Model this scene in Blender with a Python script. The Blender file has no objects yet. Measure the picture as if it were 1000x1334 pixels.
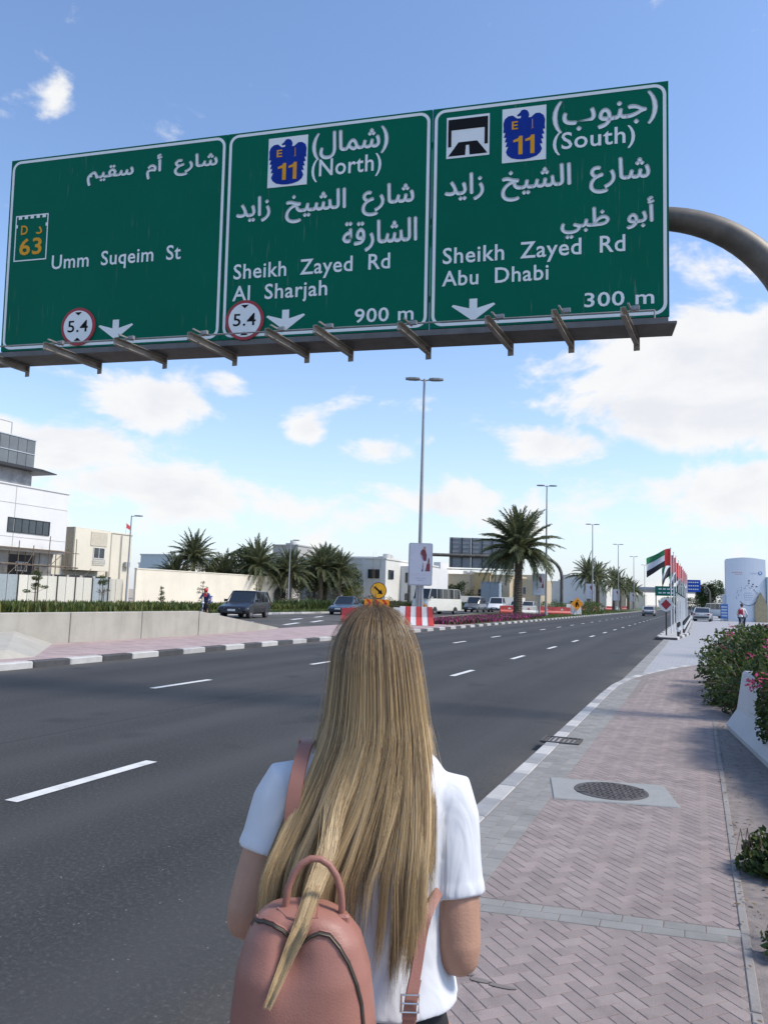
import bpy, bmesh, math, random
from mathutils import Vector, Matrix, noise
R = math.radians
random.seed(7)
C = bpy.context.scene.collection
# ------------------------------------------------------------------ camera, world, sun, exposure
YAW, PITCH, ROLL, EYE = R(22.2538), R(6.2843), R(1.8), 1.65
FWD = Vector((-math.sin(YAW)*math.cos(PITCH), math.cos(YAW)*math.cos(PITCH), math.sin(PITCH)))
_r = Vector((math.cos(YAW), math.sin(YAW), 0)); _u = _r.cross(FWD)
RGT = _r*math.cos(ROLL) + _u*math.sin(ROLL); UPV = -_r*math.sin(ROLL) + _u*math.cos(ROLL)
cd = bpy.data.cameras.new('camera'); cam = bpy.data.objects.new('camera', cd); C.objects.link(cam)
M3 = Matrix((RGT, UPV, -FWD)).transposed()
cam.matrix_world = Matrix.Translation((0, 0, EYE)) @ M3.to_4x4()
cd.sensor_fit = 'HORIZONTAL'; cd.sensor_width = 36; cd.lens = 36; cd.clip_start = .05; cd.clip_end = 9000
sc = bpy.context.scene; sc.camera = cam
sc.view_settings.view_transform = 'Standard'; sc.view_settings.look = 'None'
sc.view_settings.gamma = 1; sc.view_settings.use_curve_mapping = False; sc.view_settings.exposure = 0.36
SUN_EL, SUN_AZ = R(50), R(8.5)            # azimuth measured from +x towards +y
SD = Vector((math.cos(SUN_EL)*math.cos(SUN_AZ), math.cos(SUN_EL)*math.sin(SUN_AZ), math.sin(SUN_EL)))
ld = bpy.data.lights.new('sun', 'SUN'); ld.energy = 3.1; ld.angle = R(11); ld.color = (1, .925, .82)
sun = bpy.data.objects.new('sun', ld); C.objects.link(sun); sun.rotation_euler = SD.to_track_quat('Z', 'Y').to_euler()

def ray(px, py): return FWD + RGT*((px-500)/1000.) - UPV*((py-667)/1000.)
EYEV = Vector((0, 0, EYE))
def gnd(px, py, z=0.): d = ray(px, py); return EYEV + d*((z-EYE)/d.z)
def aty(px, py, y): d = ray(px, py); return EYEV + d*(y/d.y)
def atx(px, py, x): d = ray(px, py); return EYEV + d*(x/d.x)
def atz(px, py, z): return EYEV + ray(px, py)*z

w = bpy.data.worlds.new('World'); sc.world = w; w.use_nodes = True
nt = w.node_tree; nt.nodes.clear(); N = nt.nodes; LK = nt.links
def nd(t, **k):
    n = N.new(t)
    for a, b in k.items(): setattr(n, a, b)
    return n
def mth(op, a, b=None, c=None, clamp=False):
    n = nd('ShaderNodeMath', operation=op); n.use_clamp = clamp
    for i, v in enumerate((a, b, c)):
        if v is None: continue
        if isinstance(v, (int, float)): n.inputs[i].default_value = v
        else: LK.new(v, n.inputs[i])
    return n.outputs[0]
sky = nd('ShaderNodeTexSky', sky_type='NISHITA'); sky.sun_disc = False
sky.sun_elevation = SUN_EL; sky.sun_rotation = R(90) - SUN_AZ
sky.air_density = 1.0; sky.dust_density = .6; sky.ozone_density = 2.2
tc = nd('ShaderNodeTexCoord'); sep = nd('ShaderNodeSeparateXYZ'); LK.new(tc.outputs['Generated'], sep.inputs[0])
X, Y, Z = sep.outputs
az = mth('ARCTAN2', X, Y); el = mth('ARCSINE', mth('MINIMUM', mth('MAXIMUM', Z, -1.), 1.))
# cumulus field: fractal noise on the direction, stretched sideways towards the horizon
cmb = nd('ShaderNodeCombineXYZ'); LK.new(mth('MULTIPLY', az, 1.0), cmb.inputs[0]); LK.new(mth('MULTIPLY', el, 1.75), cmb.inputs[1]); cmb.inputs[2].default_value = 3.7
def fbm(scale, det, rough, dist=0., off=None):
    n = nd('ShaderNodeTexNoise'); n.inputs['Scale'].default_value = scale; n.inputs['Detail'].default_value = det
    n.inputs['Roughness'].default_value = rough; n.inputs['Distortion'].default_value = dist
    src = cmb.outputs[0]
    if off:
        a = nd('ShaderNodeVectorMath', operation='ADD'); LK.new(src, a.inputs[0]); a.inputs[1].default_value = off; src = a.outputs[0]
    LK.new(src, n.inputs['Vector']); return n.outputs['Fac']
n1 = fbm(7.5, 9, .58, .25); n1b = fbm(7.5, 9, .58, .25, (0.025, 0.05, 0.01)); n2 = fbm(2.1, 3, .5)
BL = [  # az, el, half widths in degrees, strength : the clumps one sees
 (-47.3, 31.9, 1.7, 1.7, .31), (-51, 29.6, 1.0, .9, .12),
 (-38.8, 13.2, 4.4, 2.2, .50), (-34.9, 14.6, 2.8, 1.4, .28),
 (-28.2, 12.3, 1.7, 1.5, .34), (-23.0, 10.8, 3.4, 1.3, .36), (-9.8, 11.3, 5.4, 1.6, .36),
 (2.2, 17.0, 8.5, 3.6, .46), (0.5, 13.0, 8.5, 2.4, .42), (5, 22, 5, 1.5, .12),
 (-48.0, 9.6, 8.5, 2.2, .50), (-39.5, 7.3, 8., 1.9, .42), (-18., 7.2, 9., 1.8, .30), (-2, 8.2, 11., 2.0, .30), (-60, 14, 6, 4, .3)]
acc = None
for a, e, wa, we, s in BL:
    da = mth('DIVIDE', mth('SUBTRACT', az, R(a)), R(wa)); de = mth('DIVIDE', mth('SUBTRACT', el, R(e)), R(we))
    q = mth('MULTIPLY', mth('EXPONENT', mth('MULTIPLY', mth('ADD', mth('MULTIPLY', da, da), mth('MULTIPLY', de, de)), -1.)), s)
    acc = q if acc is None else mth('MAXIMUM', acc, q)
low = mth('MULTIPLY', mth('EXPONENT', mth('MULTIPLY', mth('MAXIMUM', el, 0.), -9.)), .19)
far = mth('MULTIPLY', mth('SUBTRACT', n2, .5), .45)
def dens(nn): return mth('ADD', mth('ADD', mth('MULTIPLY', mth('SUBTRACT', nn, .5), 1.25), acc), mth('ADD', low, far))
d1 = dens(n1); d2 = dens(n1b)
mr = nd('ShaderNodeMapRange', interpolation_type='SMOOTHSTEP'); LK.new(d1, mr.inputs[0]); mr.inputs[1].default_value = .11; mr.inputs[2].default_value = .30
shade = nd('ShaderNodeMapRange', interpolation_type='SMOOTHSTEP'); LK.new(d2, shade.inputs[0]); shade.inputs[1].default_value = .22; shade.inputs[2].default_value = .62
ccol = nd('ShaderNodeMix', data_type='RGBA'); LK.new(shade.outputs[0], ccol.inputs[0])
ccol.inputs[6].default_value = (7.5, 7.5, 7.5, 1); ccol.inputs[7].default_value = (6.5, 6.6, 6.95, 1)
tint = nd('ShaderNodeMix', data_type='RGBA', blend_type='MULTIPLY'); tint.inputs[0].default_value = 1
LK.new(sky.outputs[0], tint.inputs[6]); tint.inputs[7].default_value = (1.72, 1.80, 1.92, 1)
# milky low air
hz = nd('ShaderNodeMix', data_type='RGBA'); LK.new(mth('EXPONENT', mth('MULTIPLY', mth('ABSOLUTE', el), -8.)), hz.inputs[0])
LK.new(tint.outputs[2], hz.inputs[6]); hz.inputs[7].default_value = (5.9, 6.25, 6.9, 1)
mixc = nd('ShaderNodeMix', data_type='RGBA'); LK.new(mth('MULTIPLY', mr.outputs[0], .96), mixc.inputs[0]); LK.new(hz.outputs[2], mixc.inputs[6]); LK.new(ccol.outputs[2], mixc.inputs[7])
bg = nd('ShaderNodeBackground'); LK.new(mixc.outputs[2], bg.inputs[0]); bg.inputs[1].default_value = .10
wo = nd('ShaderNodeOutputWorld'); LK.new(bg.outputs[0], wo.inputs[0])

# ------------------------------------------------------------------ helpers
def tag(o, label=None, cat=None, group=None, kind=None):
    if label: o['label'] = label
    if cat: o['category'] = cat
    if group: o['group'] = group
    if kind: o['kind'] = kind
    return o
def thing(name, label, cat, loc=(0, 0, 0), rz=0, group=None):
    o = bpy.data.objects.new(name, None); C.objects.link(o); o.location = loc; o.rotation_euler = (0, 0, rz)
    o.empty_display_size = .1
    return tag(o, label, cat, group)
def rootloc(p):
    while p is not None and p.parent is not None: p = p.parent
    return Vector(p.location) if p is not None else Vector((0, 0, 0))
class MB:
    def __init__(s): s.v = []; s.f = []; s.mi = []; s.m = 0; s.col = None
    def add(s, vs, fs):
        o = len(s.v); s.v.extend([tuple(q) for q in vs])
        for f in fs: s.f.append(tuple(i+o for i in f)); s.mi.append(s.m)
        return s
    def box(s, c, d, rz=0, rx=0, ry=0):
        c = Vector(c); m = Matrix.Rotation(rz, 3, 'Z') @ Matrix.Rotation(ry, 3, 'Y') @ Matrix.Rotation(rx, 3, 'X')
        vs = [c + m @ Vector((d[0]*.5*a, d[1]*.5*b, d[2]*.5*e)) for a in (-1, 1) for b in (-1, 1) for e in (-1, 1)]
        return s.add(vs, [(0, 1, 3, 2), (4, 6, 7, 5), (0, 4, 5, 1), (2, 3, 7, 6), (0, 2, 6, 4), (1, 5, 7, 3)])
    def bev(s, c, d, b=.01, rz=0):
        # box with chamfered vertical and top edges
        x, y, z = d[0]/2, d[1]/2, d[2]/2; m = Matrix.Rotation(rz, 3, 'Z'); c = Vector(c)
        def ring(i, zz): return [c + m @ Vector(p) for p in ((-x+i+b, -y+i, zz), (x-i-b, -y+i, zz), (x-i, -y+i+b, zz), (x-i, y-i-b, zz), (x-i-b, y-i, zz), (-x+i+b, y-i, zz), (-x+i, y-i-b, zz), (-x+i, -y+i+b, zz))]
        vs = ring(0, -z) + ring(0, z-b) + ring(b, z); fs = [tuple(range(7, -1, -1)), tuple(range(16, 24))]
        for k in (0, 8):
            for i in range(8): j = (i+1) % 8; fs.append((k+i, k+j, k+8+j, k+8+i))
        return s.add(vs, fs)
    def tube(s, pts, r, n=8, cap=True):
        pts = [Vector(p) for p in pts]; k = len(pts); rs = r if isinstance(r, (list, tuple)) else [r]*k; vs = []; fs = []
        ref = None
        for i, p in enumerate(pts):
            t = (pts[min(i+1, k-1)] - pts[max(i-1, 0)]).normalized()
            if ref is None: ref = Vector((0, 0, 1)) if abs(t.z) < .9 else Vector((1, 0, 0))
            a = t.cross(ref)
            if a.length < 1e-4: a = t.cross(Vector((0, 1, 0)))
            a.normalize(); b = a.cross(t).normalized(); ref = b
            for j in range(n): q = 2*math.pi*j/n; vs.append(p + (a*math.cos(q) + b*math.sin(q))*rs[i])
        for i in range(k-1):
            for j in range(n): j2 = (j+1) % n; fs.append((i*n+j, i*n+j2, (i+1)*n+j2, (i+1)*n+j))
        if cap: fs.append(tuple(range(n-1, -1, -1))); fs.append(tuple((k-1)*n+j for j in range(n)))
        return s.add(vs, fs)
    def cyl(s, a, b, r, n=12): return s.tube([a, b], r, n)
    def loft(s, rings, cap=True, closed=True):
        n = len(rings[0]); vs = [p for r in rings for p in r]; fs = []
        for i in range(len(rings)-1):
            for j in range(n if closed else n-1): j2 = (j+1) % n; fs.append((i*n+j, i*n+j2, (i+1)*n+j2, (i+1)*n+j))
        if cap: fs.append(tuple(range(n-1, -1, -1))); fs.append(tuple((len(rings)-1)*n+j for j in range(n)))
        return s.add(vs, fs)
    def ell(s, c, r, n=12, k=8):
        c = Vector(c); rings = []
        for i in range(1, k): a = math.pi*i/k; rings.append([c + Vector((r[0]*math.sin(a)*math.cos(2*math.pi*j/n), r[1]*math.sin(a)*math.sin(2*math.pi*j/n), -r[2]*math.cos(a))) for j in range(n)])
        return s.loft(rings)
    def prism(s, poly, f0, f1):
        # poly: 2d points, f0/f1 map (a,b) to 3d at the two ends
        n = len(poly); vs = [f0(*p) for p in poly] + [f1(*p) for p in poly]
        fs = [tuple(range(n-1, -1, -1)), tuple(range(n, 2*n))] + [(i, (i+1) % n, n+(i+1) % n, n+i) for i in range(n)]
        return s.add(vs, fs)
    def build(s, name, mat, parent=None, world=False, smooth=False, label=None, kind=None):
        me = bpy.data.meshes.new(name); vs = s.v
        if world and parent is not None: o = rootloc(parent); vs = [(a-o.x, b-o.y, c-o.z) for a, b, c in vs]
        me.from_pydata(vs, [], s.f)
        ms = mat if isinstance(mat, (list, tuple)) else [mat]
        for m in ms: me.materials.append(m)
        if len(ms) > 1: me.polygons.foreach_set('material_index', s.mi)
        if s.col:
            at = me.color_attributes.new('tone', 'FLOAT_COLOR', 'POINT'); at.data.foreach_set('color', [x for q in s.col for x in (q, q, q, 1)])
        bm = bmesh.new(); bm.from_mesh(me); bmesh.ops.recalc_face_normals(bm, faces=bm.faces); bm.to_mesh(me); bm.free()
        if smooth: me.polygons.foreach_set('use_smooth', [True]*len(me.polygons)); me.set_sharp_from_angle(angle=R(40))
        me.update(); ob = bpy.data.objects.new(name, me); C.objects.link(ob); ob.parent = parent
        return tag(ob, label, kind=kind)
def copy_tree(o, parent=None):
    c = o.copy(); C.objects.link(c); c.parent = parent
    for ch in list(o.children): copy_tree(ch, c)
    return c
def struct(ob): ob['kind'] = 'structure'; return ob

# ------------------------------------------------------------------ materials
_mc = {}
def mat(name, col, rough=.6, metal=0., var=.12, scale=4., bump=0., bscale=60., spec=.5, rnd=0., island=0., col2=None, grime=0., coat=0., det=5):
    if name in _mc: return _mc[name]
    m = bpy.data.materials.new(name); m.use_nodes = True; t = m.node_tree; p = t.nodes['Principled BSDF']; L = t.links.new
    p.inputs['Roughness'].default_value = rough; p.inputs['Metallic'].default_value = metal; p.inputs['Specular IOR Level'].default_value = spec
    p.inputs['Coat Weight'].default_value = coat; p.inputs['Coat Roughness'].default_value = .08
    tcn = t.nodes.new('ShaderNodeTexCoord')
    nz = t.nodes.new('ShaderNodeTexNoise'); nz.inputs['Scale'].default_value = scale; nz.inputs['Detail'].default_value = det; nz.inputs['Roughness'].default_value = .65
    L(tcn.outputs['Object'], nz.inputs['Vector'])
    mx = t.nodes.new('ShaderNodeMix'); mx.data_type = 'RGBA'
    a = tuple(c*(1-var) for c in col) + (1,); b = tuple(min(1, c*(1+var)) for c in (col2 or col)) + (1,)
    mx.inputs[6].default_value = a; mx.inputs[7].default_value = b
    rp = t.nodes.new('ShaderNodeMapRange'); rp.inputs[1].default_value = .3; rp.inputs[2].default_value = .7; L(nz.outputs['Fac'], rp.inputs[0]); L(rp.outputs[0], mx.inputs[0])
    out = mx.outputs[2]
    if rnd or island:
        if island: g = t.nodes.new('ShaderNodeNewGeometry'); src = g.outputs['Random Per Island']; amt = island
        if rnd:
            oi = t.nodes.new('ShaderNodeObjectInfo')
            if island: ad = t.nodes.new('ShaderNodeMath'); ad.operation = 'ADD'; L(src, ad.inputs[0]); L(oi.outputs['Random'], ad.inputs[1]); fr = t.nodes.new('ShaderNodeMath'); fr.operation = 'FRACT'; L(ad.outputs[0], fr.inputs[0]); src = fr.outputs[0]; amt = max(rnd, island)
            else: src = oi.outputs['Random']; amt = rnd
        hs = t.nodes.new('ShaderNodeHueSaturation'); mp = t.nodes.new('ShaderNodeMapRange'); mp.inputs[3].default_value = 1-amt; mp.inputs[4].default_value = 1+amt
        L(src, mp.inputs[0]); L(mp.outputs[0], hs.inputs['Value']); L(out, hs.inputs['Color'])
        mh = t.nodes.new('ShaderNodeMapRange'); mh.inputs[3].default_value = .5-amt*.06; mh.inputs[4].default_value = .5+amt*.06; mu = t.nodes.new('ShaderNodeMath'); mu.operation = 'MULTIPLY'; mu.inputs[1].default_value = 7.31
        f2 = t.nodes.new('ShaderNodeMath'); f2.operation = 'FRACT'; L(src, mu.inputs[0]); L(mu.outputs[0], f2.inputs[0]); L(f2.outputs[0], mh.inputs[0]); L(mh.outputs[0], hs.inputs['Hue'])
        out = hs.outputs[0]
    if grime:
        gz = t.nodes.new('ShaderNodeTexNoise'); gz.inputs['Scale'].default_value = scale*.35; gz.inputs['Detail'].default_value = 8; gz.inputs['Roughness'].default_value = .7
        mpn = t.nodes.new('ShaderNodeMapping'); mpn.inputs['Scale'].default_value = (3, 3, .35); L(tcn.outputs['Object'], mpn.inputs[0]); L(mpn.outputs[0], gz.inputs['Vector'])
        gr = t.nodes.new('ShaderNodeMapRange'); gr.inputs[1].default_value = .52; gr.inputs[2].default_value = .75; gr.inputs[4].default_value = grime; L(gz.outputs['Fac'], gr.inputs[0])
        gm = t.nodes.new('ShaderNodeMix'); gm.data_type = 'RGBA'; L(gr.outputs[0], gm.inputs[0]); L(out, gm.inputs[6]); gm.inputs[7].default_value = tuple(c*.45 for c in col) + (1,); out = gm.outputs[2]
    L(out, p.inputs['Base Color'])
    if bump:
        bz = t.nodes.new('ShaderNodeTexNoise'); bz.inputs['Scale'].default_value = bscale; bz.inputs['Detail'].default_value = 6; L(tcn.outputs['Object'], bz.inputs['Vector'])
        bp = t.nodes.new('ShaderNodeBump'); bp.inputs['Strength'].default_value = bump; bp.inputs['Distance'].default_value = .01; L(bz.outputs['Fac'], bp.inputs['Height']); L(bp.outputs[0], p.inputs['Normal'])
    _mc[name] = m; return m
def leafmat(name, col, col2, tr=.35):
    if name in _mc: return _mc[name]
    m = mat(name, col, .5, var=.2, scale=1.5, island=.35, col2=col2, spec=.35); t = m.node_tree; p = t.nodes['Principled BSDF']
    src = p.inputs['Base Color'].links[0].from_socket; tl = t.nodes.new('ShaderNodeBsdfTranslucent'); ms = t.nodes.new('ShaderNodeMixShader'); ms.inputs[0].default_value = tr
    hs = t.nodes.new('ShaderNodeHueSaturation'); hs.inputs['Value'].default_value = 1.5; t.links.new(src, hs.inputs['Color']); t.links.new(hs.outputs[0], tl.inputs[0])
    t.links.new(p.outputs[0], ms.inputs[1]); t.links.new(tl.outputs[0], ms.inputs[2]); t.links.new(ms.outputs[0], t.nodes['Material Output'].inputs[0]); return m

steel = mat('galvanised_steel', (.30, .30, .30), .5, .55, .2, 3, grime=.5)
polem = mat('weathered_pole', (.12, .108, .092), .55, .3, .45, 1.6, grime=.7)
mastm = mat('mast_grey', (.30, .31, .32), .5, .3, .1, 2)
darkm = mat('dark_trim', (.03, .03, .032), .5)
whitep = mat('white_paint', (.66, .66, .65), .55, var=.08, scale=3, grime=.35)
redp = mat('red_paint', (.50, .045, .04), .5, var=.2, scale=3, grime=.3)
blackp = mat('black_paint', (.02, .02, .022), .6)
conc = mat('concrete', (.37, .35, .30), .85, var=.12, scale=1.2, bump=.35, bscale=70, grime=.45)
glass = mat('dark_glass', (.03, .04, .05), .08, 0, .3, 1.5, spec=.8)
rubber = mat('rubber', (.02, .02, .02), .8)
# ------------------------------------------------------------------ ground, road, pavements
def plane(name, poly, z, m, kind='structure', parent=None):
    b = MB(); b.add([(x, y, z) for x, y in poly], [tuple(range(len(poly)))]); o = b.build(name, m, parent)
    if kind: o['kind'] = kind
    return o
sandm = mat('sandy_ground', (.36, .31, .25), .95, var=.15, scale=.4, bump=.3)
plane('ground', [(-3500, -3500), (3500, -3500), (3500, 3500), (-3500, 3500)], -.06, sandm)
# asphalt: fine aggregate, lengthwise wheel wear
asph = bpy.data.materials.new('asphalt'); asph.use_nodes = True; t = asph.node_tree; p = t.nodes['Principled BSDF']; L = t.links.new
def tn(tp, **k):
    n = t.nodes.new(tp)
    for a, b in k.items(): n.inputs[a].default_value = b
    return n
tco = t.nodes.new('ShaderNodeTexCoord')
def mapr(src, a, b, c=0., d=1.):
    n = t.nodes.new('ShaderNodeMapRange'); L(src, n.inputs[0]); n.inputs[1].default_value = a; n.inputs[2].default_value = b; n.inputs[3].default_value = c; n.inputs[4].default_value = d; return n.outputs[0]
def mixrgb(f, a, b, bt='MIX'):
    n = t.nodes.new('ShaderNodeMix'); n.data_type = 'RGBA'; n.blend_type = bt
    for i, v in ((0, f), (6, a), (7, b)):
        if isinstance(v, (int, float, tuple)): n.inputs[i].default_value = v
        else: L(v, n.inputs[i])
    return n.outputs[2]
fine = tn('ShaderNodeTexNoise', Scale=34., Detail=6., Roughness=.85); L(tco.outputs['Object'], fine.inputs['Vector'])
mp = t.nodes.new('ShaderNodeMapping'); mp.inputs['Scale'].default_value = (1, .035, 1); L(tco.outputs['Object'], mp.inputs[0])
wear = tn('ShaderNodeTexNoise', Scale=1.1, Detail=3.); L(mp.outputs[0], wear.inputs['Vector'])
big = tn('ShaderNodeTexNoise', Scale=.35, Detail=5., Roughness=.6); L(tco.outputs['Object'], big.inputs['Vector'])
c = mixrgb(mapr(wear.outputs['Fac'], .35, .65), (.030, .031, .032, 1), (.047, .048, .049, 1))
c = mixrgb(mapr(big.outputs['Fac'], .35, .7, 0, .5), c, (.056, .056, .056, 1))
c = mixrgb(mapr(fine.outputs['Fac'], .52, .70, 0, .85), c, (.14, .135, .125, 1))
c = mixrgb(mapr(fine.outputs['Fac'], .46, .3, 0, .7), c, (.018, .019, .021, 1))
vor = tn('ShaderNodeTexVoronoi', Scale=24.); L(tco.outputs['Object'], vor.inputs['Vector'])
sp = tn('ShaderNodeTexNoise', Scale=9., Detail=2.); L(tco.outputs['Object'], sp.inputs['Vector'])
f = t.nodes.new('ShaderNodeMath'); f.operation = 'MULTIPLY'; L(mapr(vor.outputs['Distance'], .16, .08), f.inputs[0]); L(mapr(sp.outputs['Fac'], .58, .66), f.inputs[1])
sx = t.nodes.new('ShaderNodeSeparateXYZ'); L(tco.outputs['Object'], sx.inputs[0])
def m2(op, a, b_=None):
    n = t.nodes.new('ShaderNodeMath'); n.operation = op
    for i, v in enumerate((a, b_)):
        if v is None: continue
        if isinstance(v, (int, float)): n.inputs[i].default_value = v
        else: L(v, n.inputs[i])
    return n.outputs[0]
# paler wheel tracks, two to a lane, broken up by noise; a sealed seam by each lane line
trk = m2('COSINE', m2('MULTIPLY', m2('ADD', sx.outputs[0], 2.35), 2*math.pi/1.79)); trk = m2('MULTIPLY', mapr(trk, -.1, 1.), mapr(wear.outputs['Fac'], .3, .6, .15, .55))
c = mixrgb(trk, c, (.066, .066, .066, 1))
wob = m2('MULTIPLY', m2('SUBTRACT', big.outputs['Fac'], .5), .45)
for sxx in (-6.72, -10.35): c = mixrgb(mapr(m2('ABSOLUTE', m2('SUBTRACT', m2('ADD', sx.outputs[0], wob), sxx)), .014, .02, .55, 0.), c, (.018, .018, .02, 1))
# dust gathered along the kerbs
dst = m2('MULTIPLY', m2('ADD', mapr(sx.outputs[0], -2.1, -1.55), mapr(sx.outputs[0], -11.6, -12.35)), mapr(big.outputs['Fac'], .35, .65, .1, .6)); c = mixrgb(m2('MINIMUM', dst, 1.), c, (.15, .135, .115, 1))
ptc = tn('ShaderNodeTexNoise', Scale=.9, Detail=2., Roughness=.4); L(tco.outputs['Object'], ptc.inputs['Vector']); c = mixrgb(mapr(ptc.outputs['Fac'], .64, .72, 0, .45), c, (.020, .020, .022, 1))
c = mixrgb(f.outputs[0], c, (.22, .215, .20, 1)); L(c, p.inputs['Base Color']); p.inputs['Roughness'].default_value = .82; p.inputs['Specular IOR Level'].default_value = .25
bp = t.nodes.new('ShaderNodeBump'); bp.inputs['Strength'].default_value = .9; bp.inputs['Distance'].default_value = .006; L(fine.outputs['Fac'], bp.inputs['Height']); L(bp.outputs[0], p.inputs['Normal'])
plane('road', [(-30.5, -60), (-1.45, -60), (-1.45, 900), (-30.5, 900)], 0, asph)
linem = mat('road_marking_paint', (.62, .62, .60), .7, var=.15, scale=6, bump=.4, bscale=120, grime=.5)
kerbw = mat('kerb_white', (.44, .43, .41), .75, var=.12, scale=3, rnd=.1, grime=.45, bump=.3)
kerbb = mat('kerb_black', (.065, .065, .068), .75, var=.25, scale=4, rnd=.2, grime=.2, bump=.3)
kerbg = mat('kerb_grey', (.30, .30, .30), .8, var=.15, scale=3, rnd=.12, grime=.3, bump=.3)
# lane markings: each dash a painted sheet
marks = thing('lane_markings', 'broken white lane lines painted along the main carriageway', 'road marking'); marks['kind'] = 'structure'; del marks['category'], marks['label']
def dash(x, y, ln=1.65, wd=.13, z=.006, rz=0):
    b = MB(); m = Matrix.Rotation(rz, 3, 'Z'); b.add([Vector((x, y, z)) + m @ Vector(q) for q in ((-wd/2, 0, 0), (wd/2, 0, 0), (wd/2, ln, 0), (-wd/2, ln, 0))], [(0, 1, 2, 3)]); b.build('lane_dash', linem, marks)
for k in range(-2, 34):
    dash(-4.88, 4.58+5.74*k); dash(-8.45, 10.68+5.74*(k-2))
for x, y, l in ((-22.3, 34.5, 3.2), (-20.2, 36, 3.4), (-23.9, 43.5, 3), (-21.2, 41, 3.5), (-25.6, 50, 3), (-22.6, 50, 3), (-20.4, 33.0, 2.0), (-24.0, 57, 3), (-27.0, 60, 3), (-25, 66, 3)): dash(x, y, l, .3, rz=R(16))
# ---- right-hand pavement
SZ = .10
pink = mat('pink_block', (.272, .222, .207), .8, var=.14, scale=4, rnd=.11, island=.11, bump=.5, bscale=140, grime=.5)
greyb = mat('grey_block', (.245, .238, .222), .82, var=.14, scale=4, rnd=.10, island=.10, bump=.5, bscale=140, grime=.3)
joint = mat('joint_sand', (.215, .185, .17), .95, var=.25, scale=12, bump=.5, bscale=90)
curve = [(-1.55, 13.5), (-1.53, 15.6), (-1.40, 17.2), (-1.12, 18.8), (-.80, 20.2), (-.40, 21.7), (.10, 23.0), (.9, 24.6), (2.0, 26.0), (3.4, 27.2)]
plane('pavement', [(-1.58, -30), (14, -30), (14, 31), (3.4, 27.1)] + curve[-2::-1], SZ-.0032, joint)
PAV = bpy.data.objects['pavement']
def clip(poly, hp):
    for a, b_, c_ in hp:                       # keep a*x+b*y<=c
        out = []
        for i in range(len(poly)):
            p0, p1 = poly[i], poly[(i+1) % len(poly)]; d0 = a*p0[0]+b_*p0[1]-c_; d1 = a*p1[0]+b_*p1[1]-c_
            if d0 <= 0: out.append(p0)
            if d0*d1 < 0: q = d0/(d0-d1); out.append((p0[0]+(p1[0]-p0[0])*q, p0[1]+(p1[1]-p0[1])*q))
        poly = out
        if len(poly) < 3: return None
    return poly
def inset(poly, d):
    n = len(poly); ar = sum(poly[i][0]*poly[(i+1) % n][1]-poly[(i+1) % n][0]*poly[i][1] for i in range(n))/2
    if abs(ar) < .0012: return None
    out = []
    sgn = 1 if ar > 0 else -1
    for i in range(n):
        p0, p1, p2 = Vector(poly[i-1]), Vector(poly[i]), Vector(poly[(i+1) % n]); e1 = (p1-p0); e2 = (p2-p1)
        if e1.length < 1e-4 or e2.length < 1e-4: return None
        e1.normalize(); e2.normalize(); n1_ = Vector((-e1.y, e1.x))*sgn; n2_ = Vector((-e2.y, e2.x))*sgn; m_ = n1_+n2_
        if m_.length < .3: return None
        m_ = m_/m_.length_squared*2; out.append(tuple(p1+m_*d))
    return out
rb = random.Random(3)
def stone(b, poly, zt=SZ, gap=.0016, ch=.0022, tilt=.0006):
    o = inset(poly, gap)
    i_ = inset(poly, gap+ch) if o else None
    if not i_: return False
    tx, ty, dz = rb.uniform(-tilt, tilt)*6, rb.uniform(-tilt, tilt)*6, rb.uniform(-tilt, tilt)
    cx = sum(q[0] for q in o)/len(o); cy = sum(q[1] for q in o)/len(o)
    def zz(q): return zt+dz+(q[0]-cx)*tx+(q[1]-cy)*ty
    n = len(o); vs = [(q[0], q[1], zz(q)) for q in i_]+[(q[0], q[1], zz(q)-ch) for q in o]+[(q[0], q[1], zt-.012) for q in o]
    fs = [tuple(range(n))]+[(k*n+j, k*n+(j+1) % n, (k+1)*n+(j+1) % n, (k+1)*n+j) for k in (0, 1) for j in range(n)]
    b.add(vs, fs); return True
jobs = []       # (distance, polygon, material)
def herring(hps, x0, x1, y0, y1, sx=.135):
    h = sx/2; c45 = math.sqrt(.5); n = int((max(abs(x0), abs(x1))+max(abs(y0), abs(y1)))*1.5/h)
    cs = [(x_, y_) for x_ in (x0-.2, x1+.2) for y_ in (y0-.2, y1+.2)]; ii = [(q[0]+q[1])*c45/h for q in cs]; jj = [(q[1]-q[0])*c45/h for q in cs]
    for i in range(int(min(ii))-2, int(max(ii))+3):
        for j in range(int(min(jj))-2, int(max(jj))+3):
            k = (i-j) % 4
            if k == 0: rc = (i, j, i+2, j+1)
            elif k == 3: rc = (i, j, i+1, j+2)
            else: continue
            pts = [((a-b_)*h*c45, (a+b_)*h*c45) for a, b_ in ((rc[0], rc[1]), (rc[2], rc[1]), (rc[2], rc[3]), (rc[0], rc[3]))]
            cx = sum(q[0] for q in pts)/4; cy = sum(q[1] for q in pts)/4
            if cx < x0-.2 or cx > x1+.2 or cy < y0-.2 or cy > y1+.2: continue
            if any(a*cx+b_*cy-c_ > .13 for a, b_, c_ in hps): continue
            if abs(cx+.68) < .40 and abs(cy-6.78) < .30: continue
            q = clip(pts, hps)
            if q: jobs.append((math.hypot(cx, cy), q, 0))
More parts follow.
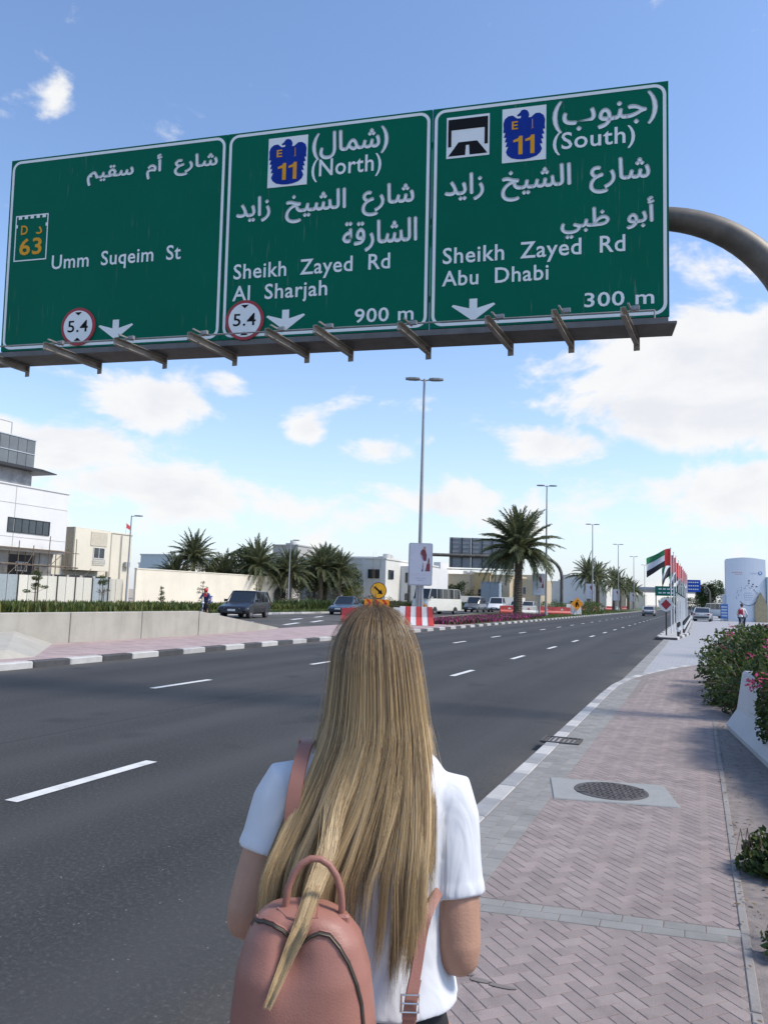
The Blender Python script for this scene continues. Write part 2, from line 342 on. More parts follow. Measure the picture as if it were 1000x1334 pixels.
def grid(x0, x1, y0, y1, nx, sy, mi=1, hps=()):
    k = 0; y = y0; sx = (x1-x0)/nx
    while y < y1-.01:
        for a in range(nx):
            off = (a % 2)*sy/2; q = [(x0+a*sx, y+off), (x0+(a+1)*sx, y+off), (x0+(a+1)*sx, y+off+sy), (x0+a*sx, y+off+sy)]
            q = clip(q, hps) if hps else q
            if q: jobs.append((math.hypot(x0+a*sx, y), q, mi))
        y += sy
XS, XP, XE = -1.42, -1.10, .17          # kerb inner edge, pink/grey boundary, edging line
band = lambda x: 4.03+.14*(x+1.05)     # the grey cross band, slightly askew
n_ = (-.14, 1.)
herring([(-1, 0, -XP), (1, 0, XE), (n_[0], n_[1], 4.03+.147-.095)], XP, XE, .9, 4.3)
herring([(-1, 0, -XP), (1, 0, XE), (-n_[0], -n_[1], -(4.03+.147+.095))], XP, XE, 3.9, 11.4)
herring([(-1, 0, -XP), (0, -1, -11.4), (1, 0, .75), (0, 1, 13.6)], XP, .75, 11.4, 13.6)
# flare: the bend of the kerb cuts the pink field; convex pieces
for (xa, ya), (xb, yb) in zip(curve[:-2], curve[1:-1]):
    if yb < 13.5: continue
    inx = .55 if ya < 17 else .38
    herring([(-1, (xb-xa)/(yb-ya), -(xa+inx)+(xb-xa)/(yb-ya)*ya), (0, -1, -max(ya, 13.6)), (0, 1, yb), (1, 0, 3.2)], xa, 3.2, max(ya, 13.6), yb)
# cross band of two courses of grey interlocking blocks
for r_ in range(2):
    x = -1.42+(.095 if r_ else 0)
    while x < XE-.1:
        y = band(x)-.088+.088*r_; jobs.append((math.hypot(x, y), [(x, y), (x+.190, y+.0266), (x+.190, y+.1146), (x, y+.088)], 1)); x += .192
grid(XS, XP, 1.0, 3.85, 3, .15); grid(XS, XP, 4.15, 17.0, 3, .15)
jobs.sort(key=lambda q: q[0] if q[1][0][1] > 2.9 else 90+q[0])
rest = [MB(), MB()]; nobj = 0; mats = (pink, greyb)
for d_, q, mi in jobs:
    if nobj < 298:
        b = MB()
        if stone(b, q): b.build('brick', mats[mi], PAV); nobj += 1
    else: stone(rest[mi], q)
rest[0].build('block_paving', pink, PAV, kind='stuff'); rest[1].build('grey_block_paving', greyb, PAV, kind='stuff')
# concrete strip, edging stones and the dusty bed on the right
edge = mat('edging_concrete', (.255, .235, .22), .9, var=.15, scale=5, bump=.4, grime=.3, rnd=.08)
for k in range(14):
    b = MB(); y = 1.2+k*.76; b.bev((XE+.022, y+.375, SZ-.016), (.040, .745, .04), .004); b.build('edging_stone', edge, PAV)
dirtm = mat('dusty_bed', (.205, .188, .172), .95, var=.25, scale=2.5, bump=.8, bscale=40, grime=.5)
plane('dusty_bed', [(XE+.044, -5), (9, -5), (9, 11.4), (XE+.044, 11.4)], SZ-.004, dirtm)
# right-hand kerb: flush stones, white and grey in turn
for k in range(23):
    y = 2.6+k*.5; w_ = k % 2
    if 8.75 < y < 9.2: pass
    b = MB(); b.bev((-1.50, y+.25, SZ-.05), (.15, .49, .108), .01); b.build('kerb_stone', kerbw if w_ else kerbg, PAV)
cl = [Vector((-1.50, 14.12))]+[Vector(q)+Vector((.05, 0)) for q in curve[1:]]
def walk(pts, step):
    out = []; seg = 0; pos = 0.; p = pts[0].copy(); need = step; res = [p.copy()]
    for a, b_ in zip(pts[:-1], pts[1:]):
        l = (b_-a).length; s_ = step-pos if pos else step; d = s_
        while d <= l: res.append(a+(b_-a)*(d/l)); d += step
        pos = l-(d-step)
    return res
wk = walk(cl, .5)
for k in range(len(wk)-1):
    a, b_ = wk[k], wk[k+1]; m_ = (a+b_)/2; dr = b_-a; b = MB(); b.bev((m_.x, m_.y, SZ-.05), (.14, .49, .11), .01, math.atan2(dr.y, dr.x)-math.pi/2)
    b.build('kerb_stone', kerbw if k % 2 else kerbg, PAV)
# drain grate by the kerb and manhole slab
iron = mat('cast_iron', (.085, .078, .075), .75, .15, .3, 12, bump=.4)
dg = thing('drain_grate', 'rusty slotted drain grate set into the pavement edge beside the kerb', 'drain grate', (-1.43, 8.98, SZ))
b = MB()
for s_ in (-1, 1): b.box((.0, s_*.17, .004), (.42, .03, .02)); b.box((s_*.2, 0, .004), (.03, .31, .02))
b.build('frame', iron, dg)
for k in range(7): b = MB(); b.box((-.16+k*.053, 0, .003), (.024, .305, .014)); b.build('bar', iron, dg)
b = MB(); b.box((0, 0, -.008), (.38, .32, .012)); b.build('pit', blackp, dg)
ms_ = thing('manhole', 'pale concrete slab with a dark round ribbed cover in the pink pavement', 'manhole', (-.68, 6.80, SZ), R(12))
b = MB(); b.bev((0, 0, -.004), (.96, .72, .028), .008); b.build('slab', mat('slab_concrete', (.28, .285, .275), .85, var=.1, scale=4, bump=.4, grime=.35), ms_)
b = MB(); b.tube([(0, 0, .006), (0, 0, .0155)], [.30, .295], 40); cv = b.build('cover', iron, ms_)
b = MB()
for i in range(-6, 7):
    for j in range(-6, 7):
        if math.hypot(i, j) < 6.3: b.box((i*.042+.012*(j % 2), j*.042, .018), (.024, .012, .005), R(45 if (i+j) % 2 else -45))
b.build('cover_rib', iron, cv)
for s_ in (-1, 1): b = MB(); b.box((s_*.24, .11*s_, .017), (.07, .03, .006)); b.build('lifting_slot', iron, cv)
# leaf-litter stains and their shadow, laid on as flat dark patches
st = MB()
for cx, cy, rx, ry in ((-.92, 3.28, .045, .018), (-.84, 3.25, .05, .016), (-.75, 3.24, .06, .014)):
    st.add([(cx+rx*math.cos(a*.5)*(1+.2*math.sin(a*1.7)), cy+ry*math.sin(a*.5), SZ+.004) for a in range(12)], [tuple(range(12))])
o = st.build('leaf_stain_shade', mat('stain_shade', (.165, .14, .13), .8)); o['kind'] = 'structure'
# side entrance of pale pavers beyond the pavement
entm = mat('pale_pavers', (.33, .33, .33), .85, var=.08, scale=.5, bump=.4, bscale=30, grime=.3)
t = entm.node_tree; L = t.links.new; tco = t.nodes.new('ShaderNodeTexCoord'); brt = t.nodes.new('ShaderNodeTexBrick'); brt.inputs['Scale'].default_value = 2.2; brt.inputs['Mortar Size'].default_value = .012
brt.inputs['Color1'].default_value = (.36, .36, .37, 1); brt.inputs['Color2'].default_value = (.30, .30, .31, 1); brt.inputs['Mortar'].default_value = (.2, .2, .2, 1); L(tco.outputs['Object'], brt.inputs['Vector'])
pn = t.nodes['Principled BSDF']; src = pn.inputs['Base Color'].links[0].from_socket; mx = t.nodes.new('ShaderNodeMix'); mx.data_type = 'RGBA'; mx.inputs[0].default_value = .6; L(src, mx.inputs[6]); L(brt.outputs[0], mx.inputs[7]); L(mx.outputs[2], pn.inputs['Base Color'])
plane('side_entrance', [(-1.45, 13.4), (-1.38, 15.6), (-1.25, 17.2), (-.97, 18.8), (-.65, 20.2), (-.25, 21.7), (.25, 23), (1.05, 24.6), (2.1, 25.9), (3.4, 27.1), (14, 31), (45, 60), (45, 420), (-1.45, 420)], .035, entm)
pts_ = [(-1.47, 13.6), (-1.47, 39.2)]
for k in range(52):
    y = 16.3+k*.45
    if y > 39: break
    b = MB(); b.bev((-1.36, y+.22, .024), (.30, .44, .045), .008); b.build('paver', greyb, bpy.data.objects['side_entrance'])
# ---- median with black and white kerb, pink strip near the wall
MZ = .13
ml = [(-12.62, -60), (-12.62, 500), (-23, 500), (-23, 84), (-19.8, 60), (-17.6, 44), (-17.1, 30), (-16.1, 22), (-16.1, -60)]
pinkl = mat('pink_paving', (.36, .275, .26), .85, var=.08, scale=2, bump=.4, bscale=40, grime=.3)
med = plane('median', [(-12.62, -60), (-12.62, 500), (-23, 500), (-23, 84), (-19.8, 60), (-17.6, 44), (-17.1, 30), (-16.1, 22), (-16.1, -60)], MZ-.012, pinkl)
b = MB()      # lower side skirt of the median
for a, c_ in zip(ml, ml[1:]+ml[:1]): b.add([(a[0], a[1], -.02), (c_[0], c_[1], -.02), (c_[0], c_[1], MZ-.014), (a[0], a[1], MZ-.014)], [(0, 1, 2, 3)])
b.build('median_side', kerbg, med)
rowb = MB(); rowm = [kerbw, kerbb]
yk = 8.0; k = 0
kl = .98
while yk < 330:
    if k < 150: b = MB(); b.bev((-12.50, yk+kl/2, .065), (.24, kl-.015, .14), .02); b.build('kerb_stone', kerbw if k % 2 else kerbb, med)
    else: rowb.m = 0 if k % 2 else 1; rowb.bev((-12.50, yk+kl/2, .065), (.24, kl-.015, .14), .02)
    yk += kl; k += 1
rowb.build('distant_kerb', rowm, med, kind='stuff')
rp = random.Random(5)
pv = MB(); yy = 10.5       # near pink blocks of the strip
while yy < 30:
    xx = -15.9
    while xx < -12.75:
        pv.bev((xx+.2, yy+.1, MZ-.015), (.392, .192, .03), .006); xx += .4
    yy += .2
pv.build('strip_paving', mat('pink_strip_block', (.37, .28, .265), .85, var=.08, scale=3, island=.12, grime=.25), med, kind='stuff')
grassm = leafmat('grass', (.055, .085, .02), (.10, .12, .03))
soilm = mat('soil', (.16, .11, .075), .95, var=.3, scale=3, bump=.6)
lawnm = mat('lawn', (.07, .095, .03), .95, var=.35, scale=4, bump=.8, bscale=25)
plane('lawn', [(-12.75, 46), (-12.75, 480), (-22.7, 480), (-22.7, 84), (-19.5, 60), (-18, 50)], MZ-.002, lawnm, parent=None)
plane('flower_bed_soil', [(-13.1, 44), (-13.2, 66), (-14.5, 80), (-18.5, 78), (-17.2, 60), (-16.3, 46)], MZ+.004, soilm)
plane('verge', [(-30.9, -60), (-30.9, 500), (-33.2, 500), (-33.2, -60)], .11, lawnm)
plane('far_verge', [(-33.2, -60), (-33.2, 500), (-39.5, 500), (-39.5, -60)], .10, soilm)
plane('back_street', [(-39.8, -60), (-39.8, 500), (-54, 500), (-54, -60)], .02, mat('pale_path', (.42, .40, .37), .9, var=.1, scale=.5))
fk = MB(); y = 20; k = 0; fkt = thing('verge_kerb', 'x', 'x'); fkt['kind'] = 'structure'; del fkt['category'], fkt['label']
while y < 130:
    b = MB(); b.bev((-30.7, y+.6, .06), (.36, 1.18, .17), .02); b.build('kerb_stone', kerbw if k % 3 else kerbg, fkt); y += 1.2; k += 1
bfk = MB(); bfk.box((-39.65, 220, .07), (.3, 560, .2)); struct(bfk.build('back_kerb', kerbw))
# ------------------------------------------------------------------ the big road sign on its arched pole
def textmesh(s, bold=0., ar=False):
    s = s.replace(' ', '  ') if not s[0].isdigit() else s
    cu = bpy.data.curves.new('lettering', 'FONT'); cu.body = s; cu.offset = bold; cu.resolution_u = 3; cu.space_character = 1.0 if ar else 1.06
    o = bpy.data.objects.new('lettering', cu); C.objects.link(o); bpy.context.view_layer.update(); me = o.to_mesh()
    vs = [(v.co.x, v.co.y) for v in me.vertices]; fs = [tuple(p_.vertices) for p_ in me.polygons]
    o.to_mesh_clear(); bpy.data.objects.remove(o); bpy.data.curves.remove(cu); return vs, fs
FORMS = {'ا': 'FE8D FE8E', 'أ': 'FE83 FE84', 'إ': 'FE87 FE88', 'ب': 'FE8F FE90 FE91 FE92', 'ة': 'FE93 FE94', 'ج': 'FE9D FE9E FE9F FEA0', 'خ': 'FEA5 FEA6 FEA7 FEA8',
 'د': 'FEA9 FEAA', 'ر': 'FEAD FEAE', 'ز': 'FEAF FEB0', 'س': 'FEB1 FEB2 FEB3 FEB4', 'ش': 'FEB5 FEB6 FEB7 FEB8', 'ظ': 'FEC5 FEC6 FEC7 FEC8', 'ع': 'FEC9 FECA FECB FECC',
 'ق': 'FED5 FED6 FED7 FED8', 'ل': 'FEDD FEDE FEDF FEE0', 'م': 'FEE1 FEE2 FEE3 FEE4', 'ن': 'FEE5 FEE6 FEE7 FEE8', 'و': 'FEED FEEE', 'ي': 'FEF1 FEF2 FEF3 FEF4'}
def arabic(s):
    out = []
    for i, ch in enumerate(s):
        if ch not in FORMS: out.append(ch); continue
        f = [chr(int(x, 16)) for x in FORMS[ch].split()]; prev = s[i-1] if i else ' '; nxt = s[i+1] if i+1 < len(s) else ' '
        jp = prev in FORMS and len(FORMS[prev].split()) == 4; jn = len(f) == 4 and nxt in FORMS
        out.append(f[3] if jp and jn else f[1] if jp else f[2] if jn else f[0])
    r_ = ''.join(reversed(out)); return r_.translate(str.maketrans('()', ')(')) if '(' in s else r_
def fit(vs, u0, v0, u1, v1):
    a = min(q[0] for q in vs); b_ = max(q[0] for q in vs); c_ = min(q[1] for q in vs); d_ = max(q[1] for q in vs)
    return [(u0+(x-a)/(b_-a)*(u1-u0), v0+(y-c_)/(d_-c_)*(v1-v0)) for x, y in vs]
signg = mat('sign_green_sheeting', (.0, .125, .075), .5, var=.06, scale=.7, spec=.08)
# dusty drip streaks on the sheeting
t = signg.node_tree; L = t.links.new; tco = t.nodes.new('ShaderNodeTexCoord'); mpn = t.nodes.new('ShaderNodeMapping'); mpn.inputs['Scale'].default_value = (16, 16, .9); L(tco.outputs['Object'], mpn.inputs[0])
nz = t.nodes.new('ShaderNodeTexNoise'); nz.inputs['Scale'].default_value = 1.7; nz.inputs['Detail'].default_value = 4; L(mpn.outputs[0], nz.inputs['Vector'])
n3 = t.nodes.new('ShaderNodeTexNoise'); n3.inputs['Scale'].default_value = .55; L(tco.outputs['Object'], n3.inputs['Vector'])
m1 = t.nodes.new('ShaderNodeMapRange'); m1.inputs[1].default_value = .62; m1.inputs[2].default_value = .8; m1.inputs[4].default_value = .8; L(nz.outputs['Fac'], m1.inputs[0])
m2 = t.nodes.new('ShaderNodeMapRange'); m2.inputs[1].default_value = .48; m2.inputs[2].default_value = .66; L(n3.outputs['Fac'], m2.inputs[0])
mu = t.nodes.new('ShaderNodeMath'); mu.operation = 'MULTIPLY'; L(m1.outputs[0], mu.inputs[0]); L(m2.outputs[0], mu.inputs[1])
pn = t.nodes['Principled BSDF']; src = pn.inputs['Base Color'].links[0].from_socket; mx = t.nodes.new('ShaderNodeMix'); mx.data_type = 'RGBA'; L(mu.outputs[0], mx.inputs[0]); L(src, mx.inputs[6]); mx.inputs[7].default_value = (.16, .24, .2, 1); L(mx.outputs[2], pn.inputs['Base Color'])
signw = mat('sign_white_sheeting', (.76, .80, .80), .5, var=.05, scale=2, grime=.12, spec=.15)
signo = mat('sign_orange', (.70, .33, .03), .5, spec=.1); signb = mat('sign_blue', (.008, .035, .26), .5, spec=.1); signk = mat('sign_black', (.012, .012, .014), .6, spec=.1); signr = mat('sign_red', (.33, .02, .03), .45)
SA, ST = .14618, .03744
SO = Vector((-11.508, 9.752, 5.797)); SH = Vector((math.cos(SA), math.sin(SA), 0)); SNh = Vector((math.sin(SA), -math.cos(SA), 0))
SU = Vector((0, 0, 1))*math.cos(ST)+SNh*math.sin(ST); SN = SH.cross(SU).normalized()
if SN.dot(SNh) < 0: SN = -SN
SW, SHH = 11.314, 3.549
def S(u, v, n=0.): return SO+SH*u+SU*v+SN*n
gan = thing('gantry_sign', 'large green overhead road sign with three panels on a thick arched pole above the road', 'road sign', (1.42, 11.78, 0))
def sbox(b, u0, v0, u1, v1, n0, n1): b.prism([(u0, v0), (u1, v0), (u1, v1), (u0, v1)], lambda a, c: S(a, c, n0), lambda a, c: S(a, c, n1))
bounds = [0, 4.278, 7.790, SW]
def flatp(b, vs, fs, n): b.add([S(u, v, n) for u, v in vs], fs)
def sheet(poly, m, n, name, par): b = MB(); b.prism(poly, lambda a, c: S(a, c, n-.0035), lambda a, c: S(a, c, n)); return b.build(name, m, par, world=True)
TEXT = {0: [('شارع أم سقيم', 1, 1.60, 2.92, 4.10, 3.34, .02), ('Umm Suqeim St', 0, .965, 1.36, 3.49, 1.70, .014)],
 1: [('(شمال)', 1, 5.80, 2.93, 7.07, 3.38, .02), ('(North)', 0, 5.79, 2.55, 6.97, 2.93, .014), ('شارع الشيخ زايد', 1, 4.49, 1.90, 7.51, 2.40, .02), ('الشارقة', 1, 6.36, 1.32, 7.57, 1.82, .02),
     ('Sheikh Zayed Rd', 0, 4.475, .93, 7.15, 1.27, .014), ('Al Sharjah', 0, 4.47, .56, 6.12, .90, .014), ('900 m', 0, 6.59, .155, 7.545, .385, .014)],
 2: [('(جنوب)', 1, 9.65, 2.93, 11.15, 3.42, .02), ('(South)', 0, 9.65, 2.58, 10.84, 2.93, .014), ('شارع الشيخ زايد', 1, 8.01, 1.93, 11.04, 2.44, .02), ('أبو ظبي', 1, 9.78, 1.27, 11.10, 1.80, .02),
     ('Sheikh Zayed Rd', 0, 7.99, .93, 10.70, 1.27, .014), ('Abu Dhabi', 0, 7.985, .655, 9.60, .90, .014), ('300 m', 0, 10.12, .195, 11.10, .415, .014)]}
EAGLE = [(.50, .955), (.565, .935), (.60, .895), (.615, .85), (.60, .80), (.66, .80), (.76, .865), (.86, .86), (.94, .81), (.975, .73), (.965, .63), (.975, .56), (.925, .555), (.96, .47), (.905, .465), (.94, .38), (.885, .38), (.92, .29), (.86, .295), (.91, .20), (.87, .13), (.78, .075), (.64, .045), (.50, .035)]
EAGLE = EAGLE+[(.36, .045), (.22, .075), (.13, .13), (.09, .20), (.14, .295), (.08, .29), (.115, .38), (.06, .38), (.095, .465), (.04, .47), (.075, .555), (.025, .56), (.035, .63), (.025, .73), (.06, .81), (.14, .86), (.24, .865), (.34, .80), (.42, .80), (.43, .845), (.36, .835), (.335, .86), (.40, .90), (.44, .945)]
for k in range(3):
    u0, u1 = bounds[k]+.006, bounds[k+1]-.006
    b = MB(); sbox(b, u0, 0, u1, SHH, -.05, 0); pan = b.build('sign_panel', signg, gan, world=True)
    # rounded white border
    rr = .17; bw = .048; mg = .03; b = MB(); outer = []; inner = []
    for cx, cy, a0 in ((u1-mg-rr, SHH-mg-rr, 0), (u0+mg+rr, SHH-mg-rr, 90), (u0+mg+rr, mg+rr, 180), (u1-mg-rr, mg+rr, 270)):
        for q in range(7): a = R(a0+15*q); outer.append((cx+rr*math.cos(a), cy+rr*math.sin(a))); inner.append((cx+(rr-bw)*math.cos(a), cy+(rr-bw)*math.sin(a)))
    n_o = len(outer); b.add([S(u, v, .004) for u, v in outer+inner], [(i, (i+1) % n_o, n_o+(i+1) % n_o, n_o+i) for i in range(n_o)]); b.build('border', signw, pan, world=True)
    for s_, a_, a, c_, d_, e_, bo in TEXT[k]:
        vs, fs = textmesh(arabic(s_) if a_ else s_, bo-.002 if not a_ else 0., a_); b = MB(); fv = fit(vs, a, c_, d_, e_)
        for kk, (ox, oy) in enumerate(((0, 0), (.014, 0), (-.014, 0), (0, .012), (0, -.012)) if a_ else ((0, 0),)): flatp(b, [(q[0]+ox, q[1]+oy) for q in fv], fs, .006+.0006*kk); b.build('lettering', signw, pan, world=True)
    def shield(x0, y0, x1, y1):
        p_ = sheet([(x0, y0), (x1, y0), (x1, y1), (x0, y1)], signw, .008, 'route_shield', pan)
        W_, H_ = x1-x0, y1-y0; b = MB(); pts = [(x0+a*W_, y0+c_*H_) for a, c_ in EAGLE]; ctr = (x0+.5*W_, y0+.5*H_); n = len(pts)
        b.add([S(u, v, .012) for u, v in pts], [tuple(range(n))]); b.build('eagle_emblem', signb, pan, world=True)
        for dx in (.26, .53):
            one = [(.20, 0), (.20, 1), (.13, 1), (.10, .88), (.0, .80), (.0, .68), (.11, .72), (.11, 0)]; b = MB(); b.add([S(x0+(dx+a*1.05)*W_, y0+(.13+c_*.34)*H_, .016) for a, c_ in one], [(0, 1, 2, 3, 6, 7), (3, 4, 5, 6)]); b.build('route_number', signo, pan, world=True)
        for s_, a_, q in (('E', 0, (.22, .60, .36, .75)), ('إ', 1, (.66, .58, .72, .76))):
            vs, fs = textmesh(s_, .02); b = MB(); flatp(b, fit(vs, x0+q[0]*W_, y0+q[1]*H_, x0+q[2]*W_, y0+q[3]*H_), fs, .016); b.build('route_number', signo, pan, world=True)
    if k == 1: shield(5.025, 2.53, 5.715, 3.38)
    if k == 2:
        shield(8.885, 2.54, 9.55, 3.405)
        sheet([(8.018, 2.705), (8.69, 2.705), (8.69, 3.375), (8.018, 3.375)], signw, .008, 'tunnel_plate', pan)
        for poly in ([(8.045, 3.335), (8.665, 3.335), (8.665, 3.16), (8.045, 3.16)], [(8.045, 3.16), (8.095, 3.16), (8.095, 2.89), (8.045, 2.89)], [(8.615, 3.16), (8.665, 3.16), (8.665, 2.89), (8.615, 2.89)],
                     [(8.05, 2.74), (8.315, 2.74), (8.325, 2.90), (8.375, 2.90), (8.385, 2.74), (8.66, 2.74), (8.50, 2.955), (8.21, 2.955)]): sheet(poly, signk, .012, 'tunnel_symbol', pan)
    if k == 0:
        b = MB(); x0, y0, x1, y1 = .165, 1.64, .845, 2.49; tt = .022
        for q in ((x0, y0, x1, y0+tt), (x0, y0+tt, x0+tt, y1), (x1-tt, y0+tt, x1, y1), (x0+tt, y1-tt, x1-tt, y1), (x0+tt, 2.26, x0+.05, 2.32), (x1-.05, 2.26, x1-tt, 2.32)): b.add([S(*p_, .005) for p_ in ((q[0], q[1]), (q[2], q[1]), (q[2], q[3]), (q[0], q[3]))], [(0, 1, 2, 3)])
        for i in range(5): a = x0+.06+i*.124; b.add([S(*p_, .005) for p_ in ((a, y1-.07), (a+.07, y1-.07), (a+.07, y1-tt), (a, y1-tt))], [(0, 1, 2, 3)])
        b.build('route_shield', signw, pan, world=True)
        for s_, q in (('63', (.275, 1.745, .74, 2.06)), ('D', (.29, 2.13, .43, 2.30)), ('\uFEA9', (.60, 2.12, .73, 2.26))):
            vs, fs = textmesh(s_, .02); b = MB(); flatp(b, fit(vs, *q), fs, .007); b.build('route_number', signo, pan, world=True)
    # lane arrow
    ax, ay = {0: (2.31, .105), 1: (5.42, .095), 2: (8.475, .085)}[k]
    sheet([(ax, ay), (ax+.335, ay+.245), (ax+.31, ay+.27), (ax+.06, ay+.20), (ax+.06, ay+.35), (ax-.06, ay+.35), (ax-.06, ay+.20), (ax-.31, ay+.27), (ax-.335, ay+.245)], signw, .006, 'lane_arrow', pan)
    if k < 2:       # height limit disc
        cx, cy, rd = ((1.585, .365, .335), (4.715, .305, .335))[k]
        b = MB(); b.prism([(cx+rd*math.cos(a*math.pi/18), cy+rd*math.sin(a*math.pi/18)) for a in range(36)], lambda a, c_: S(a, c_, .012), lambda a, c_: S(a, c_, .03)); dsc = b.build('height_limit_disc', signr, pan, world=True)
        b = MB(); b.add([S(cx+(rd-.05)*math.cos(a*math.pi/18), cy+(rd-.05)*math.sin(a*math.pi/18), .033) for a in range(36)], [tuple(range(36))]); b.build('disc_face', signw, pan, world=True)
        b = MB(); vs, fs = textmesh('5.4', .008); flatp(b, fit(vs, cx-.20, cy-.10, cx+.20, cy+.11), fs, .036)
        for s_ in (1, -1): b.add([S(cx-.07, cy+s_*.255, .036), S(cx+.07, cy+s_*.255, .036), S(cx, cy+s_*.195, .036)], [(0, 1, 2)])
        b.build('height_figures', signk, pan, world=True)
# back rails, walkway under the panels, brackets, conduit
b = MB()
for v in (.5, 1.75, 3.0): sbox(b, .1, v-.04, SW-.1, v+.04, -.12, -.05)
b.build('back_rail', steel, gan, world=True)
for i in range(9):
    u = .5+i*1.29; b = MB(); sbox(b, u-.035, .05, u+.035, SHH-.05, -.2, -.12); b.build('stiffener', steel, gan, world=True)
troughm = mat('lamp_trough', (.14, .135, .13), .6, .3, .2, 3, grime=.5)
def G(u, n, z): q = SO+SH*u+SNh*n; return Vector((q.x, q.y, z))
b = MB()
b.prism([(.0, 0), (.0, -.09), (-.03, -.09), (-.03, 0)], lambda a, c_: G(-.9, a, 5.785+c_), lambda a, c_: G(SW-.02, a, 5.785+c_)); b.build('walkway_lip', troughm, gan, world=True)
b = MB(); b.prism([(-.032, -.085), (-.60, -.085), (-.60, -.03), (-.57, -.03), (-.57, -.05), (-.032, -.05)], lambda a, c_: G(-.9, a, 5.785+c_), lambda a, c_: G(SW+.10, a, 5.785+c_)); b.build('walkway_deck', troughm, gan, world=True)
brk = mat('bracket_steel', (.30, .275, .24), .6, .25, .2, 4, grime=.6)
for x0, y0, x1, y1 in ((-38, 456, 36, 489), (58, 450, 130, 485), (150, 444, 215, 478), (246, 437, 306, 474), (347, 432, 400, 470), (410, 428, 457, 468), (520, 424, 558, 465), (634, 416, 665, 460), (721, 408, 744, 456), (811, 405, 829, 453)):
    zb = 5.635; q0 = gnd(x0, y0, zb); q1 = gnd(x1, y1-8, zb); d_ = (q1-q0).normalized(); sd = Vector((d_.y, -d_.x, 0)); b = MB()
    prof_ = [(-.035, -.062), (.035, -.062), (.035, -.050), (-.022, -.050), (-.022, .050), (.035, .050), (.035, .062), (-.035, .062)]
    b.prism(prof_, lambda a, c_: q0+sd*a+Vector((0, 0, c_)), lambda a, c_: q1+sd*a+Vector((0, 0, c_)))
    b.build('bracket', brk, gan, world=True)
    b = MB(); b.box(q1+Vector((0, 0, -.02)), (.09, .02, .24), math.atan2(d_.y, d_.x)-math.pi/2); b.build('end_plate', brk, gan, world=True)
    b = MB(); m_ = q0+d_*.16+Vector((0, 0, .10)); b.box(m_+sd*.07, (.025, .32, .025), math.atan2(d_.y, d_.x)-math.pi/2); b.box(m_+sd*.13+d_*.05, (.12, .05, .06), math.atan2(d_.y, d_.x)-math.pi/2); b.build('lamp_clip', steel, gan, world=True)
    for s_ in (.12, .8): b = MB(); b.tube([q0+d_*s_+sd*.0+Vector((0, 0, .06)), q0+d_*s_+Vector((0, 0, .078))], .014, 6); b.build('bolt', steel, gan, world=True)
b = MB(); b.tube([G(-.9, .42, 5.74), G(SW-.25, .42, 5.74)], .013, 6); b.tube([G(SW-.25, .42, 5.74), G(SW-.25, .42, 5.62)], .013, 6); b.build('conduit', steel, gan, world=True)
# arched pole
pts = []
Rb = 2.07; xc = -.66; zt = 7.50
ys = lambda x: SO.y+(x-SO.x)*math.tan(SA)+.42
for x in (-10.6, -8, -4, -1.4): pts.append((x, ys(x), zt))
for i in range(0, 19): a = R(5*i); x = xc+Rb*math.sin(a); pts.append((x, ys(x), zt-Rb*(1-math.cos(a))))
x = xc+Rb; pts += [(x, ys(x), 4), (x, ys(x), 2), (x, ys(x), .14)]
pts_near = len(pts)
b = MB(); b.tube(pts, [.16]*4+[.166+.004*min(i, 10) for i in range(pts_near-4)], 24); b.build('arched_pole', polem, gan, world=True, smooth=True)
b = MB(); b.tube([(x, ys(x), .10), (x, ys(x), .15)], .38, 20); b.build('base_plate', polem, gan, world=True)
for i in range(8): a = i*math.pi/4+.2; b = MB(); b.tube([(x+.31*math.cos(a), ys(x)+.31*math.sin(a), .15), (x+.31*math.cos(a), ys(x)+.31*math.sin(a), .2)], .025, 6); b.build('anchor_bolt', steel, gan, world=True)
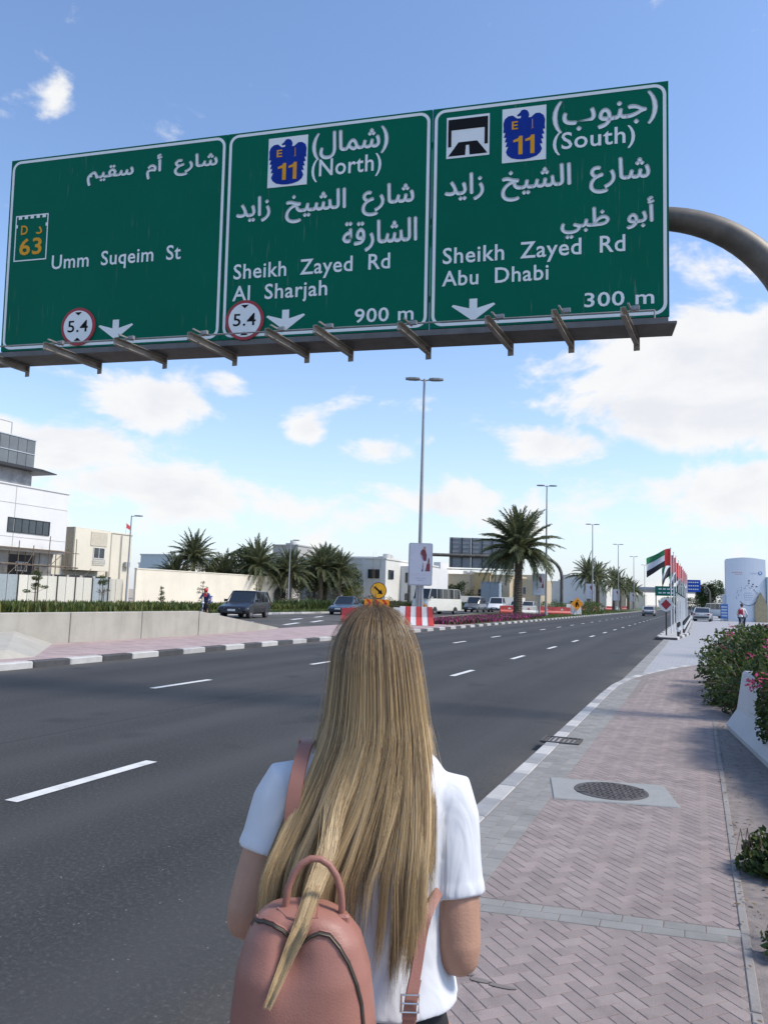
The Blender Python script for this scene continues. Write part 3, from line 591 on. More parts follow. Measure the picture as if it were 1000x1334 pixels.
# ------------------------------------------------------------------ second gantry seen from behind
def gantry2():
    P0, P1 = Vector((-36.5, 99.2, 0)), Vector((-17.2, 107.2, .1)); dr = (P1-P0).normalized(); ln = (Vector((P1.x, P1.y, 0))-Vector((P0.x, P0.y, 0))).length
    g = thing('gantry_sign', 'grey back of an overhead road sign on a double arched gantry behind the tall palm', 'road sign', (P0.x, P0.y, .0))
    d2 = Vector((dr.x, dr.y, 0)).normalized()
    def Q(u, z, n=0.): return Vector((P0.x, P0.y, 0))+d2*u+Vector((-d2.y, d2.x, 0))*n+Vector((0, 0, z))
    b = MB(); r_ = 2.6; pl = [Q(0, .1), Q(0, 7.6-r_)]+[Q(r_*(1-math.cos(R(15*i))), 7.6-r_+r_*math.sin(R(15*i))) for i in range(1, 7)]
    pr = [Q(ln-r_*(1-math.cos(R(15*i))), 7.6-r_+r_*math.sin(R(15*i))) for i in range(6, 0, -1)]+[Q(ln, 7.6-r_), Q(ln, .1)]
    b.tube(pl+pr, .23, 12); b.build('arch', polem, g, world=True, smooth=True)
    u0, u1 = 5.4, 14.4; z0, z1 = 5.95, 10.1
    bk = mat('sign_back', (.25, .26, .27), .55, .3, .1, 1.5, grime=.3)
    for i in range(3): b = MB(); a = u0+(u1-u0)*i/3; b.prism([(a+.02, z0), (a+3-.02, z0), (a+3-.02, z1), (a+.02, z1)], lambda x, z: Q(x, z, .35), lambda x, z: Q(x, z, .42)); b.build('sign_panel', bk, g, world=True)
    for i in range(7): b = MB(); a = u0+.3+i*1.4; b.prism([(a, z0), (a+.1, z0), (a+.1, z1), (a, z1)], lambda x, z: Q(x, z, .2), lambda x, z: Q(x, z, .345)); b.build('stiffener', darkm, g, world=True)
    for i in range(7): b = MB(); z = z0+.3+i*.6; b.prism([(u0, z), (u1, z), (u1, z+.05), (u0, z+.05)], lambda x, zz: Q(x, zz, .27), lambda x, zz: Q(x, zz, .343)); b.build('back_rail', steel, g, world=True)
    b = MB(); b.tube([Q(u0-.3, z0-.25, .1), Q(u1+.3, z0-.25, .1)], .07, 6); b.build('walkway', brk, g, world=True)
    for i in range(7): b = MB(); a = u0+.2+i*1.43; b.prism([(a, z0-.2), (a+.1, z0-.2), (a+.1, z0-.32), (a, z0-.32)], lambda x, z: Q(x, z, -.5), lambda x, z: Q(x, z, 1.)); b.build('bracket', brk, g, world=True)
gantry2()

# ------------------------------------------------------------------ lamp posts and advertising panels
def mast(name_label, loc, h=14.6, arms=2, rz=0., grp=None, r0=.13):
    g = thing('street_lamp', name_label, 'lamp post', loc, rz, grp)
    b = MB(); b.tube([(0, 0, 0), (0, 0, h*.5), (0, 0, h)], [r0, r0*.78, r0*.5], 12); b.build('pole', mastm, g, smooth=True)
    b = MB(); b.tube([(0, 0, 0), (0, 0, .35)], [r0*1.6, r0*1.5], 10); b.build('base', mastm, g)
    for s_ in ((-1, 1) if arms == 2 else (1,)):
        b = MB(); b.tube([(0, 0, h-.12), (s_*.3, 0, h-.05)], .045, 6); b.build('arm', mastm, g)
        b = MB(); b.loft([[(s_*(.28+q*.85), y_*(.10+.13*math.sin(math.pi*(.2+.75*q))), h-.02+zz*(.05+.05*math.sin(math.pi*(.15+.7*q)))) for y_, zz in ((-1, -.6), (1, -.6), (1, .3), (.5, 1), (-.5, 1), (-1, .3))] for q in (0, .3, .7, 1)]); b.build('lamp_head', mat('lamp_head_grey', (.20, .215, .22), .45, .2), g)
    return g
MAST = [(-15.0, 42.4), (-15.6, 86.5), (-16, 131), (-16, 176), (-16, 221), (-16, 268)]
mlab = ['tall double-headed lamp post rising behind the nearest advertising panel in the median', 'double-headed lamp post behind the tall median palm', 'double-headed lamp post above the first pair of row palms',
        'double-headed lamp post behind the third row palm', 'distant double-headed lamp post above the last row palms', 'farthest double-headed lamp post in the median']
for (x, y), lb in zip(MAST, mlab): mast(lb, (x, y, MZ-.02), rz=YAW, grp='double-headed lamp posts in the median')
mast('single-headed lamp post in front of the cream villa and boundary wall', (-55.0, 64.4, 0), 9.3, 1, R(40), 'single-headed lamp posts', .12)
mast('single-headed lamp post beside the clump of garden palms', (-49.0, 88.0, 0), 8.6, 1, R(30), 'single-headed lamp posts', .1)
mast('small single-headed lamp post in front of the white villa', (-52, 127, 0), 8.6, 1, R(30), 'single-headed lamp posts', .09)
mast('thin distant lamp post in front of the beige villa', (-44, 150, 0), 9.5, 1, R(30), 'single-headed lamp posts', .09)
adw = mat('poster_paper', (.42, .45, .53), .35, var=.05, scale=1); frm = mat('panel_frame', (.36, .38, .42), .4, .3)
prd = mat('poster_maroon', (.14, .025, .04), .5, var=.3, scale=8); pwh = mat('poster_pale', (.50, .47, .50), .5); pbl = mat('poster_blue', (.10, .13, .24), .5); pskin = mat('poster_skin', (.30, .17, .13), .5)
def adpanel(loc, lab, w_=1.36, h_=2.42, z0=2.2, mir=1, rz=YAW):
    g = thing('advertising_panel', lab, 'poster', loc, rz, 'advertising panels on the lamp posts')
    b = MB(); outer = []
    def rrect(x0, z0_, x1, z1_, r_): return [(cx+r_*math.cos(R(a0+22.5*q)), cz+r_*math.sin(R(a0+22.5*q))) for cx, cz, a0 in ((x1-r_, z1_-r_, 0), (x0+r_, z1_-r_, 90), (x0+r_, z0_+r_, 180), (x1-r_, z0_+r_, 270)) for q in range(5)]
    b.prism(rrect(-w_/2, z0, w_/2, z0+h_, .1), lambda a, c_: (a, -.12, c_), lambda a, c_: (a, .10, c_)); b.build('case', frm, g)
    b = MB(); b.prism(rrect(-w_/2+.06, z0+.06, w_/2-.06, z0+h_-.06, .06), lambda a, c_: (a, -.130, c_), lambda a, c_: (a, -.121, c_)); pst = b.build('poster', adw, g)
    X_ = lambda x: x*mir*w_; Z_ = lambda z: z0+z*h_
    def fig(m, polys):
        b = MB()
        for pl_ in polys:
            n = len(pl_); b.add([(X_(x), -.134, Z_(z)) for x, z in pl_], [tuple(range(n))])
        b.build('printed_figure', m, pst)
    fig(pskin, [[(.10, .90), (.16, .93), (.21, .90), (.20, .84), (.13, .83)], [(.10, .60), (.06, .72), (.02, .80), (.0, .74), (.06, .64)]])
    fig(prd, [[(.02, .82), (.08, .86), (.20, .83), (.26, .72), (.24, .58), (.12, .58), (.08, .70), (-.02, .74)], [(.24, .34), (.40, .34), (.40, .52), (.30, .54), (.24, .48)], [(.30, .54), (.38, .54), (.36, .64), (.32, .66)]])
    fig(pwh, [[(.10, .58), (.24, .58), (.26, .34), (.20, .34), (.17, .50), (.12, .34), (.05, .33)]])
    fig(pbl, [[(.12, .34), (.05, .33), (.09, .52), (.12, .54)], [(.20, .34), (.26, .34), (.25, .5)]])
    b = MB(); b.add([(X_(-.45), -.1335, Z_(.255)), (X_(.45), -.1335, Z_(.255)), (X_(.45), -.1335, Z_(.262)), (X_(-.45), -.1335, Z_(.262))], [(0, 1, 2, 3)]); b.build('printed_rule', pwh, pst)
    for r_ in range(2):
        b = MB(); z = z0+h_*(.17-.05*r_)
        for q in range(9-r_*4): x = (-.2+r_*.09+q*.05)*w_; b.add([(x, -.1335, z), (x+.03*w_, -.1335, z), (x+.03*w_, -.1335, z+.02), (x, -.1335, z+.02)], [(0, 1, 2, 3)])
        b.build('caption', pbl, pst)
    b = MB(); b.cyl((-.18, 0, 0), (-.18, 0, z0+.02), .045, 8); b.cyl((.12, 0, 0), (.12, 0, z0+.02), .10, 8); b.build('post', mastm, g)
adpanel((-14.6, 41.4, MZ), 'large grey-framed poster of a woman in dark red beside the striped barrier blocks')
adpanel((-16.8, 88.4, MZ), 'poster panel of a woman in dark red just right of the tall palm trunk', 1.4, 2.5)
for i, (x, y) in enumerate(MAST[2:5]):
    adpanel((x-.5, y+.5, MZ), ['small poster panel between the trunks of the first row palms', 'small distant poster panel beside the third row palm', 'smallest distant poster panel near the last row palms'][i], 1.4, 2.5)
# ------------------------------------------------------------------ buildings on the left
wht = mat('white_render', (.66, .655, .63), .85, var=.04, scale=.4, bump=.2, grime=.12)
crm = mat('cream_render', (.68, .63, .51), .85, var=.05, scale=.4, bump=.25, grime=.15)
beig = mat('beige_render', (.52, .43, .29), .85, var=.05, scale=.4, grime=.15)
grr = mat('grey_render', (.38, .37, .345), .85, var=.05, scale=.4, grime=.15)
offw = mat('off_white_render', (.66, .64, .58), .85, var=.05, scale=.4, grime=.15)
clad = mat('grey_cladding', (.16, .175, .18), .5, .2, .12, 1, rnd=.08)
alum = mat('aluminium', (.55, .56, .57), .4, .4)
def wbox(name, x0, x1, y0, y1, z0, z1, m, par): b = MB(); b.box(((x0+x1)/2, (y0+y1)/2, (z0+z1)/2), (abs(x1-x0), abs(y1-y0), z1-z0)); return b.build(name, m, par, world=True)
def win_x(par, x, y0, y1, z0, z1, npan=2, fr=None, name='window'):
    # window on a wall facing +x, glass behind a real frame
    fr = fr or alum; b = MB(); t_ = .07
    for q in ((y0, y1, z0, z0+t_), (y0, y1, z1-t_, z1), (y0, y0+t_, z0+t_, z1-t_), (y1-t_, y1, z0+t_, z1-t_)): b.box((x+.03, (q[0]+q[1])/2, (q[2]+q[3])/2), (.10, q[1]-q[0], q[3]-q[2]))
    for i in range(1, npan): yy = y0+(y1-y0)*i/npan; b.box((x+.02, yy, (z0+z1)/2), (.07, .06, z1-z0-2*t_))
    w_ = b.build(name, fr, par, world=True); b = MB(); b.box((x+.004, (y0+y1)/2, (z0+z1)/2), (.03, y1-y0-.04, z1-z0-.04)); b.build('pane', glass, w_, world=True); return w_
def win_y(par, y, x0, x1, z0, z1, npan=2, fr=None):
    fr = fr or alum; b = MB(); t_ = .08
    for q in ((x0, x1, z0, z0+t_), (x0, x1, z1-t_, z1), (x0, x0+t_, z0+t_, z1-t_), (x1-t_, x1, z0+t_, z1-t_)): b.box(((q[0]+q[1])/2, y-.03, (q[2]+q[3])/2), (q[1]-q[0], .10, q[3]-q[2]))
    for i in range(1, npan): xx = x0+(x1-x0)*i/npan; b.box((xx, y-.02, (z0+z1)/2), (.12, .07, z1-z0-2*t_))
    w_ = b.build('window', fr, par, world=True); b = MB(); b.box(((x0+x1)/2, y-.004, (z0+z1)/2), (x1-x0-.04, .03, z1-z0-.04)); b.build('pane', glass, w_, world=True)
# white building under construction
B1 = thing('office_building', 'tall white building under construction with grey clad roof storey and scaffolding at its foot', 'building', (-66, 50, 0))
wbox('wall', -72, -60, 30, 60.6, 4.9, 11.1, wht, B1)
b = MB(); b.box((-66, 45.3, 11.16), (12.2, 30.9, .12)); b.build('parapet', wht, B1, world=True)
wbox('ground_storey', -72, -60.9, 30, 59.9, -.1, 4.9, mat('bare_plaster', (.36, .35, .33), .9, var=.3, scale=.6, bump=.4, grime=.5), B1)
wbox('dark_opening', -61.2, -60.85, 54.6, 57.6, 2.4, 4.6, blackp, B1); win_x(B1, -60.84, 55.3, 56.7, 3.0, 3.9, 2)
wbox('dark_opening', -61.2, -60.86, 52.0, 53.6, .4, 2.6, blackp, B1)
w_ = win_x(B1, -60.0, 53.25, 58.35, 6.62, 8.02, 6, darkm)
wbox('set_back_storey', -71, -60.8, 30, 56.4, 11.2, 13.0, mat('torn_mesh', (.30, .30, .31), .8, var=.35, scale=1.2, bump=.5), B1)
b = MB(); b.prism([(30, 12.78), (58.4, 12.78), (58.4, 12.86), (56.6, 13.05), (30, 13.05)], lambda y_, z_: (-71.5, y_, z_), lambda y_, z_: (-59.6, y_, z_)); b.build('canopy', darkm, B1, world=True)
wbox('roof_storey', -70.5, -61.0, 30.5, 56.3, 13.06, 15.9, darkm, B1)
for r_ in range(2):
    for k in range(22): wbox('cladding_panel', -60.98, -60.86, 56.6-1.05*(k+1)+.04, 56.6-1.05*k-.01, 13.1+1.45*r_+.02, 13.1+1.45*(r_+1)-.03, clad, B1)
wbox('cladding_rail', -60.95, -60.80, 33.5, 56.6, 14.52, 14.59, alum, B1); wbox('roof_rail', -61.1, -60.8, 33.5, 56.65, 15.95, 16.05, alum, B1)
for k in range(9): b = MB(); y = 53.9-1.6*k; b.tube([(-61.2, y, 16), (-61.2, y, 17.3)], .06, 6); b.build('roof_post', alum, B1, world=True)
b = MB(); b.tube([(-61.2, 41, 17.3), (-61.2, 53.9, 17.3)], .05, 6); b.build('roof_rail', alum, B1, world=True)
for k in range(8): wbox('roof_mesh_panel', -61.3, -61.24, 52.2-1.6*k-1.5, 52.2-1.6*k, 16.1, 17.2, mat('mesh_grey', (.25, .26, .27), .7, var=.2, scale=8), B1)
SCF = thing('scaffolding', 'rusty tube scaffolding with plank decks against the foot of the white building', 'scaffolding', (-59.4, 50, 0))
rust = mat('rusty_tube', (.16, .12, .09), .8, .2, .3, 3)
rs = random.Random(11)
for k in range(9):
    y = 46.5+k*1.9+rs.uniform(-.3, .3)
    for x in (-60.4, -59.2): b = MB(); b.tube([(x, y, 0), (x+rs.uniform(-.1, .1), y+rs.uniform(-.15, .15), rs.uniform(5.2, 6.6))], .045, 5); b.build('standard', rust, SCF, world=True)
for z in (1.9, 3.6, 5.1):
    for x in (-60.4, -59.2): b = MB(); b.tube([(x, 45, z), (x, 62.6-rs.uniform(0, 2), z+rs.uniform(-.1, .1))], .04, 5); b.build('ledger', rust, SCF, world=True)
    for k in range(2): b = MB(); b.box((-59.5-k*.45, 52.5+rs.uniform(-1, 1), z+.08), (.42, 15, .05)); b.build('plank', mat('scaffold_plank', (.26, .21, .15), .9, var=.2), SCF, world=True)
for k in range(9): y = 46.5+k*1.9; b = MB(); b.tube([(-59.15, y, rs.choice((1.9, 3.6))), (-59.15, y+1.9, rs.choice((3.6, 5.1)))], .035, 5); b.build('brace', rust, SCF, world=True)
# hoarding of pale sheets
HO = thing('hoarding', 'pale sheet metal site hoarding below the scaffolding', 'fence', (-57, 50, 0))
hm = mat('hoarding_cream', (.56, .54, .46), .6, var=.05, rnd=.08, grime=.2); hm2 = mat('hoarding_grey', (.27, .31, .32), .6, var=.1, rnd=.08)
for k in range(26):
    y = 36+k*1.16; b = MB(); b.box((-57, y+.56, 1.4), (.06, 1.1, 2.4)); b.build('hoarding_sheet', hm2 if k in (12, 13, 22, 23) or k < 6 else hm, HO, world=True)
    if k % 2 == 0: b = MB(); b.box((-56.9, y, 1.35), (.08, .06, 2.5)); b.build('post', darkm, HO, world=True)
# cream villa
B2 = thing('villa', 'cream flat-roofed villa with a projecting bay and a red flag on its roof', 'building', (-70, 72, 0))
wbox('wall', -78, -65.6, 61.5, 77.2, -.1, 8.25, crm, B2)
wbox('bay', -65.6, -64.0, 66.0, 71.6, 3.55, 8.32, crm, B2)
wbox('bay_side_panel', -65.55, -64.1, 65.93, 66.0, 3.7, 8.3, mat('tan_panel', (.36, .33, .27), .85), B2)
wbox('panel', -64.0, -63.93, 68.4, 71.0, 6.4, 8.0, mat('sand_panel', (.52, .47, .37), .85), B2)
w_ = win_x(B2, -63.99, 68.9, 70.7, 4.95, 6.25, 2, wht)
b = MB()
for k in range(3): b.box((-63.86, 69.8, 4.35+k*.22), (.05, 1.9, .05))
for k in range(2): b.box((-63.86, 68.9+k*1.8, 4.6), (.05, .05, .6))
b.build('rail', alum, w_, world=True)
win_x(B2, -65.58, 62.9, 64.6, 4.7, 6.0, 1); wbox('pilaster', -65.6, -65.35, 72.9, 73.35, 2.8, 8.25, mat('tan_panel', (1, 1, 1)), B2)
wbox('lower_wall', -65.6, -63.5, 60, 71.9, -.1, 2.6, mat('blue_grey_render', (.30, .33, .36), .8), B2); wbox('vent_band', -65.6, -63.6, 60.4, 71.6, 2.62, 2.9, darkm, B2)
for k in range(6): wbox('vent_post', -63.6, -63.48, 60.6+k*2, 61+k*2, 2.6, 2.92, grr, B2)
wbox('parapet', -78.1, -65.5, 61.4, 77.3, 8.26, 8.42, crm, B2)
rf = thing('roof_flag', 'small red flag on the roof edge of the cream villa', 'flag', (-65.8, 76.2, 8.4))
b = MB(); b.tube([(0, 0, 0), (0, 0, 1.4)], .03, 5); b.build('pole', alum, rf); b = MB(); b.add([(0, .02, 1.35), (0, .9, .95), (0.1, .8, .45), (0, .02, .75)], [(0, 1, 2, 3)]); b.build('cloth', redp, rf)
# boundary walls
W1 = thing('boundary_wall', 'long cream boundary wall with an arched niche and a brown pier at its end', 'wall', (-55, 80, 0))
P_ = [(-55.5, 66.2), (-54.0, 79), (-52.2, 92.6)]
cw = mat('cream_wall', (.68, .62, .50), .88, var=.05, scale=.5, bump=.35, bscale=30, grime=.22)
brn = mat('brown_stone', (.33, .25, .17), .85, var=.15)
def wallseg(par, p0, p1, z0, z1, th, m, name='wall'):
    p0 = Vector(p0); p1 = Vector(p1); d_ = p1-p0; b = MB(); b.box(((p0.x+p1.x)/2, (p0.y+p1.y)/2, (z0+z1)/2), (d_.length, th, z1-z0), math.atan2(d_.y, d_.x)); return b.build(name, m, par, world=True)
for a, c_ in zip(P_, P_[1:]): wallseg(W1, a, c_, -.1, 3.75, .3, cw); wallseg(W1, a, c_, 3.752, 3.86, .42, cw, 'coping')
wallseg(W1, (-53.3, 85.6), (-52.95, 87.4), -.1, 3.6, .5, brn, 'pier'); wallseg(W1, (-53.45, 83.9), (-53.35, 84.4), .8, 2.6, .36, brn, 'slot')
b = MB(); b.prism([(90, .3), (91.7, .3), (91.7, 1.6)]+[(90.85+.85*math.cos(R(20*i)), 1.6+.75*math.sin(R(20*i))) for i in range(1, 9)]+[(90, 1.6)], lambda y_, z_: (-52.75+(y_-86)*.13, y_, z_), lambda y_, z_: (-52.2+(y_-86)*.13, y_, z_)); b.build('arched_gate', blackp, W1, world=True)
W2 = thing('garden_wall', 'low white garden wall behind the palms and the far hedge', 'wall', (-50, 120, 0))
wallseg(W2, (-62, 110), (-47.5, 131), -.1, 2.5, .3, offw); wallseg(W2, (-47.5, 131), (-38, 137), -.1, 2.6, .3, offw)
for x, y in ((-60, 112.9), (-54, 121.6), (-50, 127.4)): wbox('pier', x-.35, x+.35, y-.6, y+.1, -.1, 2.75, offw, W2)
W3 = thing('garden_wall', 'long low white wall in front of the beige villa', 'wall', (-35, 132, 0))
wallseg(W3, (-46.5, 124), (-28.5, 134), -.1, 2.2, .3, offw); wallseg(W3, (-28.5, 134), (-33, 190), -.1, 2.2, .3, offw)
gb = thing('site_cabin', 'white plastic sheeted cabin beside the dark container by the garden wall', 'cabin', (-49.0, 112, 0)); 
wbox('cabin_wall', -50.5, -47.3, 111, 114, -.1, 2.9, wht, gb); wbox('cabin_roof', -50.6, -47.2, 110.9, 114.1, 2.91, 3.0, offw, gb)
# villas behind
def villa(lab, boxes, wy=(), wx=()):
    x0 = sum(q[0] for q in boxes)/len(boxes); g = thing('villa', lab, 'building', (x0, boxes[0][2], 0))
    for q in boxes: wbox('wall', *q[:6], q[6], g)
    for q in boxes[:2]: wbox('parapet', q[0]-.12, q[1]+.12, q[2]-.12, q[3]+.12, q[5]+.002, q[5]+.22, q[6], g)
    for q in wy: win_y(g, *q)
    for q in wx: win_x(g, *q)
    return g
villa('white two-storey villa with a four-light window above the yellow arrow sign', [(-47.6, -41.2, 102, 126, -.1, 6.95, offw), (-53.9, -47.6, 100.2, 122, -.1, 6.7, offw), (-44.9, -44.4, 101.9, 102.05, -.1, 6.95, wht), (-41.15, -37.5, 108, 120, -.1, 6.3, wht)],
      wy=[(101.98, -43.9, -42.1, 4.2, 5.5, 4, darkm), (100.18, -50.7, -50.2, 4.4, 4.9, 1, darkm), (107.98, -40.4, -39.6, 3.8, 5.3, 1, darkm), (107.98, -38.9, -38.1, 3.8, 5.3, 1, darkm), (107.98, -40.4, -39.6, 1.2, 2.2, 1, darkm), (107.98, -38.7, -38.0, 1.2, 2.2, 1, darkm),
          (101.98, -46.6, -45.6, .9, 1.2, 1, darkm), (101.98, -43.6, -42.6, .9, 1.2, 1, darkm)], wx=[(-41.18, 103, 105, 4.2, 5.5, 2, darkm)])
villa('beige villa with a tall ochre bay behind the low white wall', [(-43.2, -31, 136, 150, -.1, 6.0, beig), (-37.2, -34.4, 135.2, 136, -.1, 6.3, mat('ochre_render', (.50, .36, .17), .85)), (-44.5, -43.2, 133.5, 148, -.1, 8.2, wht), (-31, -26, 139, 150, -.1, 5.6, beig)],
      wy=[(135.98, -41.6, -40.0, 2.0, 3.5, 2), (135.98, -33.6, -32.2, 3.0, 4.5, 2), (138.98, -30, -28.6, 2.8, 4.2, 2), (135.18, -36.5, -35.0, 1.2, 3.5, 2, darkm)])
villa('plain pale villa half hidden behind the garden palms', [(-66.3, -61.5, 113, 126, -.1, 9.6, grr), (-61.5, -50, 118, 130, -.1, 8.0, offw)], wy=[(112.98, -65.2, -63.8, 6.4, 7.6, 2, darkm)])
villa('blue-grey flat-roofed house seen over the left end of the cream wall', [(-88, -82, 106, 118, -.1, 7.4, mat('pale_blue_render', (.42, .50, .53), .85)), (-90, -81, 108, 118, -.1, 6.0, offw)])
villa('long low white villa far behind the second poster panel', [(-38, -20, 190, 205, -.1, 6.5, offw), (-30, -24, 188, 190, -.1, 8, wht)], wy=[(189.98, -36, -34, 2, 4, 2, darkm)])
villa('distant tan villa to the left of the row palms', [(-62, -42, 240, 260, -.1, 7.5, crm), (-52, -46, 238, 240, -.1, 9.5, beig)], wy=[(239.98, -60, -57, 3, 5, 2, darkm)])
villa('distant sand-coloured villa seen past the flags', [(-38, -27, 330, 350, -.1, 7.5, beig), (-27, -20, 335, 350, -.1, 5.5, crm)])
villa('distant pale block at the end of the left verge', [(-70, -56, 180, 196, -.1, 7.5, offw), (-74, -70, 182, 196, -.1, 5.5, wht)], wy=[(179.98, -66, -63, 4, 5.6, 2, darkm)])
# roof tanks, air-conditioning boxes, pipes and panel joints
tankm = mat('tank_white', (.55, .54, .50), .7, grime=.3); acm = mat('ac_grey', (.38, .38, .36), .6, grime=.3)
vb = {o.get('label', ''): o for o in list(C.objects) if o.get('category') == 'building'}
def bylab(s_): return next(o for l_, o in vb.items() if s_ in l_)
def roof_kit(g, x, y, z, n, sd):
    rn = random.Random(sd)
    for k in range(n):
        a, c_ = x+rn.uniform(-2.2, 2.2), y+rn.uniform(0, 5)
        if k % 2: b = MB(); b.tube([(a, c_, z), (a, c_, z+1.0)], .55, 12); b.build('water_tank', tankm, g, world=True)
        else: b = MB(); b.bev((a, c_, z+.35), (1.0, .7, .7), .04); b.build('ac_unit', acm, g, world=True)
roof_kit(bylab('four-light'), -44, 105, 6.97, 4, 1); roof_kit(bylab('four-light'), -50.5, 103, 6.72, 3, 2); roof_kit(bylab('ochre'), -39, 139, 6.02, 4, 3); roof_kit(bylab('half hidden'), -64, 116, 9.62, 3, 4)
roof_kit(B2, -70, 64, 8.43, 3, 5); roof_kit(bylab('blue-grey'), -85, 110, 7.42, 2, 6); roof_kit(B1, -65, 50, 16.0, 2, 7); roof_kit(bylab('second poster'), -30, 195, 6.6, 4, 8)
for g_, x, y, z1 in ((bylab('four-light'), -47.75, 101.9, 6.9), (bylab('four-light'), -42.0, 101.85, 6.9), (bylab('ochre'), -38.2, 135.85, 5.9)): b = MB(); b.tube([(x, y, 0), (x, y, z1)], .06, 6); b.build('drain_pipe', acm, g_, world=True)
for y in (63.5, 75.2): b = MB(); b.tube([(-65.45, y, 0), (-65.45, y, 8.2)], .06, 6); b.build('drain_pipe', acm, B2, world=True)
for y, z in ((72.4, 5.2), (76.2, 4.6)): b = MB(); b.bev((-65.3, y, z), (.4, .8, .6), .03); b.build('ac_unit', acm, B2, world=True)
for y in (36, 42, 48, 54): b = MB(); b.box((-59.985, y, 8.0), (.03, .04, 6.1)); b.build('panel_joint', grr, B1, world=True)
for z in (6.2, 9.4): b = MB(); b.box((-59.987, 45.3, z), (.02, 30.5, .035)); b.build('panel_joint', grr, B1, world=True)
# metro viaduct far ahead
VI = thing('viaduct', 'long grey elevated viaduct crossing far ahead behind the row palms', 'bridge', (0, 560, 0))
wbox('deck', -330, 70, 560, 570, 10.2, 12.6, grr, VI); wbox('parapet', -330, 70, 559.4, 559.95, 12.0, 13.8, mat('viaduct_blue', (.30, .34, .38), .7), VI)
for k in range(14): wbox('pier', -318+k*28, -315+k*28, 563, 567, -.1, 10.2, grr, VI)
ST_ = thing('station', 'long low grey station hall on the viaduct left of the row palms', 'building', (-170, 565, 0))
b = MB(); b.prism([(-14, 13.8), (-14, 15.5), (-8, 18), (8, 18), (14, 15.5), (14, 13.8)], lambda y_, z_: (-230, 565+y_, z_), lambda y_, z_: (-150, 565+y_, z_)); b.build('hall', mat('station_roof', (.30, .33, .36), .5), ST_, world=True)
for k in range(10): wbox('hall_window', -228+k*7.8, -222+k*7.8, 550.9, 551.02, 14, 15.3, glass, ST_)
# ------------------------------------------------------------------ exhibition booth on the right
boothm = mat('booth_vinyl', (.55, .60, .67), .5, var=.03, scale=.4); prt = mat('print_slate', (.07, .10, .13), .6); prr = mat('print_red', (.5, .12, .1), .6); prb = mat('print_blue', (.10, .2, .4), .6)
BO = thing('exhibition_booth', 'large pale blue-white printed booth with a ring of dots beside the side entrance', 'booth', (5.2, 100, 0))
b = MB(); pr_ = [(3.15+4.3*i/10, 98.9+.18*(3.15+4.3*i/10-3.15)*1.6-.22*math.sin(math.pi*i/10)) for i in range(11)]
def fy(x): i = (x-3.15)/4.3; return 98.9+.288*(x-3.15)-.22*math.sin(math.pi*max(0, min(1, i)))
foot = pr_+[(7.45, 104), (3.15, 103)]
b.prism(foot, lambda x, y: (x, y, -.1), lambda x, y: (x, y, 7.30+.22*math.sin(math.pi*(x-3.15)/4.3))); bo = b.build('body', boothm, BO, world=True)
def bprint(m, name, cx, cz, r0, r1, n=12):
    b = MB(); pts = [(cx+r0*math.cos(2*math.pi*i/n), cz+r1*math.sin(2*math.pi*i/n)) for i in range(n)]; b.add([(x, fy(x)-.02, z) for x, z in pts], [tuple(range(n))]); return b.build(name, m, bo, world=True)
rd = random.Random(4); cx, cz = 5.5, 2.95
for k in range(26):
    a = R(-20+k*220/26); q = rd.choice((1.0, 1.02, 1.25, 1.45)); bprint(prt, 'printed_dot', cx+1.02*q*math.cos(a), cz+1.02*q*math.sin(a), .05, .05, 5)
for dx, dz, r_ in ((.12, 1.85, .11), (.1, 1.55, .09), (.55, 1.45, .1), (.42, 1.2, .08), (.95, 1.2, .09), (.65, .8, .07)): bprint(prt, 'printed_dot', cx+dx, cz+dz, r_, r_, 6)
for k in range(16): a = R(215+k*7); bprint(prt, 'printed_arc', cx+1.02*math.cos(a), cz+1.02*math.sin(a), .08, .045, 6)
for r_, w_ in ((.42, .34), (.16, .42), (-.1, .40), (-.38, .34)):
    for k in range(5): bprint(prb, 'printed_word', cx-w_+k*w_*.5, cz+r_, w_*.17, .035, 6)
for k in range(6): bprint(prr, 'printed_heading', 3.85+k*.2, 5.72+.04*(k % 2), .08, .045, 6)
for k in range(5): bprint(prr, 'printed_heading', 4.2+k*.18, 5.52, .06, .03, 6)
for k in range(5): bprint(prb, 'printed_heading', 5.85+k*.14, 5.72-.1*(k % 2), .06, .04, 6)
bprint(prb, 'printed_emblem', 6.85, 5.72, .24, .22, 10); q_ = bprint(boothm, 'emblem_centre', 6.85, 5.74, .12, .11, 8); q_.location.y -= .012
b = MB(); b.prism([(7.5, 99.9), (12, 101), (12, 105), (7.5, 104)], lambda x, y: (x, y, -.1), lambda x, y: (x, y, 5.3)); b.build('annex', mat('annex_teal', (.38, .50, .53), .6, var=.05), BO, world=True)
b = MB(); b.prism([(6.2, 0), (7.5, 0), (7.5, 2.0), (6.85, 3.5), (6.2, 2.0)], lambda x, z: (x, 99.3, z), lambda x, z: (x, 99.9, z)); b.build('arched_door', mat('sand_arch', (.42, .34, .20), .8, var=.15), BO, world=True)
wbox('side_box', 2.7, 3.14, 99.2, 100, -.1, 3.1, boothm, BO)
SB = thing('info_board', 'blue printed board standing at the left foot of the pale booth', 'sign', (2.9, 97, 0)); bl_ = mat('board_blue', (.06, .16, .42), .5)
wbox('board', 2.45, 3.25, 97, 97.06, .35, 2.0, bl_, SB)
for k in range(4): wbox('printed_line', 2.55, 3.15, 96.985, 96.995, .6+.33*k, .78+.33*k, mat('print_pale', (.45, .52, .62), .6), SB)
for x in (2.5, 3.2): wbox('leg', x-.04, x+.04, 97.02, 97.1, 0.03, .345, darkm, SB)
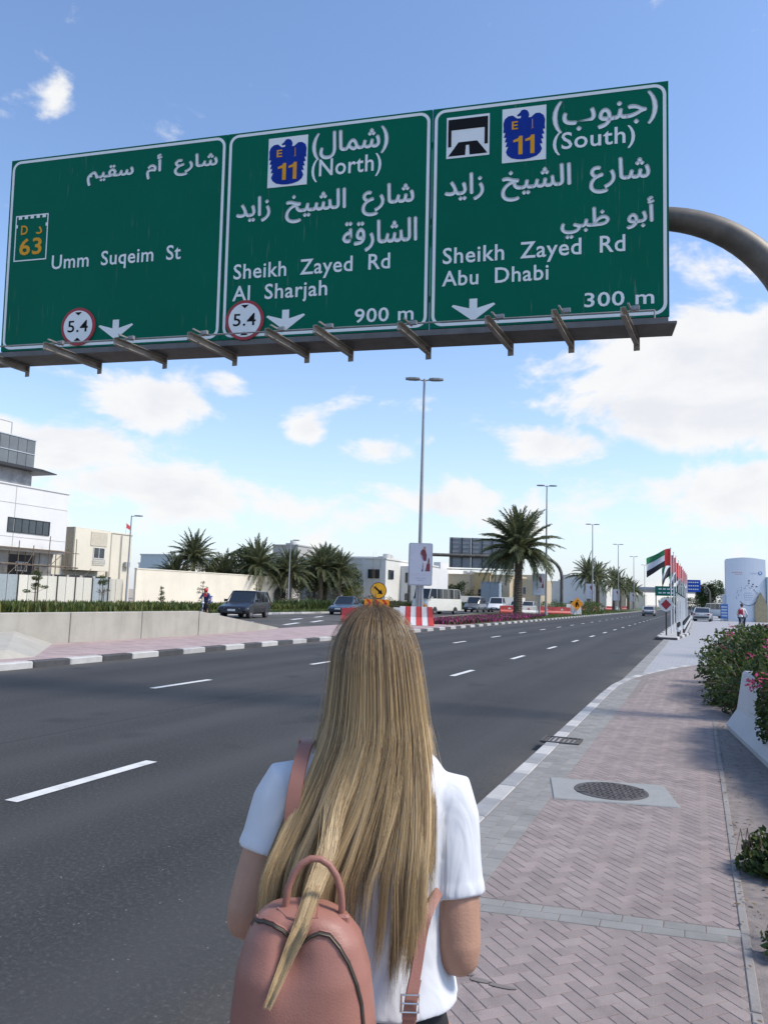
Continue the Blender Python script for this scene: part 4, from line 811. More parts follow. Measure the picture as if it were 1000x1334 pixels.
# ------------------------------------------------------------------ concrete parapet on the left
WL = thing('parapet_wall', 'low grey concrete parapet that slopes down to the pink strip left of the road', 'wall', (-16, 20, 0))
ys_ = [-14+2.95*k for k in range(0, 13)]     # joints; the last whole panel ends near y=22.3
for k in range(12):
    y0, y1 = 22.35-2.95*(k+1)+.012, 22.35-2.95*k-.012; b = MB(); b.bev((-16.02, (y0+y1)/2, .44), (.26, y1-y0, 1.02), .015); b.build('wall_panel', conc, WL, world=True)
b = MB(); b.prism([(22.362, -.05), (29.6, -.05), (29.6, .16), (22.362, .95)], lambda y, z: (-16.15-(y-22.36)*.14, y, z), lambda y, z: (-15.89-(y-22.36)*.14, y, z)); b.build('ramp_end', conc, WL, world=True)
BK = thing('concrete_block', 'low concrete block with a sloping end lying against the foot of the grey parapet', 'block', (-14.5, 12, 0))
b = MB(); z0 = MZ-.01
top = [(-15.88, -6, .50), (-15.88, 14.6, .50), (-13.35, 12.1, .30), (-13.35, -6, .30)]; bot = [(-15.88, -6, z0), (-15.88, 15.9, z0), (-13.15, 12.7, z0), (-13.15, -6, z0)]
b.add(top+bot, [(0, 1, 2, 3), (4, 7, 6, 5), (1, 5, 6, 2), (2, 6, 7, 3), (0, 4, 5, 1), (0, 3, 7, 4)]); b.build('block_body', conc, BK, world=True)
# ------------------------------------------------------------------ striped barrier blocks on the median nose
def jersey(prof_w, h, ln):
    w_ = prof_w/2; return [(-w_, 0), (w_, 0), (w_, .08*h), (w_*.55, .38*h), (w_*.38, h), (-w_*.38, h), (-w_*.55, .38*h), (-w_, .08*h)]
NB = thing('striped_barrier', 'white and red striped concrete barrier on the median nose below the nearest poster panel', 'barrier', (-14.5, 40.6, MZ), YAW)
for k in range(6):
    b = MB(); x = -.90+.30*k; b.prism([(-.5, 0), (.5, 0), (.42, .12), (.22, .45), (.14, 1.02), (-.14, 1.02), (-.22, .45), (-.42, .12)], lambda y, z: (x+.002+.06*(1-z)*(k-2.5)*.4, y-.25*abs(k-2)*.1, z), lambda y, z: (x+.298+.06*(1-z)*(k-1.5)*.4, y-.25*abs(k-2)*.1, z))
    b.build('stripe_block', redp if k % 2 else whitep, NB)
# plastic and concrete barriers along the edge of the works
plr = mat('barrier_red', (.46, .05, .05), .45, var=.15, scale=2, grime=.35, rnd=.12); plw = mat('barrier_white', (.66, .65, .62), .55, var=.1, scale=2, grime=.4, rnd=.08)
def barrier(loc, rz, red, lab, grp='red and white road barriers along the median', ln=2.0):
    g = thing('road_barrier', lab, 'barrier', loc, rz, grp); b = MB()
    b.prism([(-.26, 0), (.26, 0), (.26, .2), (.12, .42), (.09, .88), (-.09, .88), (-.12, .42), (-.26, .2)], lambda y, z: (-ln/2+.02, y, z), lambda y, z: (ln/2-.02, y, z)); b.build('barrier_body', plr if red else plw, g)
    b = MB(); b.box((0, 0, .9), (ln*.5, .1, .03)); b.build('top_lug', plr if red else plw, g)
    b = MB(); b.add([(-.22, -.262+.13, .50), (.22, -.262+.13, .50), (0, -.262+.145, .74)], [(0, 1, 2)]); b.build('warning_triangle', plw if red else plr, g)
for x, y, red, lb in ((-19.4, 43.6, 1, 'red plastic road barrier just left of the chevron sign, partly behind the woman\'s head'), (-17.6, 43.6, 0, 'white concrete road barrier below the chevron sign'), (-16.3, 44.4, 0, 'white concrete road barrier between the chevron sign and the striped blocks')):
    barrier((x, y, MZ if x > -17.5 else 0), YAW, red, lb)
bl = [(-20.9, 91.6, 1), (-19.0, 93.6, 0), (-17.2, 95.6, 1), (-15.6, 97.3, 1), (-20.6, 150, 1), (-20.6, 156, 1), (-20.5, 162, 0), (-20.6, 168, 0), (-20.6, 190, 1), (-20.6, 196, 0), (-20.5, 202, 0), (-20.5, 230, 1), (-20.5, 236, 0)]
bnm = ['red barrier immediately left of the tall palm trunk', 'white barrier with a red triangle just right of the tall palm trunk', 'red barrier with a white triangle below the second poster panel', 'red barrier left of the orange works sign',
 'first red barrier under the leftmost row palm', 'second red barrier under the leftmost row palm', 'pale barrier right of the first two row palms', 'second pale barrier right of the first two row palms', 'lone red barrier under the third row palm', 'pale barrier under the third row palm',
 'farther pale barrier beyond the third row palm', 'small distant red barrier below the last row palms', 'smallest distant pale barrier below the last row palms']
for (x, y, red), lb in zip(bl, bnm): barrier((x, y, MZ if y < 140 else MZ), YAW+R(8), red, lb, ln=2.3 if y < 140 else 5)
WB = thing('concrete_barrier', 'tall white concrete barrier end left of the clipped bushes and orange works sign', 'barrier', (-14.5, 99.5, MZ), YAW)
for k in range(3): b = MB(); b.prism([(-.4, 0), (.4, 0), (.15, 1.3), (-.15, 1.3)], lambda y, z: (-.9+.62*k, y, z), lambda y, z: (-.32+.62*k, y, z)); b.build('barrier_body', whitep, WB)
# ------------------------------------------------------------------ warning signs
yel = mat('sign_yellow', (.75, .38, .02), .45, spec=.3); oran = mat('sign_amber', (.80, .30, .02), .45, spec=.3); sred = mat('sign_red_bright', (.55, .03, .02), .45, spec=.3)
def disc(par, m, y, r_, z, name, n=24): b = MB(); b.prism([(r_*math.cos(2*math.pi*i/n), z+r_*math.sin(2*math.pi*i/n)) for i in range(n)], lambda x, zz: (x, y, zz), lambda x, zz: (x, y+.02, zz)); return b.build(name, m, par)
YS = thing('arrow_sign', 'round yellow sign with a black arrow pointing down to the right above the chevron board', 'sign', (-18.0, 43.5, 0), YAW)
disc(YS, signk, -.03, .50, 2.0, 'rim'); fc = disc(YS, yel, -.052, .46, 2.0, 'face')
b = MB(); m_ = Matrix.Rotation(R(-48), 3, 'Y').to_3x3()
def ap(x, z): a = R(-48); return (x*math.cos(a)-z*math.sin(a), -.0545, 2.0+x*math.sin(a)+z*math.cos(a))
a_ = R(-42); AR = lambda x, z: (x*math.cos(a_)-z*math.sin(a_), -.0545, 2.0+x*math.sin(a_)+z*math.cos(a_))
b.add([AR(*q) for q in ((-.34, -.06), (.08, -.06), (.08, -.17), (.34, 0), (.08, .17), (.08, .06), (-.34, .06))], [(0, 1, 5, 6), (2, 3, 4)]); b.build('arrow', signk, fc)
b = MB(); b.box((0, .02, .95), (.05, .04, 1.9)); b.build('post', mastm, YS)
CH = thing('chevron_board', 'amber board with red chevrons pointing right under the round yellow arrow sign', 'sign', (-18.0, 43.3, 0), YAW)
b = MB(); b.box((0, -.04, 1.22), (1.5, .02, .50)); bd = b.build('board', oran, CH)
for k in range(3):
    x = -.66+.48*k; b = MB(); b.add([(x, -.052, .99), (x+.16, -.052, .99), (x+.34, -.052, 1.22), (x+.16, -.052, 1.45), (x, -.052, 1.45), (x+.17, -.052, 1.22)], [(0, 1, 2, 5), (5, 2, 3, 4)]); b.build('chevron', sred, bd)
for s_ in (-1, 1): b = MB(); b.box((s_*.6, 0, .6), (.05, .04, 1.2)); b.build('leg', mastm, CH)
def works(loc, lab, s_=1.):
    g = thing('works_sign', lab, 'sign', loc, YAW, 'amber works signs'); b = MB(); b.prism([(0, .35*s_), (.5*s_, .85*s_), (0, 1.35*s_), (-.5*s_, .85*s_)], lambda x, z: (x, -.03, z), lambda x, z: (x, 0, z)); bd = b.build('board', oran, g)
    b = MB(); b.add([(x*s_, -.034, z*s_) for x, z in ((-.12, .6), (-.02, .6), (.03, .8), (.1, .62), (.17, .66), (.08, .95), (-.05, 1.05), (-.15, .85))], [tuple(range(8))]); b.add([(x*s_, -.034, z*s_) for x, z in ((0, 1.06), (.08, 1.06), (.08, 1.14), (0, 1.14))], [(0, 1, 2, 3)]); b.build('workman_symbol', signk, bd)
    for k in (-1, 1): b = MB(); b.cyl((k*.3*s_, .05, 0), (0, .02, .8*s_), .02, 5); b.build('leg', darkm, g)
    return g
works((-14.0, 99.2, MZ), 'large amber works sign on the median right of the second gantry', 1.6)
works((-16.3, 47.0, MZ), 'small amber works sign behind the left end of the striped barrier', .9)
AD_ = thing('diamond_sign', 'small white round sign with a dark red diamond at the tip of the flag island', 'sign', (-1.47, 41.8, .14), 0)
disc(AD_, whitep, -.03, .36, 1.55, 'plate', 8); b = MB(); b.add([(0, -.034, 1.28), (.25, -.034, 1.55), (0, -.034, 1.82), (-.25, -.034, 1.55)], [(0, 1, 2, 3)]); b.build('diamond', signr, AD_)
b = MB(); b.box((0, .0, .6), (.07, .05, 1.25)); b.build('post', darkm, AD_)
def board_sign(name, lab, x0, x1, y, z0, z1, m, post_x=None, lines=3, poles=()):
    g = thing(name, lab, 'road sign', ((x0+x1)/2, y, 0)); wbox('panel', x0, x1, y, y+.15, z0, z1, m, g)
    for k in range(lines):
        zz = z1-(z1-z0)*(k+.75)/(lines+.5)
        for q in range(5): a = x0+(x1-x0)*(.12+.155*q); wbox('lettering', a, a+(x1-x0)*.11, y-.03, y-.012, zz-.11*(z1-z0)/lines, zz+.16*(z1-z0)/lines, signw, g)
    for px_ in poles: b = MB(); b.tube([(px_, y+.4, 0), (px_, y+.4, z1)], .16, 8); b.build('post', mastm, g, world=True)
    return g
bs = board_sign('gantry_sign', 'blue overhead sign on an arched post beyond the flags', -1.65, .55, 141, 4.05, 6.1, mat('sign_bright_blue', (.02, .08, .42), .5, spec=.2), lines=3)
pl = [(.2, 141.5, 5.2), (.55, 141.5, 5.2)]+[(.55+1.45*math.sin(R(15*i)), 141.5, 3.75+1.45*math.cos(R(15*i))) for i in range(1, 7)]+[(2.0, 141.5, 0)]
b = MB(); b.tube(pl, .14, 8); b.build('arched_post', polem, bs, world=True)
fg = mat('far_sign_green', (.01, .16, .11), .5, spec=.2)
board_sign('gantry_sign', 'green overhead sign partly hidden behind the flag poles', -10.2, -3.4, 214, 4.1, 6.6, fg, lines=2, poles=(-10, -3.6))
board_sign('gantry_sign', 'wide low green sign between the works sign and the first row palms', -33.5, -22.5, 208, 2.9, 5.2, fg, lines=2, poles=(-33, -23))
KI = thing('blue_kiosk', 'narrow dark blue kiosk standing behind the minibus', 'kiosk', (-29.3, 93, 0)); wbox('kiosk_body', -30.3, -28.6, 92.5, 93.6, .1, 2.1, mat('kiosk_blue', (.02, .04, .12), .4), KI); wbox('kiosk_cap', -30.4, -28.5, 92.4, 93.7, 2.11, 2.2, darkm, KI)
GB = thing('grey_box', 'tall grey-blue utility box between the two parked cars and the beige villa', 'utility box', (-29.5, 118, 0)); wbox('box_body', -31.3, -28.4, 117.5, 119, .1, 4.4, mat('box_grey', (.27, .32, .36), .6, var=.05), GB); wbox('box_cap', -31.4, -28.3, 117.4, 119.1, 4.41, 4.5, grr, GB)
for s_ in (0, 1): wbox('box_door', -31.2+1.43*s_, -29.87+1.43*s_, 117.46, 117.497, .3, 4.2, mat('box_grey', (1, 1, 1)), GB)
# ------------------------------------------------------------------ flag island
isl = plane('flag_island', [(-1.75, 39.2), (-1.0, 39.2), (-.55, 47), (-.45, 118), (-1.75, 118)], .14, mat('island_concrete', (.40, .39, .37), .9, var=.1, scale=2, grime=.3))
for k in range(52):
    y = 39.2+k*1.5
    if k < 46:
        b = MB(); b.bev((-1.82, y+.74, .065), (.14, 1.46, .165), .02); b.build('kerb_stone', kerbw if k % 2 else kerbb, isl)
        xr = -1.0+.45*min(1, (y-39.2)/7.8)+.08
        b = MB(); b.bev((xr, y+.74, .065), (.14, 1.46, .165), .02, R(-3.3) if y < 46 else 0); b.build('kerb_stone', kerbw if (k+1) % 2 else kerbb, isl)
b = MB(); b.bev((-1.38, 39.1, .065), (1.0, .14, .165), .02); b.build('kerb_stone', kerbb, isl)
fgr, fwh, fbk, frd = mat('flag_green', (.02, .17, .07), .75), mat('flag_white', (.62, .63, .66), .75), mat('flag_black', (.018, .018, .022), .75), mat('flag_red', (.50, .03, .03), .75)
rf_ = random.Random(21)
def flag(loc, lab, i):
    g = thing('flag', lab, 'flag', loc, 0, 'national flags on poles along the island'); h = 4.62
    b = MB(); b.tube([(0, 0, 0), (0, 0, h)], [.032, .022], 8); b.build('pole', whitep, g); b = MB(); b.ell((0, 0, h+.03), (.04, .04, .04), 8, 6); b.build('finial', whitep, g)
    ph = rf_.uniform(0, 6); fold = .0 if i == 0 else rf_.uniform(.3, .95); L_, H_ = 1.28, .95; droop = .62 if i == 0 else .5+.9*fold
    def pt(u, v):
        a = R(195+ (0 if i == 0 else 40*fold)); cu = u*L_*(1-.45*fold)
        return (cu*math.cos(a)+.05*math.sin(5*u+ph)*u, cu*math.sin(a)+.12*math.sin(7.5*u+ph+1.5*v)*u*(1+fold), h-.06-(1-v)*H_*(1-.12*u*math.sin(4*u+ph))-droop*u*u*.9*(1+.25*(1-v)*fold)+.07*math.sin(6*u+ph))
    def patch(u0, u1, v0, v1, m, name):
        b = MB(); n = 14; k_ = 5; vs = [pt(u0+(u1-u0)*a/n, v0+(v1-v0)*c_/k_) for a in range(n+1) for c_ in range(k_+1)]; b.add(vs, [(a*(k_+1)+c_, a*(k_+1)+c_+1, (a+1)*(k_+1)+c_+1, (a+1)*(k_+1)+c_) for a in range(n) for c_ in range(k_)]); b.build(name, m, g, smooth=True)
    patch(0, .26, 0, 1, frd, 'red_band'); patch(.26, 1, .667, 1, fgr, 'green_band'); patch(.26, 1, .333, .667, fwh, 'white_band'); patch(.26, 1, 0, .333, fbk, 'black_band')
fl = ['nearest national flag, flying flat to the left beside the road', 'second national flag from the camera, its red band folded upright', 'third national flag, half furled, behind the first two']+['national flag in the far half of the row along the flag island']*7
for i in range(10): flag((-1.32+.045*i, 45.0+3.6*i+(i > 2)*i*.6, .14), fl[i], i)
bol = mat('bollard_black_white', (.5, .5, .5), .6)
for i in range(16):
    g = thing('bollard', 'black and white bollard in the row along the right edge of the flag island', 'bollard', (-.72 if i > 1 else -.9, 41.5+i*2.6, .14), 0, 'bollards along the flag island')
    for k in range(3): b = MB(); b.cyl((0, 0, .22*k), (0, 0, .22*k+.218), .06, 8); b.build('band', whitep if k % 2 else blackp, g)
for i in range(9):
    g = thing('guard_post', 'slim white post between the flag poles', 'post', (-1.05, 46+i*3.4, .14), 0, 'slim white posts between the flag poles')
    b = MB(); b.cyl((0, 0, 0), (0, 0, 2.2+.0*i), .028, 6); b.build('post', whitep, g); b = MB(); b.box((0, 0, 2.24), (.09, .09, .07)); b.build('cap', darkm, g)
# ------------------------------------------------------------------ palms
palmg = leafmat('palm_green', (.078, .098, .045), (.145, .16, .082), .4); palmd = mat('palm_dry', (.22, .17, .10), .9, var=.2); bark = mat('palm_bark', (.12, .095, .07), .95, var=.35, scale=3, bump=.8, bscale=14)
rach = mat('palm_rachis', (.14, .15, .07), .7)
def frond_mesh(L_, droop, seed, dens=50):
    rn = random.Random(seed); b = MB(); n = 14; pts = []
    for i in range(n+1):
        u = i/n; pts.append(Vector((L_*u*(1-.10*droop*u), rn.uniform(-.01, .01)*L_*u, L_*(.16*math.sin(u*1.6)-droop*.42*u*u))))
    b.m = 1; b.tube(pts, [.035*(1-.85*i/n)+.004 for i in range(n+1)], 4, False); b.m = 0
    for s_ in (-1, 1):
        for k in range(dens):
            u = .12+.88*(k+.5*rn.random())/dens; f_ = u*n; i = min(int(f_), n-1); p0 = pts[i].lerp(pts[i+1], f_-i); tg = (pts[min(i+1, n)]-pts[i]).normalized()
            ll = L_*.17*math.sin(math.pi*min(1, .18+u*.78))**.7*rn.uniform(.8, 1.1); sp = R(52-28*u+rn.uniform(-8, 8)); up = rn.uniform(.05, .55)
            sd = Vector((0, s_, 0)); d_ = (tg*math.cos(sp)+sd*math.sin(sp)+Vector((0, 0, 1))*up*math.sin(sp)).normalized()
            tip = p0+d_*ll+Vector((0, 0, -ll*rn.uniform(.1, .4))); mid = p0+d_*ll*.5; wv = tg*.036*L_/3.2
            b.add([p0-wv*.4, p0+wv*.4, mid+wv, tip, mid-wv], [(0, 1, 2, 3, 4)])
    return b
FR = []
for i, (dr, sd) in enumerate(((.15, 1), (.45, 2), (.8, 3), (1.15, 4), (1.5, 5))):
    ob = frond_mesh(1.0*4.4, dr, sd).build('frond', [palmg, rach]); FR.append(ob.data); bpy.data.objects.remove(ob)
def palm(loc, lab, trunk_h, L_, nfr, seed, tr=.26, lean=.0, grp=None, skirt=True):
    rn = random.Random(seed); g = thing('palm_tree', lab, 'palm tree', loc, rn.uniform(0, 6), grp)
    b = MB(); rings = []; n = 10; st_ = max(8, int(trunk_h*5)); 
    for i in range(st_*2+1):
        z = trunk_h*i/(st_*2); r_ = tr*(1.15-.25*min(1, z/trunk_h*1.2))*(1.0+(.13 if i % 2 else -.03))*rn.uniform(.95, 1.05)+.10*tr*max(0, 1-z*1.5); tw = i*.4
        rings.append([(lean*z*z*.02+r_*math.cos(2*math.pi*j/n+tw*.0), r_*math.sin(2*math.pi*j/n), z+(.05 if j % 2 else 0)) for j in range(n)])
    b.loft(rings); b.build('trunk', bark, g)
    top = Vector((lean*trunk_h*trunk_h*.02, 0, trunk_h)); b = MB()
    for k in range(34): a = k*2.4; z = trunk_h-.75+.8*(k/34); d_ = Vector((math.cos(a), math.sin(a), 0)); p0 = top-Vector((0, 0, trunk_h-z))+d_*tr*.8; b.tube([p0, p0+d_*.14*rn.uniform(.8, 1.6)+Vector((0, 0, .34))], [.07, .03], 4)
    b.build('leaf_bases', palmd, g, kind='stuff')
    for k in range(nfr):
        q = (k+.5)/nfr; a = k*2.39996+rn.uniform(-.2, .2); e_ = R(86-(112 if skirt else 92)*q**1.05+rn.uniform(-7, 7)); vi = min(4, max(0, int(q*4.6+rn.uniform(-.6, .6))))
        o = bpy.data.objects.new('frond', FR[vi]); C.objects.link(o); o.parent = g; s_ = L_/4.4*rn.uniform(.86, 1.08)*(.78 if q < .12 else 1); o.scale = (s_, s_, s_)
        o.rotation_euler = Matrix.Rotation(a, 3, 'Z').to_euler() if False else (Matrix.Rotation(a, 3, 'Z') @ Matrix.Rotation(-e_, 3, 'Y') @ Matrix.Rotation(rn.uniform(-.5, .5), 3, 'X')).to_euler(); o.location = top+Vector((0, 0, rn.uniform(-.35, .15)))
    return g
palm((-18.5, 85.3, MZ), 'tall date palm with a full round crown standing alone in the median', 7.2, 5.4, 120, 3, .42, .25)
rp_ = [(-17.8, 141, 6.2, 4.4, 'leftmost of the row of date palms beyond the works sign'), (-18.3, 158, 6.4, 4.3, 'second date palm of the row, close behind the leftmost one'), (-17.8, 185, 6.3, 4.4, 'third date palm of the row, right of the pair'),
       (-18.5, 208, 5.8, 4.2, 'fourth date palm of the row, half hidden by the third'), (-18, 228, 5.8, 4.2, 'rightmost low date palm of the row, nearest the first flag'), (-19, 262, 5.6, 4.2, 'distant date palm peeping out behind the rightmost of the row')]
for i, (x, y, th, L_, lb) in enumerate(rp_): palm((x, y, MZ), lb, th, L_, 46, 20+i, .36, 0, 'row of date palms in the median')
gp = [(-58.8, 88, 3.6, 4.0, 60, 'shaggy low palm between the tallest wall palm and the dark tree'), (-52.6, 92.5, 3.6, 3.4, 50, 'low palm filling the middle of the garden clump'), (-49.2, 99, 5.6, 3.7, 76, 'taller palm at the back of the garden clump'), (-61.5, 84.5, 5.9, 3.9, 80, 'dense date palm rising above the cream boundary wall'), (-62.5, 82.2, 3.2, 3.8, 60, 'low spreading palm at the left end of the clump behind the cream wall'), (-53.6, 87.6, 5.0, 4.1, 90, 'broad pale date palm in the middle of the garden clump'),
      (-50.5, 91, 4.4, 3.8, 76, 'slender date palm right of the broad pale one'), (-47.9, 95, 5.0, 3.8, 84, 'date palm behind the single-headed lamp post'), (-45.8, 96.5, 4.6, 3.6, 84, 'rightmost date palm of the garden clump beside the white villa'), (-73, 95, 3.2, 2.6, 36, 'small palm just right of the cream villa')]
for i, (x, y, th, L_, nf, lb) in enumerate(gp): palm((x, y, 0), lb, th, L_, nf, 40+i, .28, .1, 'date palms behind the garden walls')
# ------------------------------------------------------------------ leafy plants
def leaves(name, mats_, par, blobs, n, sz, seed, kind='stuff', flat=.0, world=True, shell=.55):
    rn = random.Random(seed); b = MB(); tot = sum(q[3]*q[4]*q[5] for q in blobs)**(1.0)
    for q in blobs:
        cnt = int(n*(q[3]*q[4]*q[5])/tot)
        for _ in range(cnt):
            d_ = Vector((rn.gauss(0, 1), rn.gauss(0, 1), rn.gauss(0, 1))).normalized(); r_ = rn.uniform(shell**3, 1)**(1/3)*(1+.22*noise.noise(d_*2.3+Vector(q[:3])))
            p0 = Vector((q[0]+d_.x*q[3]*r_, q[1]+d_.y*q[4]*r_, q[2]+d_.z*q[5]*r_))
            if noise.noise(p0*(1.2/sz*.09)+Vector((seed, 0, 0))) < -.22: continue
            a = Vector((rn.gauss(0, 1), rn.gauss(0, 1), rn.gauss(0, 1)*(1-flat))).normalized(); c_ = a.cross(Vector((rn.gauss(0, 1), rn.gauss(0, 1), rn.gauss(0, 1)))).normalized(); s_ = sz*rn.uniform(.6, 1.25)
            b.m = 0 if len(mats_) == 1 or rn.random() > q[6] else 1
            b.add([p0-a*s_*.5, p0+c_*s_*.28, p0+a*s_*.5, p0-c_*s_*.28], [(0, 1, 2, 3)])
    return b.build(name, mats_, par, world=world, kind=kind)
lg1 = leafmat('leaf_dark', (.022, .042, .012), (.045, .07, .018), .3); lg2 = leafmat('leaf_mid', (.05, .085, .02), (.09, .12, .03), .35); lg3 = leafmat('leaf_yellowish', (.12, .14, .035), (.17, .17, .05), .35)
flm = leafmat('bract_pink', (.42, .05, .13), (.55, .10, .20), .4); ppl = leafmat('petunia_purple', (.22, .025, .11), (.34, .045, .16), .3); twig = mat('twig', (.13, .09, .06), .9, var=.3)
def tree(name, lab, loc, blobs, n, sz, m, seed, cat='tree', trunk=(.12, 2), grp=None):
    g = thing(name, lab, cat, loc, 0, grp); rn = random.Random(seed); b = MB(); L0 = Vector(loc)
    b.tube([L0, L0+Vector((.1, 0, trunk[1]*.5)), L0+Vector((0, .1, trunk[1]))], [trunk[0]*1.3, trunk[0], trunk[0]*.7], 7)
    for q in blobs[:7]: b.tube([L0+Vector((0, .1, trunk[1]*.8)), Vector(q[:3])*.6+(L0+Vector((0, 0, trunk[1])))*.4+Vector((0, 0, .1)), Vector(q[:3])], [trunk[0]*.6, trunk[0]*.4, .02], 5)
    b.build('trunk', twig, g, world=True); leaves('foliage', [m] if not isinstance(m, list) else m, g, blobs, n, sz, seed); return g
tree('garden_tree', 'dark rounded garden tree between the two tallest palms behind the cream wall', (-58, 92, 0), [(-58.4, 91, 5.6, 2.6, 2, 2.0, 0), (-61, 90, 4.6, 2.2, 2, 1.8, 0), (-55.5, 92, 4.8, 2.6, 2, 2.0, 0), (-57.5, 91, 6.9, 1.6, 1.3, 1.1, 0)], 12000, .30, lg1, 1, trunk=(.2, 3))
tree('garden_tree', 'dark leafy tree filling the right half of the garden clump', (-50, 97, 0), [(-52, 96, 4.6, 2.8, 2, 2.3, .2), (-49, 98, 4.8, 2.8, 2, 2.4, .2), (-46, 99, 4.0, 2.4, 2, 2.2, .2)], 12000, .28, [lg1, lg2], 21, trunk=(.2, 2.5))
tree('hedge', 'tall mixed green hedge growing over the right end of the cream wall', (-51, 90, 0), [(-56, 89.5, 3.4, 2.5, 1.2, 1.0, .3), (-51.5, 93.5, 2.6, 1.6, 1.6, 2.0, .5), (-49.5, 97, 2.0, 1.6, 1.6, 1.5, .6), (-47.6, 101, 1.6, 1.7, 1.5, 1.4, .5), (-45.5, 104, 1.4, 1.5, 1.5, 1.2, .3)], 13000, .17, [lg2, lg3], 2, 'hedge', (.08, 1))
tree('shrub', 'yellow-green shrub beside the left corner of the white villa', (-44.8, 98.5, 0), [(-44.8, 98.5, 1.7, 1.3, 1.1, 1.2, .8), (-43.9, 98.9, 2.4, .8, .8, .8, .8)], 3000, .15, [lg2, lg3], 3, 'shrub', (.06, 1))
tree('shrub', 'dark clipped round shrub between the gantry post and the minibus', (-25.9, 78, 0), [(-25.9, 78, 1.2, 1.15, 1.0, 1.0, 0), (-26.9, 78.5, .9, .8, .7, .8, 0)], 3600, .12, lg1, 4, 'shrub', (.06, .6))
tree('tree_clump', 'row of dark bushy trees in front of the beige villa', (-38, 131, 0), [(-40.2, 131, 3.0, 1.3, 1, 1.2, 0), (-38.3, 131.6, 3.3, 1.4, 1, 1.5, 0), (-36.6, 132, 2.8, 1.2, 1, 1.1, 0), (-34.4, 132.6, 3.1, 1.2, 1, 1.4, 0), (-33, 133, 3, .9, .9, 1, 0)], 6000, .25, lg1, 5, 'trees', (.12, 1.6))
tree('rounded_bush', 'broad clipped bush behind the barriers right of the second poster panel', (-15.8, 103, 0), [(-16.9, 103, .75, 1.7, 1.6, 1.0, .3), (-15.0, 104, .8, 1.7, 1.5, 1.0, .3), (-18.4, 106, .9, 1.6, 1.5, 1.1, .3)], 6000, .16, [lg2, lg3], 6, 'bush', (.05, .4))
tree('rounded_bush', 'darker clipped bush just right of the large amber works sign', (-14.6, 118, 0), [(-14.8, 118, .9, 1.5, 1.5, 1.1, .2), (-14.2, 121, .8, 1.3, 1.5, 1.0, .2)], 4200, .17, [lg2, lg3], 7, 'bush', (.05, .4))
tree('roadside_tree', 'dark green tree standing behind the left edge of the pale booth', (2.2, 158, 0), [(1.6, 158, 4.2, 1.9, 1.7, 2.2, .1), (3.2, 158, 5.0, 1.6, 1.6, 2.0, .1), (.5, 157.5, 3.0, 1.0, 1.4, 1.6, .1), (2.2, 157.5, 2.6, 2.0, 1.4, 1.4, .1)], 7000, .3, [lg1, lg2], 8, trunk=(.2, 2.4))
tree('tree_clump', 'dark trees far beyond the side entrance under the viaduct', (-8, 420, 0), [(-14+5.5*i, 420+3*(i % 3), 3+1.2*(i % 2), 4.4, 4, 3.2, .2) for i in range(6)], 6000, .7, [lg1, lg2], 9, 'trees', (.3, 3))
tree('tree_clump', 'low grey-green trees at the end of the left verge behind the row palms', (-60, 300, 0), [(-72+6*i, 300, 2.6+.8*(i % 3), 4, 3, 2.6, .3) for i in range(7)], 5000, .6, [lg1, lg2], 10, 'trees', (.3, 2))
tree('verge_shrubs', 'grey-brown heap of shrubs behind the navy saloon car', (-29.5, 74, 0), [(-31.8, 74, .9, 1.2, 1, .9, .2), (-30.1, 74.6, 1.0, 1.1, 1, .8, .2), (-28.4, 75, .7, 1, .9, .6, .2)], 3000, .12, [twig, lg1], 12, 'shrubs', (.04, .5))
tree('roadside_tree', 'unseen leafy tree right of the side entrance, casting the near dark band', (8.2, 28.2, .035), [(6.4, 28.2, 6.4, 2.4, .9, 1.7, .2), (8.6, 28.6, 7.0, 2.4, 1.0, 1.8, .2), (10.4, 28.2, 6.2, 2.0, .9, 1.6, .2)], 9000, .22, [lg1, lg2], 14, trunk=(.2, 4), grp='trees right of the side entrance')  # unseen pair of trees, put here to shade the side entrance in bands
tree('roadside_tree', 'slimmer unseen tree beyond the leafy one, right of the side entrance', (8.8, 33.6, .035), [(7.6, 33.6, 6.0, 2.2, .5, 1.0, .2), (9.8, 33.8, 6.4, 2.2, .5, 1.1, .2)], 5000, .2, [lg1, lg2], 15, trunk=(.18, 4), grp='trees right of the side entrance')
# saplings in the far verge
def sapling(x, y, h, lab, seed, dens=1.):
    g = thing('sapling', lab, 'sapling', (x, y, .1), 0, 'young trees in the far verge'); rn = random.Random(seed)
    b = MB(); b.tube([(0, 0, 0), (rn.uniform(-.05, .05), 0, h*.5), (0, 0, h)], [.05, .035, .015], 6)
    tiers = []
    for k in range(5):
        z = h*(.40+.13*k)+rn.uniform(-.1, .1); r_ = (1.0-.14*k)*.62*h/2.6*rn.uniform(.6, 1.2)
        for q in range(6):
            if rn.random() < .3: continue
            a = q*1.05+k*.5+rn.uniform(-.2, .2); rr_ = r_*rn.uniform(.5, 1.15); e = Vector((math.cos(a)*rr_, math.sin(a)*rr_, z+rn.uniform(.05, .6)*rr_)); b.tube([(0, 0, z-.05), e], [.014, .005], 4); tiers.append((e.x*.75, e.y*.75, e.z, .26*r_+.06, .26*r_+.06, .12, .2))
    b.build('trunk', twig, g); leaves('foliage', [lg2, lg1], g, tiers, int(900*dens), .085, seed, world=False, shell=.1)
    b = MB(); b.tube([(.12, .05, 0), (.12, .05, h*.62)], .025, 5); b.build('stake', twig, g)
sapling(-37.2, 35.5, 2.75, 'bushiest sapling in front of the scaffolding', 1, 1.6); sapling(-37.6, 41.6, 2.5, 'slim upright sapling in front of the grey hoarding sheets', 2, 1.3)
